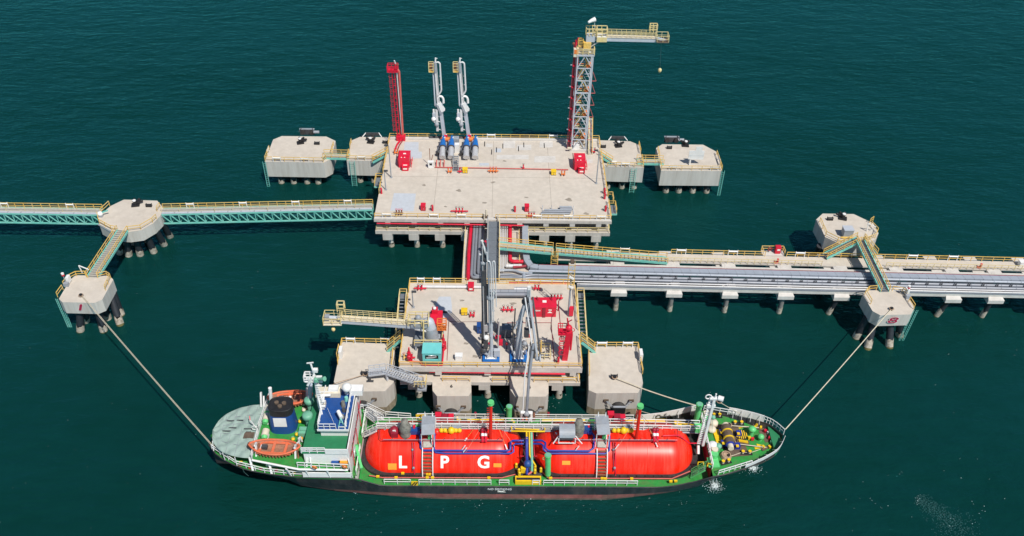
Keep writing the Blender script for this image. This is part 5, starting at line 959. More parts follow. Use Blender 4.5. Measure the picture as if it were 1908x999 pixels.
part("ladder", mb, t); rg = mesh_of(MB().box((0, 0, 0), (.6, .07, .07), "red"), "rung")
for k in range(12): inst("rung", rg, t, V(1045.5+k*.17, 661-k*3.4, yq))
hp = mesh_of(MB().ring((0, -.4, 0), .5, .05, "red", 10, 4), "cage_hoop")
for k in range(4): inst("cage_hoop", hp, t, V(1045.7+k*.5, 654-k*8.5, yq))
part("guide_pole", MB().pipe([V(1041, 570, 112), V(1043.5, 600, 107), V(1047.5, 636, 103.5)], .07, "red_dark", 6), t)
# loading arms on the loading platform
def blue_base(label, px, w):
    p = base(px, 676); t = thing("drip_tray", label, "drip tray", p+Vector((0, .9, 0)), None); z = 8.0; d = 2.4; x0, x1 = p.x-w/2, p.x+w/2; y0 = p.y; h = .42
    part("tray_wall", MB().bx(x0, x1, y0, y0+.4, z+.01, z+h, "bright_blue"), t); part("tray_wall", MB().bx(x0, x0+.4, y0+.402, y0+d, z+.01, z+h, "bright_blue"), t); part("tray_wall", MB().bx(x1-.4, x1, y0+.402, y0+d, z+.01, z+h, "bright_blue"), t); part("foundation", MB().bx(x0+.41, x1-.41, y0+.41, y0+d, z+.012, z+.2, "white"), t)
    return p
p1 = blue_base("blue edged drip tray under the upright left loading arm", 915, 2.7); p2 = blue_base("blue edged drip tray under the leaning right loading arm", 966, 2.7)
# left arm, upright
y1a = p1.y+1.3; P = lambda px, py, dy=0.0: V(px, py, y1a+dy)
b = Vector((p1.x+.05, y1a, 8.2)); t = thing("loading_arm", "upright grey loading arm rising far above the loading platform beside the catwalk", "loading arm", b)
part("riser", MB().pipe([b, P(915.5, 640), P(914.5, 560)], .36, "pale_steel", 12, True, .22), t); mb = MB()
for sx, sy in ((-.75, -.6), (.75, -.6), (.75, .6), (-.75, .6)): mb.add([b+Vector((sx, sy, 0)), b+Vector((sx*.3, sy*.3, 0)), b+Vector((sx*.3, sy*.3, 1.7))], [(0, 1, 2), (2, 1, 0)], "white"); mb.bar(b+Vector((sx, sy, .02)), b+Vector((sx*.3, sy*.3, 1.7)), .1, .1, "pale_steel")
part("gusset", mb, t)
part("main_boom", MB().pipe([P(912, 620, -.4), P(910.5, 500, -.4), P(908, 446, -.4)], .15, "grey_steel", 10), t); part("dark_boom", MB().bar(P(905, 640), P(900.5, 450), .3, .35, "dark_steel").pipe([P(908, 640, .2), P(904, 452, .2)], .11, "pipe_grey", 6).pipe([P(902.5, 645, -.2), P(898.5, 460, -.2)], .09, "silver", 6), t)
part("side_boom", MB().pipe([P(900.5, 640, .2), P(897, 470, .2)], .16, "pipe_grey", 8), t)
part("product_pipe", MB().pipe([P(920, 600, -.5), P(918.5, 500, -.5), P(917.5, 488, -.5), P(921, 486, -.5), P(922.5, 492, -.5), P(925, 572, -.5)], .09, "white_pipe", 8, True, None, .4), t)
part("product_pipe", MB().pipe([P(907, 470, -.6), P(908, 487, -.6), P(912, 487, -.6), P(914.5, 495, -.6), P(917, 600, -.6)], .10, "white_pipe", 8, True, None, .4), t)
part("apex_joint", MB().ball(P(906, 482), .5, "dark_steel", 8).ball(P(900, 490), .42, "grey_steel", 8).tube(P(898, 448), P(906, 474), .2, "white", 8).bar(P(893, 474), P(903, 474), .2, .2, "white"), t)
part("counterweight", MB().box(P(901.5, 516), (.55, .8, 2.8), "dark_steel").box(P(908, 540), (.3, .4, 2.0), "dark_steel"), t)
part("knuckle", MB().ball(P(914, 553), .7, "grey_steel", 8).bar(P(915, 580), P(920, 548), .3, .3, "pale_steel").bar(P(920, 580), P(912, 560), .25, .25, "grey_steel").ball(P(919.5, 545), .35, "white", 7), t)
part("valve_group", MB().box(P(905, 640, -.3), (.7, .7, 1.6), "dark_steel").ball(P(902, 652, -.3), .55, "dark_steel", 7).ball(P(906, 629, -.4), .45, "white", 7).box(P(907, 610), (.7, .6, 1.3), "silver").tube(P(898, 655, -.3), P(909, 661, -.3), .22, "grey_steel", 8).tube(P(901, 640), P(897, 600), .16, "dark_steel", 6), t)
part("junction_box", MB().box(P(926, 657, -.2), (.95, .6, 1.3), "pale_steel"), t)
part("small_pipe", MB().pipe([P(930, 600, .4), P(928, 640, .2), P(929, 652, .2)], .12, "silver", 6).pipe([P(899, 560), P(898, 640), P(895, 668, -.5)], .12, "dark_steel", 6), t)
part("control_box", MB().box(P(932, 638, .8), (.8, .7, .8), "red").box(P(928, 628, .8), (.9, .5, .35), "red"), t)
# right arm, leaning, connected to the ship
y2a = p2.y+1.3; Q = lambda px, py, dy=0.0: V(px, py, y2a+dy)
b = Vector((p2.x+.05, y2a, 8.2)); t = thing("loading_arm", "grey loading arm on a tapered leg reaching down to the ship manifold", "loading arm", b)
part("riser", MB().pipe([b, Q(967, 630), Q(970, 590), Q(979, 560)], .62, "pale_steel", 12, True, .2), t); mb = MB()
for sx, sy in ((-.85, -.6), (.85, -.6), (.85, .6), (-.85, .6)): mb.add([b+Vector((sx, sy, 0)), b+Vector((sx*.3, sy*.3, 0)), b+Vector((sx*.3, sy*.3, 1.8))], [(0, 1, 2), (2, 1, 0)], "white"); mb.bar(b+Vector((sx, sy, .02)), b+Vector((sx*.3, sy*.3, 1.8)), .1, .1, "pale_steel")
part("gusset", mb, t)
part("frame", MB().bar(Q(959, 612), Q(979, 572), .3, .3, "pale_steel").bar(Q(961, 600), Q(975, 600), .25, .25, "grey_steel").bar(Q(960, 575), Q(958, 612), .2, .2, "dark_steel").bar(Q(974, 590), Q(982, 560), .25, .25, "white"), t)
part("apex_joint", MB().ball(Q(984, 556), .55, "dark_steel", 8).box(Q(985, 545), (.5, .6, 1.4), "grey_steel").ball(Q(978, 562), .55, "dark_steel", 7).bar(Q(986, 534), Q(987, 560), .45, .5, "white"), t)
ap = Q(985, 550); el = V(1001, 668, 96.6); mf = V(981, 771, 92.4)
part("inboard_boom", MB().bar(ap+Vector((.1, -.4, 0)), el, .3, .42, "grey_steel").pipe([ap+Vector((-.55, -.5, 0)), el+Vector((-.5, 0, 0))], .11, "white_pipe", 8).pipe([ap+Vector((.6, -.5, .1)), el+Vector((.5, 0, .1))], .14, "dark_steel", 8), t)
part("elbow", MB().ball(el, .4, "grey_steel", 8).box(el+Vector((-.6, .1, 1.0)), (.5, .5, 1.8), "dark_steel").ring(el+Vector((.4, -.2, .3)), .5, .1, "pale_steel", 12, 5, (1, 0, 0)), t)
part("outboard_boom", MB().pipe([V(994, 640, 97.2), V(986, 700, 94.6), mf], .22, "pipe_grey", 10).pipe([V(986, 645, 97.0), V(978, 700, 94.6), V(974, 768, 92.6)], .11, "white_pipe", 8).bar(V(990, 645, 97.2), V(983, 705, 94.3), .2, .3, "dark_steel"), t)
part("triple_swivel", MB().ball(mf, .5, "grey_steel", 8).tube(mf+Vector((-.9, .1, .2)), mf+Vector((.9, .1, .1)), .28, "white", 8).tube(mf+Vector((-.8, 0, .2)), mf+Vector((-.8, -.3, -1.4)), .22, "silver", 8).tube(mf+Vector((.7, 0, .2)), mf+Vector((.8, -.3, -1.4)), .22, "white", 8).box(mf+Vector((-.2, 0, -.7)), (1.2, .6, .7), "dark_steel"), t)
part("valve_group", MB().box(Q(981, 620, .5), (.8, .7, 1.4), "dark_steel").ball(Q(978, 640, .3), .4, "grey_steel", 7).box(Q(983, 600, .3), (.6, .5, 1.6), "silver").tube(Q(957, 660), Q(955, 600), .14, "dark_steel", 6).tube(Q(960, 665, -.2), Q(953, 645, .2), .2, "white", 8), t)
part("counterweight", MB().box(Q(987.5, 575, .2), (.8, 1.0, 2.6), "grey_steel").box(Q(988, 602, .2), (.6, .8, 1.6), "dark_steel"), t)
part("control_box", MB().box(Q(983, 626, .8), (.9, .5, .35), "red_faded"), t)
# small pipework round the feet of the loading arms
rnd = random.Random(3)
for nm, (c0, c1), ms in (("left", (896, 930), ("dark_steel", "pipe_grey", "silver", "pipe_grey", "white_pipe", "red")), ("right", (952, 990), ("dark_steel", "pipe_grey", "silver", "dark_steel", "white_pipe", "red"))):
    t = thing("arm_pipework", "thicket of small valves and pipes at the foot of the "+("upright" if nm == "left" else "leaning")+" loading arm", "pipework", base((c0+c1)/2, 655))
    for i in range(34):
        p = base(rnd.uniform(c0, c1), rnd.uniform(610, 668)); h = rnd.uniform(.5, 2.6); m = rnd.choice(ms); d = Vector((rnd.uniform(-.9, .9), rnd.uniform(-.6, .6), 0))
        k = i % 3
        if k == 0: part("small_pipe", MB().pipe([p, p+Vector((0, 0, h)), p+d+Vector((0, 0, h))], rnd.uniform(.05, .1), m, 6, True, None, .2), t)
        elif k == 1: part("valve", MB().ball(p+Vector((0, 0, h*.6)), rnd.uniform(.15, .28), m, 5).cyl(p, .06, h*.6, "dark_steel", 5), t)
        else: part("junction_box", MB().box(p+Vector((0, 0, h*.6)), (rnd.uniform(.2, .5), .3, rnd.uniform(.3, .7)), m if m != "red" else "pale_steel").cyl(p, .05, h*.4, "dark_steel", 5), t)
# blue grey cabinet between the arms, pedestals and header ducts
cabinet("slate blue cabinet between the two loading arms with a white plate on top", 944, 630, 1.5, 1.5, 1.7, m="grating", name="control_cabinet", prints=((-.1, .5, .5, ""),)); cabinet("slim navy cabinet left of the upright loading arm", 893, 622, .7, 1.0, 1.5, m="ship_blue", name="control_cabinet")
solo("post_box", MB().box(base(944, 650)+Vector((0, 0, .5)), (.15, .15, 1.0), "dark_steel").ball(base(944, 650)+Vector((0, 0, 1.1)), .28, "red", 7), "red push button post between the loading arms", "post")
pipeline("upper horizontal silver duct between the upright arm and the leaning arm", [base(911, 543, 9.0), base(985, 543, 9.0)], .36, "pipe_grey", 5); pipeline("lower horizontal silver duct between the upright arm and the leaning arm", [base(911, 548.5, 9.0), base(981, 549, 9.0), base(986, 556, 9.0), base(986, 575, 8.8)], .38, "pipe_grey", 2); along("short insulated silver duct behind the pair of ducts", 958, 539, 988, 539, 9.1, .42, "silver", 3)
mb = MB(); p = base(1008, 670); t = thing("jib_stand", "yellow framed pulpit with silver valves right of the leaning loading arm", "pulpit", p)
rail(t, [p+Vector(v) for v in ((-1.3, 0, 0), (1.5, 0, 0), (1.5, 2.4, 0), (-1.3, 2.4, 0))], m="pale_yellow", close=True, sp=.9, h=1.3, mids=(.5,)); part("mast", MB().tube(p+Vector((0, 1.6, 0)), p+Vector((0, 1.6, 2.6)), .14, "yellow", 8), t); part("valve", MB().ball(p+Vector((.2, .5, .5)), .4, "silver", 7).ball(p+Vector((.9, .7, .4)), .35, "grey_steel", 7).tube(p+Vector((-.3, .3, .3)), p+Vector((1.2, .4, .3)), .12, "silver", 8).tube(p+Vector((-.6, .9, .2)), p+Vector((.6, .9, .8)), .12, "dark_steel", 8), t)
# grey access gangway resting on the left breasting dolphin
t = thing("boarding_ladder", "grey cranked aluminium boarding ladder lying across the gap to the left breasting dolphin", "boarding ladder", A(716, 693, 6))
g0, g1, g2 = A(687, 695, 6.6), A(718, 691, 6.9), A(784, 713, 6.7)
for a, b, n in ((g0, g1, 8), (g1, g2, 15)):
    d = (b-a); s = Vector((-d.y, d.x, 0)).normalized()
    for k in (-1, 1):
        part("stringer", MB().bar(a+s*k*.65, b+s*k*.65, .12, .35, "pale_steel"), t); rail(t, [a+s*k*.65, b+s*k*.65], m="pale_steel", sp=.8, h=.95, r=.04)
    tm = mesh_of(MB().box((0, 0, 0), (.26, 1.2, .06), "silver"), "tread")
    for i in range(n): inst("tread", tm, t, lerp(a, b, (i+.5)/n), (0, 0, math.atan2(d.y, d.x)))
part("support_leg", MB().bar(g0+Vector((.3, -.5, 0)), g0+Vector((.1, -.7, -1.2)), .25, .3, "dark_steel").box(g0+Vector((.2, -.7, -1.15)), (1.1, .4, .15), "dark_steel"), t); part("support_leg", MB().bar(g1+Vector((.2, -.6, 0)), g1+Vector((.3, -.7, -1.4)), .3, .3, "pale_steel"), t); part("under_beam", MB().bar(g0+Vector((0, -.4, -.3)), g1+Vector((0, -.4, -.35)), .4, .4, "dark_steel").bar(g1+Vector((0, -.4, -.35)), g2+Vector((0, -.4, -.35)), .3, .35, "dark_steel"), t)
part("turning_head", MB().ball(g2+Vector((.2, -.3, -.2)), .6, "grey_steel", 8).box(g2+Vector((.2, -.3, -.9)), (1.4, 1.2, .3), "grey_steel"), t); rail(t, [g2+Vector((-.9, -.9, 0)), g2+Vector((.8, -.9, 0)), g2+Vector((.9, .6, 0))], m="pale_yellow", sp=.6, h=1.2)
# ------------------------------------------------------------------ the gas ship
YC = 87.1
def itp(tab, x):
    if x <= tab[0][0]: return tab[0][1]
    for (a, u), (b, v) in zip(tab, tab[1:]):
        if x <= b: return u+(v-u)*(x-a)/(b-a)
    return tab[-1][1]
HBD = [(-42.8, .4), (-42.4, 1.4), (-41.2, 2.7), (-39.2, 4.1), (-36.3, 5.3), (-33, 6.0), (-29, 6.45), (-25, 6.6), (-20, 6.6), (-15, 6.48), (20, 6.48), (26, 6.5), (30, 6.45), (32, 6.25), (34.5, 5.55), (36.2, 4.95), (38.4, 4.0), (39.9, 3.2), (40.9, 2.5), (41.6, 1.6), (42.0, .9), (42.3, .35)]
HBW = [(-42.7, .02), (-38, .25), (-36, 1.3), (-33, 2.5), (-29, 3.7), (-24, 4.8), (-19, 5.5), (-13, 6.1), (-8, 6.3), (16, 6.3), (20, 5.8), (24, 5.0), (28, 3.9), (32, 2.6), (36, 1.1), (38.5, .15), (42.4, .02)]
ZTOP = [(-43, 5.7), (-36, 5.2), (-20.6, 5.15), (-19.6, 4.7), (-17.2, 3.45), (-16, 3.25), (23, 3.25), (25, 3.5), (28, 4.5), (31, 5.7), (36, 6.1), (43.2, 7.0)]
def hbd(x): return itp(HBD, x)
def hbw(x): return itp(HBW, x)
def ztop(x): return itp(ZTOP, x)
ship = thing("gas_tanker", "green and black gas tanker carrying two huge red tanks lettered LPG, moored alongside", "ship", (0, YC, 0))
xs = [-42.7, -42.3, -41.7, -41, -40, -39, -37.7, -36.5, -34.7, -33, -31, -29, -26.5, -24, -21.5, -20.6, -19.6, -18.4, -17.2, -16, -12, -8, -4, 0, 4, 8, 12, 16, 20, 23, 25, 26.5, 28, 29.5, 31, 32.5, 34, 35.5, 37, 38.2, 39.5, 40.4, 41.1, 41.6, 42.0, 42.3]
def hull_y(x, z):
    k = max(0.0, min(1.0, z/ztop(x))); k = k**(.55 if abs(x) < 30 else .9); return hbw(x)+(hbd(x)-hbw(x))*k
def hull_mesh():
    mb = MB(); 
    for s in (-1, 1):
        rows = []
        for x in xs:
            zt = ztop(x); band = 1.35 if x < 28 else 1.35+(x-28)*.16
            zk = max(0, (x-37.6)/5.4)**1.25*5.6; zs = [-2.0, 0.0, .45, min(band, zt-.6), (band+zt)/2, zt-.42, zt]
            if zk > .05: zs = [zk+(zt-zk)*q for q in (0, .12, .25, .4, .6, .85, 1)]
            rows.append([Vector((x, YC+s*(hull_y(x, max(z, 0))*(min(1, (z-zk)/1.2+.03) if zk > .05 else 1) if z >= 0 else hbw(x)*.9), z)) for z in zs])
        for i in range(len(xs)-1):
            for j in range(6):
                xm = (xs[i]+xs[i+1])/2
                m = ("hull_rust", "hull_rust", "hull_red", "hull_black", "hull_black", "ship_green" if xm < -19.8 else "hull_black")[j]
                if xm > 27 and j < 3: m = "hull_rust"
                if xm > 34: m = "hull_rust" if j < 4 else "hull_black"
                q = [rows[i][j], rows[i+1][j], rows[i+1][j+1], rows[i][j+1]]
                if s > 0: q.reverse()
                mb.add(q, [(0, 1, 2, 3)], m, True)
    return mb
part("hull", hull_mesh(), ship)
def deck_poly(x0, x1, inset, n=26, z=None):
    X = [x0+(x1-x0)*i/n for i in range(n+1)]
    hb = lambda x: max(.05, (hbd(x) if z is None else hull_y(x, z))-inset)
    return [(x, YC-hb(x)) for x in X]+[(x, YC+hb(x)) for x in reversed(X)]
def deck(name, x0, x1, z, m, inset=.06, parent=None, th=.12):
    mb = MB(); mb.prism(deck_poly(x0, x1, inset, 26, z-th), z-th, z, m); return part(name, mb, parent or ship)
deck("poop_deck", -42.5, -20.6, 5.0, "ship_green"); deck("main_deck", -20.2, 31.0, 3.2, "ship_green"); deck("forecastle_deck", 30.9, 42.0, 5.6, "ship_green", .08)
# gunwale strips
def edge_run(x0, x1, s, dz=0.0, n=14, inset=0.0): return [Vector((x0+(x1-x0)*i/n, YC+s*(hbd(x0+(x1-x0)*i/n)-inset), ztop(x0+(x1-x0)*i/n)+dz)) for i in range(n+1)]
for s in (-1, 1): part("gunwale", MB().pipe(edge_run(-42.5, 42.25, s, .02, 60), .09, "hull_black", 6), ship)
# dark insulated trunk below the tanks
T1, T2 = (A(678, 845, 4.2).x, A(976, 845, 4.2).x), (A(993, 845, 4.2).x, A(1292, 842, 4.2).x)
R_T, ZA = 4.6, 2.95; HEAD = 4.3
def capsule(x0, x1, hw, hl, n=10):
    pts = []
    for i in range(n+1): a = math.pi/2*i/n-math.pi/2; pts.append((x1-hl+hl*math.cos(a)**.8 if math.cos(a) > 0 else x1-hl, YC+hw*math.sin(a)))
    for i in range(n+1): a = math.pi/2*i/n; pts.append((x1-hl+hl*max(0, math.cos(a))**.8, YC+hw*math.sin(a)))
    for i in range(n+1): a = math.pi/2*i/n+math.pi/2; pts.append((x0+hl-hl*max(0, -math.cos(a))**.8, YC+hw*math.sin(a)))
    for i in range(n+1): a = math.pi/2*i/n+math.pi; pts.append((x0+hl-hl*max(0, -math.cos(a))**.8, YC+hw*math.sin(a)))
    out = []
    for p in pts:
        if not out or (Vector(p)-Vector(out[-1])).length > .02: out.append(p)
    return out
def tank_surface(px, py, off=0.0):           # the photograph's ray on the tank barrel
    d = ray(px, py); R = R_T+off; o = CP-Vector((0, YC, ZA)); a = d.y**2+d.z**2; b = 2*(o.y*d.y+o.z*d.z); c = o.y**2+o.z**2-R*R; q = b*b-4*a*c
    if q < 0: return A(px, py, ZA+R*.85)
    return CP+d*((-b-math.sqrt(q))/(2*a))
tanks = []
for (x0, x1) in (T1, T2):
    mb = MB(); mb.prism(capsule(x0-.75, x1+.75, R_T+.35, HEAD+.5), 3.1, 3.75, "rubber"); part("tank_saddle", mb, ship)
    prof = []
    n = 12
    for i in range(n+1): a = math.pi/2*i/n; prof.append((max(.02, R_T*math.sin(a)**.9), x0+HEAD-HEAD*math.cos(a)))
    for i in range(n, -1, -1): a = math.pi/2*i/n; prof.append((max(.02, R_T*math.sin(a)**.9), x1-HEAD+HEAD*math.cos(a)))
    mb = MB(); mb.lathe((0, YC, ZA), prof, "tank_red", 40, axis='X'); tk = part("tank", mb, ship, "long red gas tank marked with the letters L P G" if x0 < 0 else "plain long red gas tank nearer the bow"); tanks.append(tk)
    nm = 5
    for i in range(1, nm): x = x0+HEAD+(x1-x0-2*HEAD)*i/nm; part("weld_ring", MB().ring((x, YC, ZA), R_T+.002, .022, "tank_red", 40, 4, (1, 0, 0)), tk)
def on_tank(mb, px, py):                      # wrap flat lettering (x right, y up) round the barrel
    c = tank_surface(px, py); a0 = math.atan2(c.z-ZA, -(c.y-YC)); out = []
    for v in mb.v: a = a0+v.y/R_T; r = R_T+.02+v.z; out.append(Vector((c.x+v.x, YC-r*math.cos(a), ZA+r*math.sin(a))))
    mb.v = out; return mb
hh = (tank_surface(750, 850)-tank_surface(750, 875)).length
for ch, px in (("L", 750), ("P", 828), ("G", 901)): part("letter", on_tank(dice(text_mb(ch, hh*1.24, "print_white", .075, .012), "print_white", .18), px, 862.5), tanks[0])
def tank_plate(k, px, py, w, h): 
    mb = MB(); vs = []; n = 4
    for j in range(n+1):
        for x in (-w/2, w/2): vs.append(Vector((x, -h/2+h*j/n, .012)))
    mb.add(vs, [(2*j, 2*j+1, 2*j+3, 2*j+2) for j in range(n)], "print_orange"); part("orange_plate", on_tank(mb, px, py), tanks[k])
tank_plate(0, 731, 869.5, 1.25, 1.0); tank_plate(0, 927, 867, 1.15, .6); tank_plate(1, 1055, 862.5, 1.2, .6)
# ladders and access shelters on each tank
for k, px in ((0, 797), (1, 1121.5)):
    c = tank_surface(px, 850); a0 = math.atan2(ZA+.1-ZA, 1); ls = MB(); x = c.x
    for sx in (-.75, .75):
        ls.pipe([Vector((x+sx, YC-(R_T+.45)*math.cos(rad(a)), ZA+(R_T+.45)*math.sin(rad(a)))) for a in range(4, 62, 6)], .09, "white", 6)
    part("tank_ladder", ls, ship); rm = mesh_of(MB().box((0, 0, 0), (1.5, .28, .07), "rust"), "rung")
    for a in range(6, 60, 6): inst("rung", rm, ship, (x, YC-(R_T+.35)*math.cos(rad(a)), ZA+(R_T+.35)*math.sin(rad(a))), None)
    h0 = A(px+1, 786, 10.6); mb = MB(); mb.box(h0+Vector((0, .35, 0)), (1.9, 1.6, .1), "grey_steel"); part("shelter_roof", mb, ship); part("shelter_roof", MB().bar(h0+Vector((0, -.45, -.02)), h0+Vector((.1, -2.0, -.5)), 1.9, .1, "grey_steel"), ship)
    for sx in (-.9, .9):
        for dy, zb in ((.9, 7.0), (-1.9, 7.3)): part("shelter_post", MB().bar(h0+Vector((sx, dy, -.1 if dy > 0 else -.5)), Vector((h0.x+sx, h0.y+dy, zb)), .1, .1, "white"), ship)
        part("shelter_horn", MB().tube(h0+Vector((sx*.6, 1.1, 0)), h0+Vector((sx*.6, 1.1, .9)), .13, "white", 6, .03), ship)
    part("landing", MB().bar(tank_surface(px, 818, .3), tank_surface(px, 834, .35), 1.3, .1, "grating_light"), ship); part("green_locker", MB().box(A(px+4, 812, 8.2), (.5, .7, 1.0), "mint"), ship); part("green_locker", MB().box(A(px-18, 793, 8.2), (.5, .5, .8), "mint"), ship)
    rail(tanks[k], [tank_surface(px+8, 830, .3), tank_surface(px+8, 808, .3)], m="white", h=1.0, sp=1.0)
# raised walkway over the tanks
zw = 7.7; yw0 = A(830, 799, zw).y; yw1 = A(830, 788, zw).y; xa, xb = A(703, 795, zw).x, A(1180, 795, zw).x
e1 = A(1302, 803, 6.5); e1b = A(1302, 793, 6.5)
wk = part("walkway", MB().bx(xa, xb, yw0, yw1, zw-.1, zw, "grating_light").add([(xb, yw0, zw), (e1.x, e1.y, e1.z), (e1b.x, e1b.y, e1b.z), (xb, yw1, zw)], [(0, 1, 2, 3)], "grating_light"), ship)
rail(ship, [(xa, yw0, zw), (xb, yw0, zw), tuple(e1)], m="white", sp=1.35, r=.055, mids=(.5,)); rail(ship, [(xa, yw1, zw), (xb, yw1, zw), tuple(e1b)], m="white", sp=1.7, r=.05, mids=(.5,))
for dy, rr, m in ((-.5, .16, "pipe_grey"), (-.15, .14, "white_pipe"), (.2, .1, "red_faded")): part("deck_pipe", MB().pipe([(xa+1, (yw0+yw1)/2+dy, zw-.45), (xb, (yw0+yw1)/2+dy, zw-.45), tuple(Vector((e1.x, (e1.y+e1b.y)/2+dy, e1.z-.45)))], rr, m, 8), ship)
tr = mesh_of(MB().bx(-.08, .08, -.08, .08, -5.5, 0, "white"), "trestle_leg")
for i in range(9): inst("trestle_leg", tr, ship, (xa+(xb-xa)*i/8, yw1+.1, zw-.1))
part("box_end", MB().box(A(1300.5, 798, 6.6), (1.1, 1.1, .9), "mint"), ship)
def stair_s(a, b, w=.9, m="white", n=9):
    a, b = Vector(a), Vector(b); d = (b-a).normalized(); s = Vector((-d.y, d.x, 0)).normalized(); part("stair", MB().bar(a+s*w/2, b+s*w/2, .1, .25, m).bar(a-s*w/2, b-s*w/2, .1, .25, m), ship)
    tm = mesh_of(MB().box((0, 0, 0), (.2, w-.1, .05), "grating"), "stair_tread")
    for i in range(n): inst("stair_tread", tm, ship, lerp(a, b, (i+.5)/n), (0, 0, math.atan2(d.y, d.x)))
    for k in (-1, 1): rail(ship, [a+s*k*w/2, b+s*k*w/2], m=m, sp=1.5, h=1.0, r=.032)
stair_s(A(681, 810, 5.3), A(704, 799, zw)); stair_s(A(683, 770, 5.3), A(702, 784, 5.9)); stair_s(A(684, 763, 5.3), A(716, 778, 3.6))
# white ship rails
def hull_rail(x0, x1, s, z=None, inset=.12, m="white", sp=1.75, n=None, h=1.05, mids=(.5,)):
    n = n or max(1, int(abs(x1-x0)/4)); rail(ship, [Vector((x0+(x1-x0)*i/n, YC+s*(hbd(x0+(x1-x0)*i/n)-inset), z if z is not None else ztop(x0+(x1-x0)*i/n))) for i in range(n+1)], m=m, sp=sp, r=.045, mids=mids, h=h)
for a_, b_ in ((-16.4, -12.6), (-11.4, -1.0), (.2, 1.6), (5.0, 6.0), (6.6, 20.2)): hull_rail(a_, b_, -1, inset=.34)
part("hazard_plate", MB().box((-12.0, YC-6.4, 3.75), (.95, .1, .9), "bright_yellow").bar((-12.4, YC-6.46, 3.4), (-11.9, YC-6.46, 4.1), .03, .18, "black").bar((-12.0, YC-6.46, 3.4), (-11.6, YC-6.46, 4.1), .03, .18, "black"), ship); part("hazard_plate", MB().box((-12.1, YC+6.2, 3.75), (1.4, .1, 1.0), "bright_yellow").bar((-12.6, YC+6.12, 3.3), (-12.0, YC+6.12, 4.2), .03, .22, "black"), ship)
hull_rail(-17.5, -13.6, 1); hull_rail(-12.6, .9, 1); hull_rail(4.9, 21.0, 1); hull_rail(-41.8, -20.8, -1, sp=1.6); hull_rail(-36, -20.8, 1, sp=1.8)
# fire main round the tank on the near side
zf = 3.75; rp = [A(688, 886, zf), A(712, 890, zf), A(935, 890.5, zf), A(960, 884, zf)]; part("fire_main", MB().pipe(rp, .09, "red_faded", 6), ship); rp = [A(1008, 878, zf), A(1022, 891, zf), A(1252, 892, zf), A(1286, 878, zf)]; part("fire_main", MB().pipe(rp, .09, "red_faded", 6), ship)
cl = mesh_of(MB().box((0, 0, 0), (.45, .28, .28), "bright_yellow"), "pipe_clamp"); st = mesh_of(MB().box((0, 0, -.28), (.16, .3, .56), "black"), "pipe_stay")
for px, py in ((704, 888), (738, 890), (796, 890), (806, 890), (911, 890.5), (1026, 891), (1122, 891.5), (1128, 892), (1177, 892), (1250, 897), (1259, 896.5)): inst("pipe_clamp", cl, ship, A(px, py, zf+.05))
for i in range(14): inst("pipe_stay", st, ship, A(715+i*16.5, 887, zf)); inst("pipe_stay", st, ship, A(1028+i*15.8, 887.5, zf))
for px, py in ((750.5, 882), (797, 884), (800, 884)): inst("pipe_clamp", cl, ship, A(px, py, 3.9))
# piping on the tanks
def tp_(pts, off): return [tank_surface(x, y, off) for x, y in pts]
bl1 = tp_([(768, 806), (781, 806), (783, 815), (784, 834), (789, 839.5), (946, 840), (951, 838), (951.5, 824)], .35)+[A(955, 821, 7.3), A(985, 821, 7.3), A(1010, 821, 7.3)]+tp_([(1016, 825), (1016, 835), (1022, 840), (1098, 840.5), (1106, 835), (1107, 812), (1100, 804), (1090, 804)], .35)
part("blue_pipe", MB().pipe(bl1, .16, "pipe_blue", 8), ship)
bl2 = tp_([(810, 808), (809, 835), (811, 843), (830, 845), (952, 845), (957, 842), (957, 830)], .3)+[A(960, 827, 7.1), A(985, 827, 7.1), A(1008, 827, 7.1)]+tp_([(1012, 830), (1013, 838), (1021, 845), (1128, 845.5), (1135, 840), (1136, 812)], .3)
part("blue_pipe", MB().pipe(bl2, .14, "pipe_blue", 8), ship)
part("valve_cluster", MB().box(A(772, 803, 8.1), (1.7, .8, .8), "ship_blue").ball(A(779, 806, 7.9), .4, "pipe_blue", 7).box(A(772, 798, 8.3), (.3, .5, .9), "red"), ship); part("valve_cluster", MB().box(A(1093, 801, 8.1), (1.5, .8, 1.0), "ship_blue").ball(A(1099, 806, 7.9), .4, "pipe_blue", 7).box(A(1097, 797, 8.3), (.3, .5, .9), "red"), ship)
for k, x0, x1, xs_ in ((0, 706, 938, (726, 752, 800, 823, 843, 864, 885, 924)), (1, 1030, 1262, (1060, 1082, 1150, 1170, 1190, 1240))):
    part("guard_pipe", MB().pipe(tp_([(x0+1, 800), (x0+2, 817), (x0+6, 821), (x1, 822.5), (x1, 800)], .5), .06, "red_dark", 6).pipe(tp_([(x0+8, 819), (x1, 820)], .55), .05, "pipe_grey", 6), tanks[k])
    for x in xs_: part("guard_stay", MB().bar(tank_surface(x, 823, 0), tank_surface(x+7, 815, .5), .05, .05, "brown_dark"), tanks[k])
for k, px in ((0, 768.5), (1, 1143)):
    part("drain_pipe", MB().pipe(tp_([(px-.5, 824), (px, 850), (px+.5, 878)], .22), .1, "red_dark", 6).pipe(tp_([(px+4, 824), (px+3.5, 850), (px+4, 888)], .3), .07, "red", 6), tanks[k]); part("stop_valve", MB().ball(tank_surface(px, 838, .3), .2, "pipe_grey", 6).ball(tank_surface(px+2, 872, .3), .22, "pipe_grey", 6), tanks[k])
for px, py in ((860, 839), (863, 843), (1072, 840), (1146, 837)): part("stop_valve", MB().bar(tank_surface(px, py, .4), tank_surface(px+7, py-9, .9), .1, .1, "white"), ship)
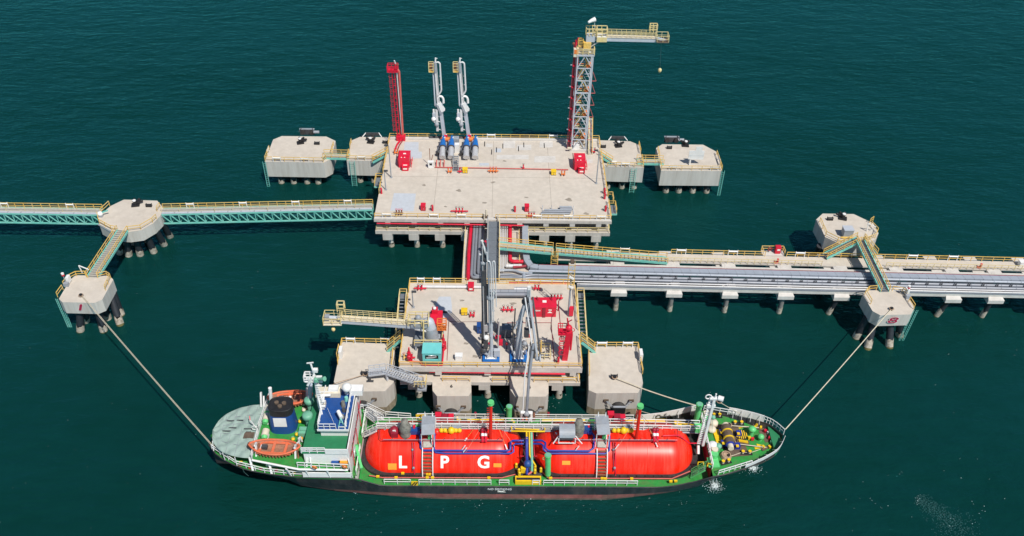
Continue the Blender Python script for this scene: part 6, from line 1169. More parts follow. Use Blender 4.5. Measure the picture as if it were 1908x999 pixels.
def dome(px, py, m="canvas", h=2.0, r=.72, k=0):
    p = tank_surface(px, py, -.2); mb = MB(); mb.cyl(p, r, h*.62, "grey_steel", 12); mb.lathe(p+Vector((0, 0, h*.6)), [(r*.9, 0), (r*1.05, .2), (r*.7, .5), (r*.45, .8)], "grey_steel", 12); part("wrapped_dome", mb, tanks[k])
def wrapped(px, py, k):
    p = tank_surface(px, py, -.1); mb = MB(); mb.lathe(p, [(.75, 0), (.85, .5), (.7, .9), (.9, 1.4), (.8, 2.1), (.6, 2.5), (.5, 3.2), (.05, 3.3)], "rust_wrap", 12); part("wrapped_dome", mb, tanks[k])
M("rust_wrap", (.20, .195, .17), .95, var=.45, scale=2.5, bump=.8)
wrapped(756, 811, 0); wrapped(1077, 810, 1)
part("red_dome", MB().ball(tank_surface(734.5, 803, .5), .75, "red_dark", 8, 1.1).box(tank_surface(735, 810, .4), (1.0, .5, .9), "red_dark").box(tank_surface(733, 804, 1.0), (.22, .1, .5), "white").box(tank_surface(736, 804, 1.0), (.22, .1, .5), "white"), tanks[0]); part("red_dome", MB().ball(tank_surface(814, 805, .1), .6, "tank_red_plain", 8), tanks[0])
for k, xs_ in ((0, (822, 829, 841, 849, 856)), (1, (1144, 1152, 1162, 1169, 1177))):
    mb = MB(); y = 804.5; mb.tube(tank_surface(xs_[0]-2, y, .3), tank_surface(xs_[-1]+2, y, .3), .17, "bright_yellow", 8); part("yellow_manifold", mb, tanks[k])
    for i, x in enumerate(xs_): part("yellow_valve", MB().ball(tank_surface(x, 802, .7), .35 if i != 2 else .55, "bright_yellow", 7).tube(tank_surface(x, 804, .1), tank_surface(x, 800, 1.1), .14, "bright_yellow", 6), tanks[k])
    part("grey_box", MB().box(tank_surface(xs_[3]+2, 797.5, .8), (1.4, .5, .6), "grey_steel"), tanks[k])
# vent masts on the tanks
def vent_mast(label, px0, py0, px1, py1, y, k, r=.26):
    a = V(px0, py0, y); b = V(px1, py1, y); m = part("vent_mast", MB().tube(a, b, r, "tank_red_plain", 12, r*.9), tanks[k], label); part("vent_cap", MB().cyl(b, .46, .36, "mint", 16).cyl(b+Vector((0, 0, -.3)), .34, .3, "mint", 14, .5), tanks[k])
    mb = MB(); dd = b-a
    for i in range(14): q = a+dd*(.2+.75*i/14); mb.bar(q+Vector((-r-.02, -.1, 0)), q+Vector((-r-.28, -.1, 0)), .06, .06, "tank_red_plain")
    part("climbing_step", mb, tanks[k])
    for ex, ey in ((-3.5, -2.5), (3.5, -1.5), (3.2, 2.8), (-3.2, 2.8)): part("stay_wire", MB().tube(a+dd*.82, Vector((a.x+ex, a.y+ey, 7.4 if abs(ey) < 2.7 else 6.6)), .03, "rope_brown", 4), tanks[k])
    q = V(px0, py0, y); part("relief_pipe", MB().pipe([q+Vector((0, 0, .2)), q+Vector((-2.2, -.2, .1))], .2, "tank_red_plain", 8).tube(q+Vector((-2.2, -.2, .1)), q+Vector((-3.0, -.2, .1)), .22, "white", 8), tanks[k]) if k == 0 else part("relief_pipe", MB().pipe([q+Vector((0, 0, .2)), q+Vector((.5, -.3, .0)), q+Vector((2.4, -.2, .1))], .2, "tank_red_plain", 8).tube(q+Vector((.6, -.3, .1)), q+Vector((1.5, -.25, .15)), .23, "white", 8), tanks[k])
vent_mast("tall red vent mast with green cap on the lettered tank", 914, 824, 914.5, 752, 86.0, 0); vent_mast("leaning red vent mast with green cap on the forward tank", 1185, 824, 1193, 758, 86.0, 1)
for k, px in ((0, 899), (0, 905), (1, 1219), (1, 1224.5)): part("relief_valve", MB().pipe(tp_([(px, 824), (px, 805)], .6), .2, "red", 8).tube(tank_surface(px, 813, .6), tank_surface(px, 808, .7), .235, "white", 8).ball(tank_surface(px, 801, .7), .35, "red_dark", 7), tanks[k])
for k, a, b in ((0, (930, 800), (945, 838)), (0, (882, 800), (866, 822)), (1, (1209, 797), (1225, 833)), (1, (1045, 819), (1035, 806))):
    part("stay_wire", MB().bar(tank_surface(*a, .6), tank_surface(*b, .4), .06, .06, "orange").bar(lerp(tank_surface(*a, .6), tank_surface(*b, .4), .75), tank_surface(*b, .45), .16, .16, "white"), tanks[k])
# grey pump cover on forward tank
p = A(1056, 797, 9.4); mb = MB()
for i in range(8):
    a0, a1 = math.pi*(.05+.5*i/8), math.pi*(.05+.5*(i+1)/8); f = lambda a: (-1.6*math.cos(a)*1.0-.2, 1.2*math.sin(a)-.4)
    (ya, za), (yb, zb2) = f(a0), f(a1); mb.add([p+Vector((-1.15, ya, za)), p+Vector((1.15, ya, za)), p+Vector((1.15, yb, zb2)), p+Vector((-1.15, yb, zb2))], [(0, 1, 2, 3)], "grey_steel", True)
part("pump_cover", mb, tanks[1]); part("pump_frame", MB().box(p+Vector((0, -.6, -.7)), (2.0, 1.6, .8), "dark_steel").bar(p+Vector((-1.2, -1.7, -.4)), p+Vector((-1.2, -1.7, -1.4)), .14, .14, "white").bar(p+Vector((1.2, -1.7, -.4)), p+Vector((1.2, -1.7, -1.4)), .14, .14, "white").bar(p+Vector((1.2, -1.2, -.4)), p+Vector((2.2, -1.9, -1.3)), .12, .12, "white").bar(p+Vector((-1.2, -1.2, -.4)), p+Vector((-2, -1.9, -1.3)), .12, .12, "white").bar(p+Vector((-1.2, -1.7, -1.4)), p+Vector((1.2, -1.7, -1.4)), .12, .12, "white"), tanks[1])
# deck gear on the far side
zd = 4.1
part("yellow_pipe", MB().pipe([A(852, 778, zd), A(852, 783, zd), A(955, 783.5, zd), A(958, 787, zd)], .2, "bright_yellow", 8).pipe([A(1010, 784, zd), A(1090, 783, zd)], .2, "bright_yellow", 8).pipe([A(1165, 783, zd), A(1240, 783, zd), A(1268, 788, zd), A(1298, 795, 5.4)], .2, "bright_yellow", 8).pipe([A(1180, 787, zd), A(1240, 786, zd), A(1270, 792, zd)], .14, "bright_yellow", 8), ship)
part("yellow_pipe", MB().pipe([A(953, 795, 8.2), A(953, 803.5, 8.2), A(1015, 804, 8.2), A(1015, 798, 8.2)], .12, "bright_yellow", 8).pipe([A(960, 799, 8.2), A(1005, 800.5, 8.2)], .09, "bright_yellow", 8), ship)
for x, y, w in ((817, 776, 1.0), (829, 779, 1.1), (840, 779, .9), (1138, 774, 1.0), (1150, 779, 1.1), (1160, 780, .8)): part("red_locker", MB().box(A(x, y, 4.3), (w, .9, 1.1), "red" if w < 1.05 else "red_dark"), ship)
for x in (886, 1021.5): part("red_post", MB().cyl(A(x, 778, 3.3), .2, 1.1, "red_dark", 8), ship)
def goose(label, px0, py0, px1, py1, y, r=.42):
    a = V(px0, py0, y); b = V(px1, py1, y); part("ventilator", MB().tube(a, b, r, "mint", 12).cyl(b, r*1.1, .45, "mint", 14, r*1.18).cyl(b+Vector((0, 0, .5)), r*.95, .03, "sea_green", 14).ring(b+Vector((-.45, 0, -.3)), .3, .05, "mint", 8, 4, (0, 1, 0)), ship, label)
goose("green ventilator beside the walkway at the manifold", 948.5, 781, 949, 761, 92.0); goose("green ventilator on the near side between the tanks", 1021, 884, 1021, 852, 82.2)
# manifold between the tanks
for x0, x1 in ((960, 1008),):
    part("yellow_tray", MB().bx(A(960, 895, 3.4).x, A(1008, 895, 3.4).x, YC-6.1, YC-5.1, 3.22, 4.0, "bright_yellow"), ship)
    part("tray_slot", MB().bx(A(962, 895, 3.4).x, A(1006, 895, 3.4).x, YC-5.85, YC-5.45, 4.002, 4.03, "black"), ship)
part("manifold_pipe", MB().pipe([A(981.5, 815, 8), A(981.5, 838, 7.4), A(982, 862, 5.5), A(982, 884, 4.3)], .22, "pipe_blue", 8).ball(A(983, 864, 5.6), .6, "ship_blue", 8), ship); part("manifold_pipe", MB().pipe([A(986, 803, 8.2), A(986.5, 822, 8.0), A(987, 848, 6.6), A(992, 858, 6), A(998, 868, 5)], .12, "bright_yellow", 8).pipe([A(981, 803, 8.2), A(981.5, 818, 8.0)], .14, "bright_yellow", 8), ship); part("manifold_pipe", MB().pipe([A(990, 806, 8), A(991, 850, 6.5), A(991, 878, 4.6)], .2, "sea_green", 8).pipe([A(993, 804, 8), A(996, 850, 6.2)], .05, "red", 6), ship)
for px, py in ((967, 878), (972, 874), (997, 872), (997, 879), (968, 884), (962, 868), (1008, 876)): part("yellow_valve", MB().box(A(px, py, 4.4), (.34, .3, .7), "bright_yellow").ball(A(px, py-3, 4.8), .22, "bright_yellow", 6), ship)
part("yellow_valve", MB().box(A(975, 876, 4.5), (.7, .4, 1.0), "bright_yellow"), ship); part("manifold_pipe", MB().pipe([A(990, 871, 4.6), A(990, 880, 4.6), A(984, 884, 4.4)], .16, "red_faded", 8), ship); part("manifold_pipe", MB().pipe([A(969, 850, 6.0), A(1001, 850, 6.0)], .06, "red", 6), ship)
part("manifold_base", MB().bx(A(958, 880, 3.4).x, A(1010, 880, 3.4).x, YC-4.6, YC+4, 3.21, 3.5, "dark_steel"), ship)
for i in range(4): part("yellow_pipe", MB().tube(A(974+i*7, 783, 5), A(974+i*7, 770, 5), .18, ("red_faded", "orange", "white_pipe", "rust")[i], 8), ship)
# draught of print on the hull
part("hull_lettering", place(text_mb("NO SMOKING", .55, "white_pipe", .008, .01), frame(V(931, 911.8, YC-6.53), (1, 0, 0), (0, .08, 1))), ship)
part("load_mark", MB().bar(V(927, 914.5, YC-6.52), V(934, 916, YC-6.52), .02, .14, "print_white").bar(V(934, 916, YC-6.52), V(940, 914.5, YC-6.52), .02, .14, "print_white").bar(V(927, 916.5, YC-6.53), V(942, 917, YC-6.53), .02, .1, "print_white"), ship)
# well in front of the forward tank, forecastle bulkhead
part("bulkhead", MB().box((30.95, YC, 4.4), (.14, 10.2, 2.38), "red_dark"), ship)
part("well_floor", MB().bx(T2[1]-1.5, 30.8, YC-3.4, YC+4.2, 3.202, 3.24, "black"), ship)
for px, py in ((1284, 868), (1290, 862), (1281, 874), (1287, 874)): part("green_grating", MB().box(A(px, py, 3.35), (.75, .75, .12), "mint", .6), ship)
a = A(1270, 822, 8.0); part("red_pipe", MB().pipe([tank_surface(1235, 812, .4), tank_surface(1266, 811, .4), A(1283, 826, 6), A(1304, 826, 5.6)], .11, "red", 6), ship)
part("fire_monitor", MB().tube(A(1301, 830, 5.4), A(1301, 846, 4.6), .22, "white", 8), ship)
stair_s(A(1287, 886, 3.4), A(1314, 872, 5.7), .9, "mint", 7)
part("yellow_arch", MB().pipe([A(1300, 869, 5), A(1301, 861, 5.6), A(1311, 861, 5.6), A(1311, 872, 5)], .1, "bright_yellow", 6).pipe([A(1318, 869, 5.9), A(1320, 863, 6.3), A(1327, 866, 6.3)], .1, "bright_yellow", 6), ship)
# forecastle
ZF = 5.6
def FP(px, py, dz=0.0): return A(px, py, ZF+dz)
fl_ = FP(1327, 891); hull_rail(31.6, 36.6, -1, None, .12, sp=.9); hull_rail(31.6, 36.2, 1, None, .12, sp=1.2); rail(ship, [(31.0, YC-4.9, ZF), (31.0, YC+4.9, ZF)], m="white", sp=1.0, mids=(.35, .7), r=.055)
def bulwark(x0, x1, s, h0, h1, n=12, stays=5):
    lo_, hi_, lo2, hi2 = [], [], [], []
    for i in range(n+1):
        x = x0+(x1-x0)*i/n; h = h0+(h1-h0)*min(1, i/2.5); y = hbd(x); z = ztop(x)
        lo_.append((x, YC+s*y, z-.05)); hi_.append((x+.0, YC+s*(y+.12), z+h)); lo2.append((x, YC+s*max(.02, y-.08), z-.05)); hi2.append((x, YC+s*max(.06, y+.02), z+h))
    k = n+1; vs = lo_+hi_+lo2+hi2; fs = []
    for i in range(n): fs += [(i, i+1, k+i+1, k+i), (2*k+i+1, 2*k+i, 3*k+i, 3*k+i+1), (k+i, k+i+1, 3*k+i+1, 3*k+i)]
    fs += [(0, k, 3*k, 2*k), (n, 2*k+n, 3*k+n, k+n)]
    b = part("bulwark", MB().add(vs, fs, "white"), ship)
    for i in range(stays): x = x0+(x1-x0)*(i+.5)/stays; part("bulwark_stay", MB().bar((x, YC+s*(hbd(x)-.1), ztop(x)+max(h0, h1)*.9), (x-.1, YC+s*max(.1, hbd(x)-.75), ztop(x)), .06, .1, "white_pipe"), b)
bulwark(35.6, 42.3, -1, .75, .85); bulwark(35.2, 40.0, 1, 1.3, 1.35, 10, 4)
rail(ship, [Vector((40.0+2.3*i/6, YC+hbd(40.0+2.3*i/6), ztop(40.0+2.3*i/6)+.15)) for i in range(7)], m="white", sp=.9, h=1.15, r=.04)
bulwark(21.6, 30.6, 1, .9, 1.1, 10, 5)
# the plated bow tip deck
part("bow_platform", MB().prism(deck_poly(40.6, 41.95, .1, 8, ZF+.75), ZF+.02, ZF+.75, "ship_green_dark"), ship)
# mooring winch
w0 = FP(1366, 820); part("winch_bed", MB().box(w0+Vector((-.1, 0, .05)), (3.2, 6.2, .1), "brown_dark", .1), ship)
ax0, ax1 = FP(1352, 793, 1.1), FP(1362, 835, 1.1); dv = (ax1-ax0).normalized(); part("winch_shaft", MB().tube(ax0, ax1, .22, "dark_steel", 10), ship)
for t_, r_, w_, m in ((.02, .62, .7, "cream"), (.17, .95, 1.0, "pipe_blue"), (.30, 1.05, .22, "bright_yellow"), (.43, .95, 1.0, "black"), (.52, .9, .5, "pipe_blue"), (.60, 1.05, .22, "bright_yellow"), (.73, .9, .9, "brown_dark"), (.84, .85, .3, "pipe_blue"), (.95, .55, .7, "cream")):
    c = lerp(ax0, ax1, t_); part("winch_drum", MB().tube(c-dv*w_/2, c+dv*w_/2, r_*.78, "brown_dark" if t_ in (.17, .43) else m, 16), ship)
for px, py in ((1345, 806), (1348, 826), (1376, 808), (1374, 831)): part("winch_gear", MB().box(FP(px, py, .5), (.75, .65, .8), "pipe_blue").box(FP(px, py, .95), (.4, .4, .15), "bright_yellow"), ship)
for i in range(5): part("yellow_step", MB().box(FP(1335+i*1.9, 804+i*6.3, .16), (1.05, .62, .12), "bright_yellow", .12), ship)
part("hatch_frame", MB().bar(FP(1336, 799, .05), FP(1347, 836, .05), 1.5, .12, "black"), ship)
rg = FP(1381, 812); part("hazard_hatch", MB().cyl(rg, .95, .3, "black", 18), ship)
for i in range(6): part("hazard_stripe", MB().box(rg+Vector((-.75+.3*i, 0, .31)), (.14, 1.7*math.sqrt(max(.05, 1-((-.75+.3*i)/.95)**2)), .03), "bright_yellow"), ship)
for i in range(8): part("hazard_stripe", MB().box(FP(1377+i*2.2, 822+i*.4, .25), (.13, .45, .4), "bright_yellow"), ship)
part("chain_stopper", MB().bar(FP(1373, 822, .15), FP(1396, 826, .15), .7, .3, "brown_dark"), ship)
def mushroom(px, py, h, r, m="mint"): p = FP(px, py); part("mushroom_vent", MB().cyl(p, r*.6, h*.7, m, 12).lathe(p+Vector((0, 0, h*.65)), [(r*.7, 0), (r, .15), (r, .35), (r*.6, .6), (.05, .65)], m, 14), ship)
mushroom(1399, 810, 1.6, .58); mushroom(1416, 820, .8, .5); mushroom(1337, 838, .9, .5, "sea_green")
def bollard(px, py, dx=1.0, m="bright_yellow", rz=.0):
    p = FP(px, py); mb = MB(); mb.box(p+Vector((0, 0, .06)), (dx+.8, .7, .12), "black", rz)
    for s in (-1, 1): q = p+Vector((s*dx/2*math.cos(rz), s*dx/2*math.sin(rz), .1)); mb.cyl(q, .19, .38, "cream", 10).cyl(q+Vector((0, 0, .38)), .24, .1, m, 10)
    part("bollard", mb, ship)
bollard(1375, 790); bollard(1390, 845); bollard(1352, 862, .9, rz=.3); bollard(1335, 776, .9)
for px, py, rz in ((1415, 795, -.35), (1428, 835, .5), (1412, 799, -.35)):
    p = FP(px, py); part("fairlead", MB().box(p+Vector((0, 0, .1)), (1.9, .45, .15), "brown_dark", rz).box(p+Vector((-.5, 0, .3)), (.3, .4, .35), "bright_yellow", rz).box(p+Vector((.4, 0, .3)), (.3, .4, .35), "bright_yellow", rz), ship)
for px, py, rz in ((1379, 797, .2), (1378, 835, .1), (1412, 835, -.1), (1416, 830, -.4)): p = FP(px, py, .02); part("yellow_marking", MB().prism([(p.x-.45, p.y-.25), (p.x+.5, p.y), (p.x-.45, p.y+.3)], p.z, p.z+.02, "bright_yellow"), ship)
part("dark_plate", MB().box(FP(1428, 812, .02), (1.5, 2.3, .04), "brown_dark", .25), ship)
for px, py, m in ((1432, 806, "white"), (1436, 812, "sea_green"), (1440, 818, "ship_blue"), (1444, 808, "silver"), (1434, 816, "red"), (1426, 803, "red"), (1444, 822, "white"), (1448, 813, "teal"), (1438, 824, "sea_green"), (1402, 818, "red"), (1396, 816, "bright_yellow")): part("anchor_gear", MB().box(FP(px, py, .35), (.42, .34, .45), m, random.random()), ship)
part("bow_brace", MB().bar(FP(1441, 800, .6), FP(1450, 830, .6), .25, .1, "ship_blue"), ship)
def vent(px0, py0, px1, py1, y): goose("green cowl ventilator at the after end of the forecastle", px0, py0, px1, py1, y)
goose("tall green cowl ventilator beside the forward walkway", 1296, 790, 1303, 757, 91.8, .45)
part("green_locker", MB().box(FP(1329, 862, .12), (1.6, 1.7, .22), "mint"), ship); part("green_locker", MB().cyl(FP(1330, 852), .55, .9, "mint", 12).cyl(FP(1330, 845), .5, 1.1, "cream", 12), ship); part("green_locker", MB().cyl(FP(1317, 783), .55, .8, "mint", 12).cyl(FP(1315, 778), .5, 1.1, "cream", 12), ship)
part("ventilator", MB().ball(FP(1328, 831, .6), .8, "white", 9, .9).cyl(FP(1332, 836), .5, .8, "white", 12), ship)
# foremast
fy = FP(1312, 830).y; fm = V(1309.5, 830, fy); ft = V(1331, 744, fy); fmast = part("foremast", MB().bar(fm, ft, .36, .36, "white").bar(fm+Vector((-.75, .3, 0)), ft+Vector((-.5, .3, -.2)), .2, .2, "white"), ship); rm = mesh_of(MB().box((-.32, .15, 0), (.75, .1, .1), "white"), "mast_rung")
for i in range(26): inst("mast_rung", rm, fmast, lerp(fm, ft, (i+.5)/26))
part("mast_head", MB().box(ft+Vector((0, 0, .2)), (1.4, .5, .3), "white").tube(ft, ft+Vector((.1, 0, 1.1)), .12, "white", 8).ring(ft+Vector((-.9, 0, .5)), .42, .1, "white", 12, 5, (0, 1, 0)).tube(ft+Vector((.5, 0, .3)), ft+Vector((1.2, -.3, .3)), .4, "white", 10).ball(lerp(fm, ft, .62)+Vector((.5, 0, 0)), .35, "sea_green", 7).box(lerp(fm, ft, .85)+Vector((-.2, .2, 0)), (1.2, .6, .5), "white"), fmast)
part("signal_wire", MB().tube(lerp(fm, ft, .62)+Vector((.4, 0, 0)), FP(1326, 828), .025, "sea_green", 4), fmast)
for px, py, a in ((1322, 800, 0), (1318, 812, 0)): part("brown_cover", MB().ball(FP(px+8, py-12, .5), .7, "cream", 7, .7), ship)
# rope coils lying on deck (loose: things of their own)
def coil(label, px, py, r=.75, z=ZF, m="rope_brown"):
    p = A(px, py, z); mb = MB()
    for k in range(4): mb.ring(p+Vector((0, 0, .1+.13*k)), r-.04*k, .09, m, 18, 5)
    mb.ring(p+Vector((0, 0, .3)), r*.5, .12, m, 14, 5); mb.cyl(p+Vector((0, 0, .05)), r*.75, .3, m, 14); return solo("rope_coil", mb, label, "rope coil", p)
coil("coiled pale brown rope near the forecastle rail on the camera side", 1352, 851); coil("heap of coiled rope behind the winch close to the foremast", 1327, 790, .8)
# ------------------------------------------------------------------ superstructure aft
XW = A(662, 848, 5.1).x; XS = A(671, 846, 5.1).x
part("front_gallery", MB().bx(XW, XS, YC-6.0, YC+6.0, 4.95, 5.1, "ship_green"), ship); rail(ship, [(XS-.05, YC-5.9, 5.1), (XS-.05, YC-1.2, 5.1)], m="white", sp=1.3, r=.042, mids=(.5,)); rail(ship, [(XS-.05, YC+1.0, 5.1), (XS-.05, YC+5.6, 5.1)], m="white", sp=1.3, r=.042, mids=(.5,))
part("gallery_front", MB().bx(XS-.3, XS-.02, YC-5.9, YC+5.9, 3.22, 4.94, "white"), ship)
ZB, ZN, ZR = 7.6, 9.9, 11.9
yN0 = A(620, 845, ZN).y; yWn = A(620, 812, ZN).y; yWf = A(660, 728, ZR).y; xWl = A(595, 797, ZR).x
house = part("deckhouse", MB().bx(-27.3, XW-.16, yN0+.1, YC+5.1, ZB+.002, ZN-.12, "white").bx(-33.5, XW-.16, YC-4.6, YC+4.4, 5.02, ZB-.13, "white"), ship)
part("front_wall", MB().bx(XW-.15, XW, yN0, YC+5.3, 5.11, ZN+1.0, "white"), ship)
for i in range(7): part("window", MB().bx(XW+.005, XW+.03, yN0+1.0+i*1.35, yN0+1.7+i*1.35, 7.9, 8.7, "glass_dark"), house)
part("fire_pipe", MB().pipe([(XW+.2, yN0+.3, 8.9), (XW+.2, YC+4.8, 8.9)], .06, "red_dark", 6).pipe([(XW+.2, yN0+1.6, 5.2), (XW+.2, yN0+1.6, 8.9)], .06, "red", 6).pipe([(XW+.2, yN0+5.6, 5.2), (XW+.2, yN0+5.6, 8.9)], .06, "red", 6).pipe([(XW+.2, yN0+9.0, 5.2), (XW+.2, yN0+9.0, 10.5)], .06, "red", 6), ship)
part("navigation_deck", MB().bx(-27.5, XW-.16, yN0, YC+5.2, ZN-.1, ZN, "ship_green_dark"), ship); part("wing_bulwark", MB().bx(-24.2, XW-.16, yN0-.06, yN0+.06, ZN-.1, ZN+.9, "white"), ship); rail(ship, [(-27.5, yN0+.05, ZN), (-24.2, yN0+.05, ZN)], m="white", sp=1.1, mids=(.35, .7))
wh = part("wheelhouse", MB().bx(xWl, XW-.5, yWn, yWf, ZN+.002, ZR-.1, "white"), ship)
part("roof_deck", MB().bx(xWl-.2, XW-.2, yWn-.6, yWf+.3, ZR-.1, ZR, "ship_blue"), wh); part("roof_edge", MB().bx(xWl-.25, XW-.15, yWn-.68, yWn-.61, ZR-.25, ZR+.12, "white"), wh); part("roof_edge", MB().bx(XW-.19, XW-.1, yWn-.65, yWf+.3, ZR-.3, ZR+.15, "white"), wh)
for i in range(3): part("window", MB().bx(xWl+.5+i*1.35, xWl+1.5+i*1.35, yWn-.03, yWn-.005, ZN+1.1, ZN+1.9, "glass_dark"), wh)
for i in range(5): part("window", MB().bx(XW-.49, XW-.46, yWn+.4+i*1.4, yWn+1.5+i*1.4, ZN+1.2, ZN+2.0, "glass_dark"), wh)
rail(ship, [(xWl-.1, yWn-.5, ZR), (xWl+2.4, yWn-.5, ZR)], m="white", sp=.9, mids=(.5,), r=.035); rail(ship, [(XW-.6, yWn-.5, ZR), (XW-.6, yWf, ZR)], m="white", sp=1.1, mids=(.5,), r=.045, h=1.1); rail(ship, [(xWl-.1, yWn-.2, ZR), (xWl-.1, yWf, ZR)], m="white", sp=1.1, mids=(.35, .7), r=.05); rail(ship, [(xWl+2.8, yWn-.5, ZR), (XW-.7, yWn-.5, ZR)], m="white", sp=1.1, h=.5, mids=(), r=.04)
part("chart_box", MB().box(A(664, 727, ZR+.5), (1.9, 1.3, 1.0), "white"), wh); part("satellite_dome", MB().ball(A(646, 722, ZR+2.4), .7, "white", 12).cyl(A(646, 733, ZR), .3, 1.6, "white", 10), wh)
for p_, m, h in (((646, 746), "teal", .7), ((640, 757), "rust_wrap", 1.0), ((641, 766), "dark_steel", .5), ((638, 778), "rust_wrap", .5)): part("roof_gear", MB().cyl(A(*p_, ZR), .35, h, m, 10, .25), wh)
part("searchlight", MB().tube(A(630, 766, ZR+1.3), A(636, 778, ZR+1.1), .28, "white", 10).tube(A(635, 785, ZR), A(634, 776, ZR+1.0), .08, "teal", 6), wh); part("tripod", MB().bar(A(631, 795, ZR), A(635, 778, ZR+1.0), .09, .09, "teal").bar(A(641, 795, ZR), A(635, 778, ZR+1.0), .09, .09, "teal").bar(A(633, 787, ZR+.4), A(639, 787, ZR+.4), .07, .07, "teal"), wh); part("whip_aerial", MB().tube(A(645, 795, ZR), A(643, 783, ZR+.8), .09, "white", 6).tube(A(622, 788, ZR), A(610, 760, ZR+1.5), .02, "white", 4), wh)
part("far_gear", MB().box(A(612, 731, ZR+.5), (3.6, 1.3, .9), "cream").tube(A(592, 737, ZR+.9), A(616, 736, ZR+.9), .22, "white", 8).box(A(622, 727, ZR+.8), (1.4, 1.0, 1.2), "white").box(A(598, 746, ZR+.5), (1.0, .8, .8), "white").box(A(600, 753, ZR+.3), (1.1, .8, .8), "cream"), wh); rail(wh, [A(592, 741, ZR), A(628, 738, ZR), A(632, 728, ZR)], m="white", sp=.9, r=.06, mids=(.4, .7))
# main mast
my = 87.6; m0 = V(601, 792, my-1.2); m1 = V(586, 700, my); m2 = V(579, 678, my)
mast = part("main_mast", MB().bar(V(598, 772, my), m1, .28, .28, "white").bar(V(604, 790, my-1.5), lerp(V(598, 772, my), m1, .55), .2, .2, "white").bar(V(605, 770, my), lerp(V(598, 772, my), m1, .8), .18, .18, "white").tube(m1, m2, .14, "white", 8).bar(m2+Vector((-.55, 0, .1)), m2+Vector((.4, 0, .25)), .14, .14, "white"), ship)
for i, (a, b, w_) in enumerate((((589, 702), (600, 702), .5), ((588, 710), (601, 711), .5), ((590, 718), (600, 718), .5), ((600, 748), (606, 748), .4), ((600, 757), (606, 757), .4))): part("radar_scanner", MB().bar(V(*a, my-.3), V(*b, my-.3), .3, .2, "white"), mast)
part("radar_scanner", MB().bar(V(573, 718, my-.5), V(582, 704, my-.5), .3, .3, "white"), mast); part("lantern", MB().box(V(588, 690, my), (.6, .5, .5), "white").box(V(590, 708, my-.5), (.6, .6, .5), "sea_green"), mast); part("horn", MB().pipe([V(592, 707, my-.7), V(599, 706.5, my-1.0), V(605, 706, my-1.2)], .1, "sea_green", 10, True, .36), mast)
c = V(577, 703, my); part("crow_nest", MB().box(c+Vector((0, 0, -.5)), (1.3, 1.0, .1), "white"), mast); rail(mast, [c+Vector(v) for v in ((-.7, -.5, -.4), (.6, -.5, -.4), (.6, .5, -.4), (-.7, .5, -.4))], m="white", close=True, h=.95, sp=.7, mids=(.5,), r=.06)
rm = mesh_of(MB().box((0, 0, 0), (.5, .08, .08), "white"), "mast_rung")
for i in range(18): inst("mast_rung", rm, mast, lerp(V(604, 772, my-.3), V(590, 712, my-.3), i/18))
part("blue_post", MB().tube(V(577, 745, 91), V(578, 716, 91), .35, "pale_steel", 10), ship)
# boat deck, canopy
XB0 = A(470, 855, ZB).x; yb0 = A(600, 874, ZB).y
part("boat_deck", MB().prism([(XB0, A(470, 856, ZB).y), (-28, yb0+.05), (XW-.2, yb0), (XW-.2, YC+5.4), (-33, YC+5.2), (XB0, YC+4.3)], ZB-.12, ZB, "ship_green"), ship)
part("deck_edge", MB().pipe([Vector((XB0, A(470, 856, ZB).y-.05, ZB-.1)), Vector((-28, yb0-.02, ZB-.1)), Vector((XW-.2, yb0-.08, ZB-.1))], .17, "white", 6), ship)
for x in (-35.2, -32.4, -29.6, -27.0, -24.0): y = YC-(hbd(x)-.1); part("deck_stanchion", MB().bar((x, y+.02, ztop(x)), (x-.25, yb0+.1 if x > -30 else y+.6, ZB-.15), .3, .16, "white"), ship)
part("side_bulwark", MB().bx(-27.8, XW+.0, YC-6.56, YC-6.48, 5.16, 6.2, "white"), ship)
cp = [(396, 809), (399, 797), (407, 786), (424, 774), (450, 764), (478, 757.5), (503, 752), (468, 856), (446, 845), (424, 833), (406, 821)]
ZC = 7.3; cv = [A(x, y, ZC) for x, y in cp]; mb = MB(); nx, ny = 22, 20
x0_, x1_ = min(v.x for v in cv), XB0+.1
def canopy_half(x):
    k = (x-x0_)/(x1_-x0_); return 5.0*max(.0, 1-(1-k)**2.3)**.5
vs = []; 
for i in range(nx+1):
    x = x0_+(x1_-x0_)*i/nx; h = canopy_half(x)+.12
    for j in range(ny+1):
        v_ = -1+2*j/ny; y = YC+.15+h*v_; sag = .24*math.sin(i*1.15+.4*math.sin(j))*math.sin(j*1.25)-.12*(v_**2); vs.append((x, y, ZC+.25+sag))
mb.add(vs, [(i*(ny+1)+j, (i+1)*(ny+1)+j, (i+1)*(ny+1)+j+1, i*(ny+1)+j+1) for i in range(nx) for j in range(ny)], "canvas", True); can = part("canopy", mb, ship)
mb = MB()
for k in range(1, 5): x = x0_+(x1_-x0_)*k/5; part("seam", MB().pipe([(x, YC+.15+(canopy_half(x))*v_/6, ZC+.29-.12*(v_/6)**2) for v_ in range(-6, 7)], .035, "grey_steel", 5), can)
for v_ in (-.6, -.2, .25, .6): part("seam", MB().pipe([(x0_+(x1_-x0_)*i/10, YC+.15+canopy_half(x0_+(x1_-x0_)*i/10)*v_, ZC+.30-.12*v_*v_) for i in range(2, 11)], .03, "grey_steel", 5), can)
for px, py in ((422, 803), (433, 797), (462, 799), (430, 784), (446, 783), (460, 805)): part("vent_slot", MB().box(A(px, py, ZC+.36), (1.2, .16, .06), "dark_steel"), can)
part("hatch_patch", MB().box(A(464, 811, ZC+.36), (1.5, 1.1, .08), "brown_dark"), can)
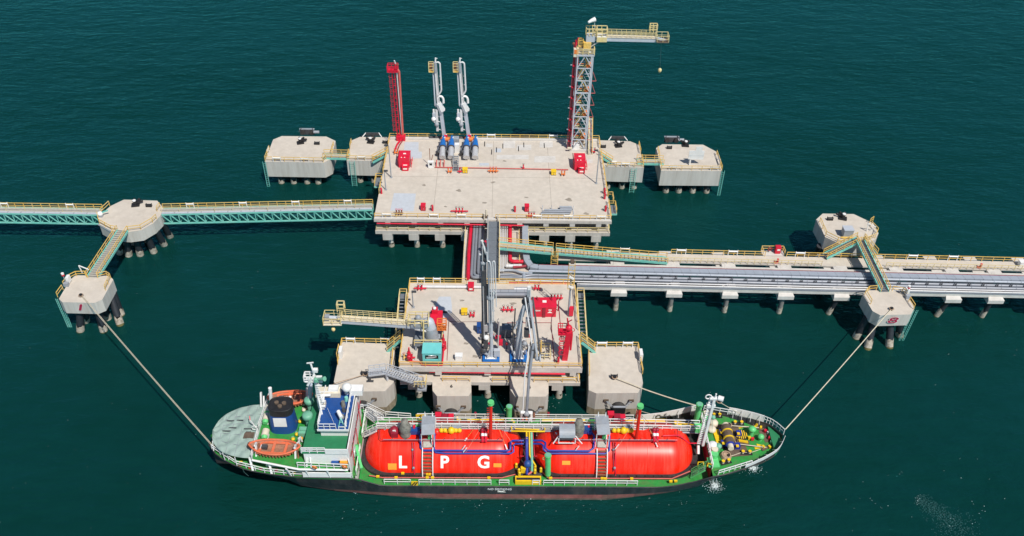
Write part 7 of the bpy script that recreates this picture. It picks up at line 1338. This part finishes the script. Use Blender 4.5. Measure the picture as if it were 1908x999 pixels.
for x in (-41.5, -39.5, -37.6): 
    for s in (-1, 1): part("canopy_post", MB().bar((x, YC+s*(hbd(x)-.1), ztop(x)), (x, YC+s*(canopy_half(x)), ZC), .1, .1, "white"), ship)
part("stern_rail_wheel", MB().ring(A(474, 797, ZB+1), .4, .06, "white", 10, 4, (0, 1, 0)).bar(A(477, 797, ZB), A(466, 783, ZB+1.6), .12, .12, "white").bar(A(477, 797, ZB), A(484, 790, ZB+.8), .1, .1, "white").bar(A(466, 783, ZB+1.6), A(465, 775, ZB+2), .1, .1, "red"), ship)
rail(ship, [A(470, 856, ZB), A(482, 808, ZB)], m="white", sp=1.3, r=.055); rail(ship, [A(483, 800, ZB), A(503, 742, ZB)], m="white", sp=1.3, r=.042, mids=(.5,)); rail(ship, [A(555, 871, ZB), A(650, 875, ZB)], m="white", sp=1.1, r=.042, mids=(.5,)); rail(ship, [A(652, 872, ZB), A(648, 856, ZB)], m="white", sp=.9, r=.05)
# side house on the near wing
p0, p1 = A(577, 861, ZB), A(614, 861, ZB); part("side_house", MB().bx(p0.x, p1.x, p0.y+.1, p0.y+2.3, ZB, ZB+.75, "white"), ship); rail(ship, [A(578, 850, ZB+.8), A(581, 840, ZB+.8), A(609, 840, ZB+.8), A(613, 852, ZB+.8)], m="white", sp=1.0, r=.05, h=.9)
for px, py in ((566, 839), (578, 839)): part("liferaft_canister", MB().tube(A(px-5, py, ZB+2.2), A(px+5, py, ZB+2.2), .42, "white", 12), ship)
part("raft_cradle", MB().bar(A(572, 870, ZB), A(572, 842, ZB+1.9), .16, .16, "white").bar(A(580, 872, ZB), A(577, 842, ZB+1.9), .14, .14, "white"), ship)
part("deck_boxes", MB().box(A(626, 862, ZB+.3), (1.2, .7, .6), "ship_blue").box(A(640, 861, ZB+.3), (1.3, .7, .6), "print_orange"), ship)
for px, py in ((590, 837), (612, 848), (586, 871), (642, 870)): part("lifebuoy", MB().ring(A(px, py, ZB+1.3), .34, .1, "orange", 12, 5, (.3, 1, .3)), ship)
# crane / ventilator by the front gallery
q = A(671, 862, 5.1); part("green_crane", MB().tube(A(665, 850, 5.2), A(664, 829, 6.6), .34, "mint", 10).bar(A(664, 834, 6.4), A(674, 873, 5.6), .35, .4, "mint").tube(A(655, 850, 5.4), A(668, 847, 6.0), .16, "mint", 8), ship); part("steel_disc", MB().tube(A(661, 842, 6.3), A(663, 842, 6.3), .8, "silver", 14), ship)
# funnel
fc = A(529, 797, ZB)+Vector((0, .35, 0)); H = 4.6; ft_ = V(524, 761, fc.y)
def oval(c, a, b, n=24, sq=3.0): return [Vector((c.x+a*abs(math.cos(2*math.pi*i/n))**(2/sq)*math.copysign(1, math.cos(2*math.pi*i/n)), c.y+b*abs(math.sin(2*math.pi*i/n))**(2/sq)*math.copysign(1, math.sin(2*math.pi*i/n)), c.z)) for i in range(n)]
def loft(c0, a0, b0, c1, a1, b1, m, capm=None):
    n = 24; lo_ = oval(c0, a0, b0); hi_ = oval(c1, a1, b1); mb = MB(); mb.add(lo_+hi_, [(i, (i+1) % n, n+(i+1) % n, n+i) for i in range(n)], m, True); mb.add(hi_, [tuple(range(n))], capm or m); return mb
ftop = Vector((ft_.x, fc.y+.1, ZB+H)); fb = lerp(fc, ftop, .74)
fun = part("funnel", loft(fc, 2.0, 1.6, fb, 1.72, 1.42, "ship_blue"), ship); part("funnel_band", loft(fb, 1.73, 1.43, ftop, 1.68, 1.38, "black", "black"), fun); part("funnel_rim", MB().pipe([p for p in oval(ftop, 1.68, 1.38)]+[oval(ftop, 1.68, 1.38)[0]], .1, "black", 6), fun)
for dx, dy in ((-.6, .2), (.5, .1), (0, -.5)): part("exhaust_pipe", MB().cyl(ftop+Vector((dx, dy, -.1)), .32, .35, "brown_dark", 10), fun)
cpt = lerp(fc, ftop, .52); yy = cpt.y-1.56; part("house_flag_panel", MB().bar((cpt.x-.05, yy-.02, cpt.z-.8), (cpt.x-.05, yy+.10, cpt.z+.85), 1.85, .06, "white"), fun)
part("exhaust_stack", MB().tube(V(507, 765, 90.0), V(503, 723, 90.0), .26, "white", 10), ship)
# machinery ventilators
def cowl(px, py, h, r, m="sea_green"): p = A(px, py, ZB); part("mushroom_vent", MB().cyl(p, r*.62, h, m, 12, r*.55).lathe(p+Vector((0, 0, h)), [(r*.8, -.1), (r, 0), (r, .55), (r*.8, .75), (.05, .8)], m, 16), ship)
cowl(577, 796, 2.2, .78); cowl(580, 768, 2.2, .75)
part("engine_hatch", MB().box(A(566, 806, ZB+.55), (1.3, 1.3, 1.1), "sea_green").box(A(566, 800, ZB+1.2), (1.0, .6, .4), "sea_green"), ship)
for px, py, m in ((559, 785, "bright_yellow"), (553, 809, "bright_yellow"), (561, 817, "print_orange"), (566, 753, "cream"), (566, 764, "cream"), (571, 760, "brown_dark"), (546, 818, "bright_yellow"), (571, 752, "bright_yellow")): part("deck_gear", MB().ball(A(px, py, ZB+.4), .3, m, 7, .8).cyl(A(px, py, ZB), .2, .4, "sea_green" if m == "bright_yellow" else m, 8), ship)
rail(ship, [A(574, 805, ZB), A(588, 806, ZB), A(592, 790, ZB), A(588, 778, ZB)], m="white", sp=.9, r=.05, mids=(.35, .7))
for l, px, py in (("cream liferaft canister with green end left of the funnel", 496, 782), ("cream liferaft canister left of the near lifeboat", 494, 811), ("cream liferaft canister behind the funnel near the far lifeboat", 500, 767)):
    p = A(px, py, ZB+.55); t = thing("liferaft", l, "liferaft", p+Vector((0, 0, -.55))); part("canister", MB().tube(p+Vector((0, .8, .15)), p+Vector((0, -.35, .15)), .52, "cream", 12), t); part("end_cap", MB().tube(p+Vector((0, -.36, .15)), p+Vector((0, -.8, .1)), .5, "mint", 12, .36), t); part("cradle", MB().box(p+Vector((0, 0, -.38)), (.9, 1.0, .3), "white"), t)
# lifeboats
def lifeboat(label, c, L=7.0, B=2.35, rz=0.0):
    c = Vector(c); t = thing("lifeboat", label, "lifeboat", c, "open orange lifeboats on the ship"); n = 16; rows = []; inner = []
    for i in range(n+1):
        u = -1+2*i/n; w = B/2*max(.03, (1-abs(u)**2.4))**.75; sh = .42*u*u; row = []; irow = []
        for j in range(9):
            a = math.pi*j/8; row.append(c+Vector((u*L/2*(1-.05*math.sin(a)), -w*math.cos(a), sh-.95*math.sin(a)**.8*(1-abs(u)**4*.7)))); irow.append(c+Vector((u*L/2*.94, -w*.86*math.cos(a), sh-.02-.55*math.sin(a)**.7*(1-abs(u)**4))))
        rows.append(row); inner.append(irow)
    mb = MB(); flat = [v for r in rows for v in r]; mb.add(flat, [(i*9+j, i*9+j+1, (i+1)*9+j+1, (i+1)*9+j) for i in range(n) for j in range(8)], "boat_orange", True); part("boat_hull", mb, t)
    mb = MB(); flat = [v for r in inner for v in r]; mb.add(flat, [(i*9+j, (i+1)*9+j, (i+1)*9+j+1, i*9+j+1) for i in range(n) for j in range(8)], "boat_inside", True); part("inner_floor", mb, t)
    for s in (0, 8): part("gunwale", MB().pipe([lerp(rows[i][s], inner[i][s], .5) for i in range(n+1)], .15, "boat_orange", 6), t)
    for u in (-.55, -.05, .42): x = u*L/2; part("thwart", MB().box(c+Vector((x, 0, -.12)), (.38, B*.82*(1-abs(u)**3), .1), "boat_orange"), t)
    for s in (-1, 1): part("side_bench", MB().bar(c+Vector((-L*.33, s*B*.33, -.2)), c+Vector((L*.33, s*B*.33, -.2)), .4, .1, "boat_orange"), t)
    part("engine_box", MB().box(c+Vector((-L*.2, .05, -.15)), (.8, .6, .5), "dark_steel").bar(c+Vector((-L*.28, -.4, -.2)), c+Vector((-L*.24, -.1, .5)), .08, .08, "white"), t)
    gl = mesh_of(MB().ball((0, 0, 0), .13, "rust", 5), "grab_line_float")
    for i in range(2, n-1): inst("grab_line_float", gl, t, rows[i][1]+Vector((0, -.08, 0)))
    return t
lb1 = lifeboat("orange open lifeboat on the camera side below the blue funnel", A(512, 833, 8.7), 7.5, 2.9, 0); lb2 = lifeboat("orange open lifeboat on the jetty side behind the funnel with pale bags inside", A(541, 741, 8.8), 6.9, 2.9)
lb1.rotation_euler = (0, 0, rad(-3)); lb2.rotation_euler = (0, 0, rad(5))
mb = MB()
for i in range(9): p = A(532+random.uniform(-9, 9), 741+random.uniform(-2, 2), 8.7); mb.ball(p, random.uniform(.2, .32), "white", 5, .6)
solo("white_bags", mb, "pale bags and rope heaped inside the jetty side lifeboat", "bags")
for px, py in ((478, 848), (551, 852)):
    a = A(px, py, ZB); t = part("davit", MB().bar(a+Vector((0, -.2, -.2)), a+Vector((.1, .6, 2.0)), .22, .3, "white").bar(a+Vector((.4, -.2, -.2)), a+Vector((.4, .8, 1.6)), .2, .25, "rust").bar(a+Vector((.2, .6, 2.0)), a+Vector((.2, -.4, 2.5)), .18, .2, "white"), ship)
for px, py in ((487, 758), (572, 750)):
    a = A(px, py, ZB); part("davit", MB().bar(a, a+Vector((.1, .9, 2.2)), .22, .3, "white").bar(a+Vector((.4, 0, 0)), a+Vector((.4, .9, 1.4)), .2, .25, "white"), ship)
part("rusty_block", MB().ball(A(467, 829, ZB+.9), .5, "rust", 7), ship)
for px, py in ((554, 829), (557, 820)): part("davit_head", MB().bar(A(px, py+12, ZB), A(px, py-4, ZB+1.6), .2, .25, "white").bar(A(px+6, py+3, ZB+.6), A(px+2, py-6, ZB+1.6), .14, .18, "white"), ship)
for px, py, m in ((449, 862, "bright_yellow"), (436, 849, "bright_yellow"), (398, 832, "bright_yellow"), (486, 874, "red"), (515, 877, "red"), (548, 882, "bright_yellow"), (574, 885, "bright_yellow"), (466, 871, "red")): part("deck_gear", MB().box(A(px, py, 5.2), (.4, .3, .35), m), ship)
# ------------------------------------------------------------------ mooring lines
def line(label, pts, r=.055, sag=0.0, twin=0.0, m="rope"):
    pts = [Vector(p) for p in pts]; q = []
    for a, b in zip(pts, pts[1:]):
        n = 12; sg = sag*min(1, (b-a).length/12)
        for i in range(n): q.append(lerp(a, b, i/n)-Vector((0, 0, sg*4*(i/n)*(1-i/n) if (b-a).length > 6 else 0)))
    q.append(pts[-1]); t = thing("mooring_line", label, "mooring line", pts[0]); part("rope", MB().pipe(q, r, m, 6), t)
    if twin: part("rope", MB().pipe([v+Vector((twin, twin*.3, -.02)) for v in q], r, m, 6), t)
    part("eye_loop", MB().ring(pts[0]+Vector((0, 0, .15)), .38, r*1.2, "rope_brown", 12, 5), t); part("post", MB().cyl(pts[0]+Vector((0, 0, -.15)), .25, .5, "black", 10), t)
line("pale doubled mooring line from the left numbered dolphin to the ship stern", [A(151, 551, 7.5), A(165, 566.5, 7.5), A(396, 832, 5.8)], .045, .3, .15); line("pale mooring line from the right numbered dolphin to the ship bow", [A(1661, 576, 7.5), A(1648, 590, 7.5), A(1463, 800, 7.8)], .055, .3, .08)
line("pale mooring line from the right breasting dolphin to the forecastle side", [A(1145, 704, BZ+.3), A(1196, 724, BZ+.3), A(1301, 757, 6.4)], .075, .2, .12); line("thin pale line from the right breasting dolphin fender down to the ship deck", [A(1190, 765, 3.5), A(1228, 776, 4.3)], .05, .05); line("brown mooring line across the left breasting dolphin to the ship wheelhouse side", [A(681, 698, BZ+.3), A(628, 713, 6.6), A(610, 722, 8.5)], .06, .05, 0, "rope_brown")
line("pale line from the foremast to the jetty side forecastle bulwark", [V(1340, 749, 88.5), A(1379, 771, 7.2)], .05, .05); line("pale line led along the forecastle deck from the winch towards the bow", [FP(1366, 826, .6), FP(1428, 834, .3)], .08, 0.05); line("pale line led along the far side of the forecastle from the winch", [FP(1358, 793, .6), FP(1414, 797, .3)], .08, .05)
line("pale line lying in a curve between the rope coil and the bollards", [FP(1357, 851, .1), FP(1368, 848, .1), FP(1382, 843, .1), FP(1400, 843, .1), FP(1420, 836, .1)], .05)
line("loop of pale line hanging over the stern quarter above the water", [A(449, 866, 5.0), A(455, 880, 2.0), A(463, 887, .8)], .04, .1)
# ------------------------------------------------------------------ water outfalls, foam and flecks
def splash(label, sx, sy, sz, px, py, n=420, spread=1.5):
    a = A(sx, sy, sz); b = A(px, py, 0); mb = MB()
    for k in (-.25, .15): mb.pipe([a+Vector((k, 0, 0)), lerp(a, b, .4)+Vector((k, -.15, .35)), b+Vector((k*1.2, 0, 0))], .03, "foam", 5)
    for i in range(n):
        r = abs(random.gauss(0, .42))*spread; an = random.uniform(0, 6.283); s = random.uniform(.02, .07)*(1.7 if r < .45 else 1); p = b+Vector((r*math.cos(an)*1.15, r*math.sin(an), random.uniform(0, .5)*max(0, 1-r/spread)))
        mb.add([p+Vector((s, 0, 0)), p+Vector((-s*.5, s*.8, 0)), p+Vector((-s*.5, -s*.8, 0)), p+Vector((0, 0, s*1.2))], [(0, 1, 3), (1, 2, 3), (2, 0, 3), (0, 2, 1)], "foam")
    solo("splash", mb, label, "splash", b, None, "stuff")
splash("white splash of cooling water off the camera side bow", 1400, 855, 2.5, 1402, 873); splash("white splash of water below the forecastle break", 1333, 885, 3.2, 1331, 907)
splash("small trickle of water from the hull near the bridge", 663, 905, 1.2, 662, 918, 30, .35); splash("small trickle of water from the hull amidships", 988, 918, 1.2, 988, 929, 30, .35)
def flecks(name, label, spots):
    mb = MB()
    for p, s in spots:
        a = random.uniform(0, 6.283); w = s*random.uniform(.5, 1)
        mb.add([p+Vector((s*math.cos(a+k*1.257)*(1 if k % 2 else .7), w*math.sin(a+k*1.257), .03)) for k in range(5)], [(0, 1, 2, 3, 4)], "fleck")
    solo(name, mb, label, "foam", (0, 90, .02), None, "stuff")
sp = []
for i in range(90): sp.append((A(random.uniform(640, 1300), random.uniform(928, 962)-random.random()*6, .02), random.uniform(.02, .06)))
for i in range(170): sp.append((A(random.uniform(0, 1908), random.uniform(350, 999), .02), random.uniform(.025, .075)))
for i in range(30): sp.append((A(random.uniform(870, 1080), random.uniform(735, 770), .02), random.uniform(.04, .10)))
for px, py, n, s in ((1677, 878, 3, 4), (1712, 930, 14, 9), (1768, 968, 6, 14), (1810, 936, 3, 5), (1833, 948, 4, 6), (1622, 933, 4, 6), (1650, 944, 3, 5), (1810, 971, 2, 4)):
    for i in range(n): sp.append((A(px+random.gauss(0, s), py+random.gauss(0, s*.7), .02), random.uniform(.03, .07)))
flecks("foam_flecks", "small white flecks of foam scattered over the dark green water", sp)
M("foam_thin", (.022, .088, .09), .9, var=.3, scale=2)
mb = MB()
for i in range(1000):
    t_ = random.random(); px = 1715+85*t_+random.gauss(0, 5+16*t_); py = 930+70*t_**1.1+random.gauss(0, 5+9*t_); s = random.uniform(.03, .13); p = A(px, py, .015); a = random.uniform(0, 6.28)
    mb.add([p+Vector((s*math.cos(a+k*2.1), s*.7*math.sin(a+k*2.1), 0)) for k in range(3)], [(0, 1, 2)], "foam_thin")
solo("sea_foam", mb, "faint streak of foam in the lower right corner of the water", "foam", (0, 0, .015), None, "stuff")
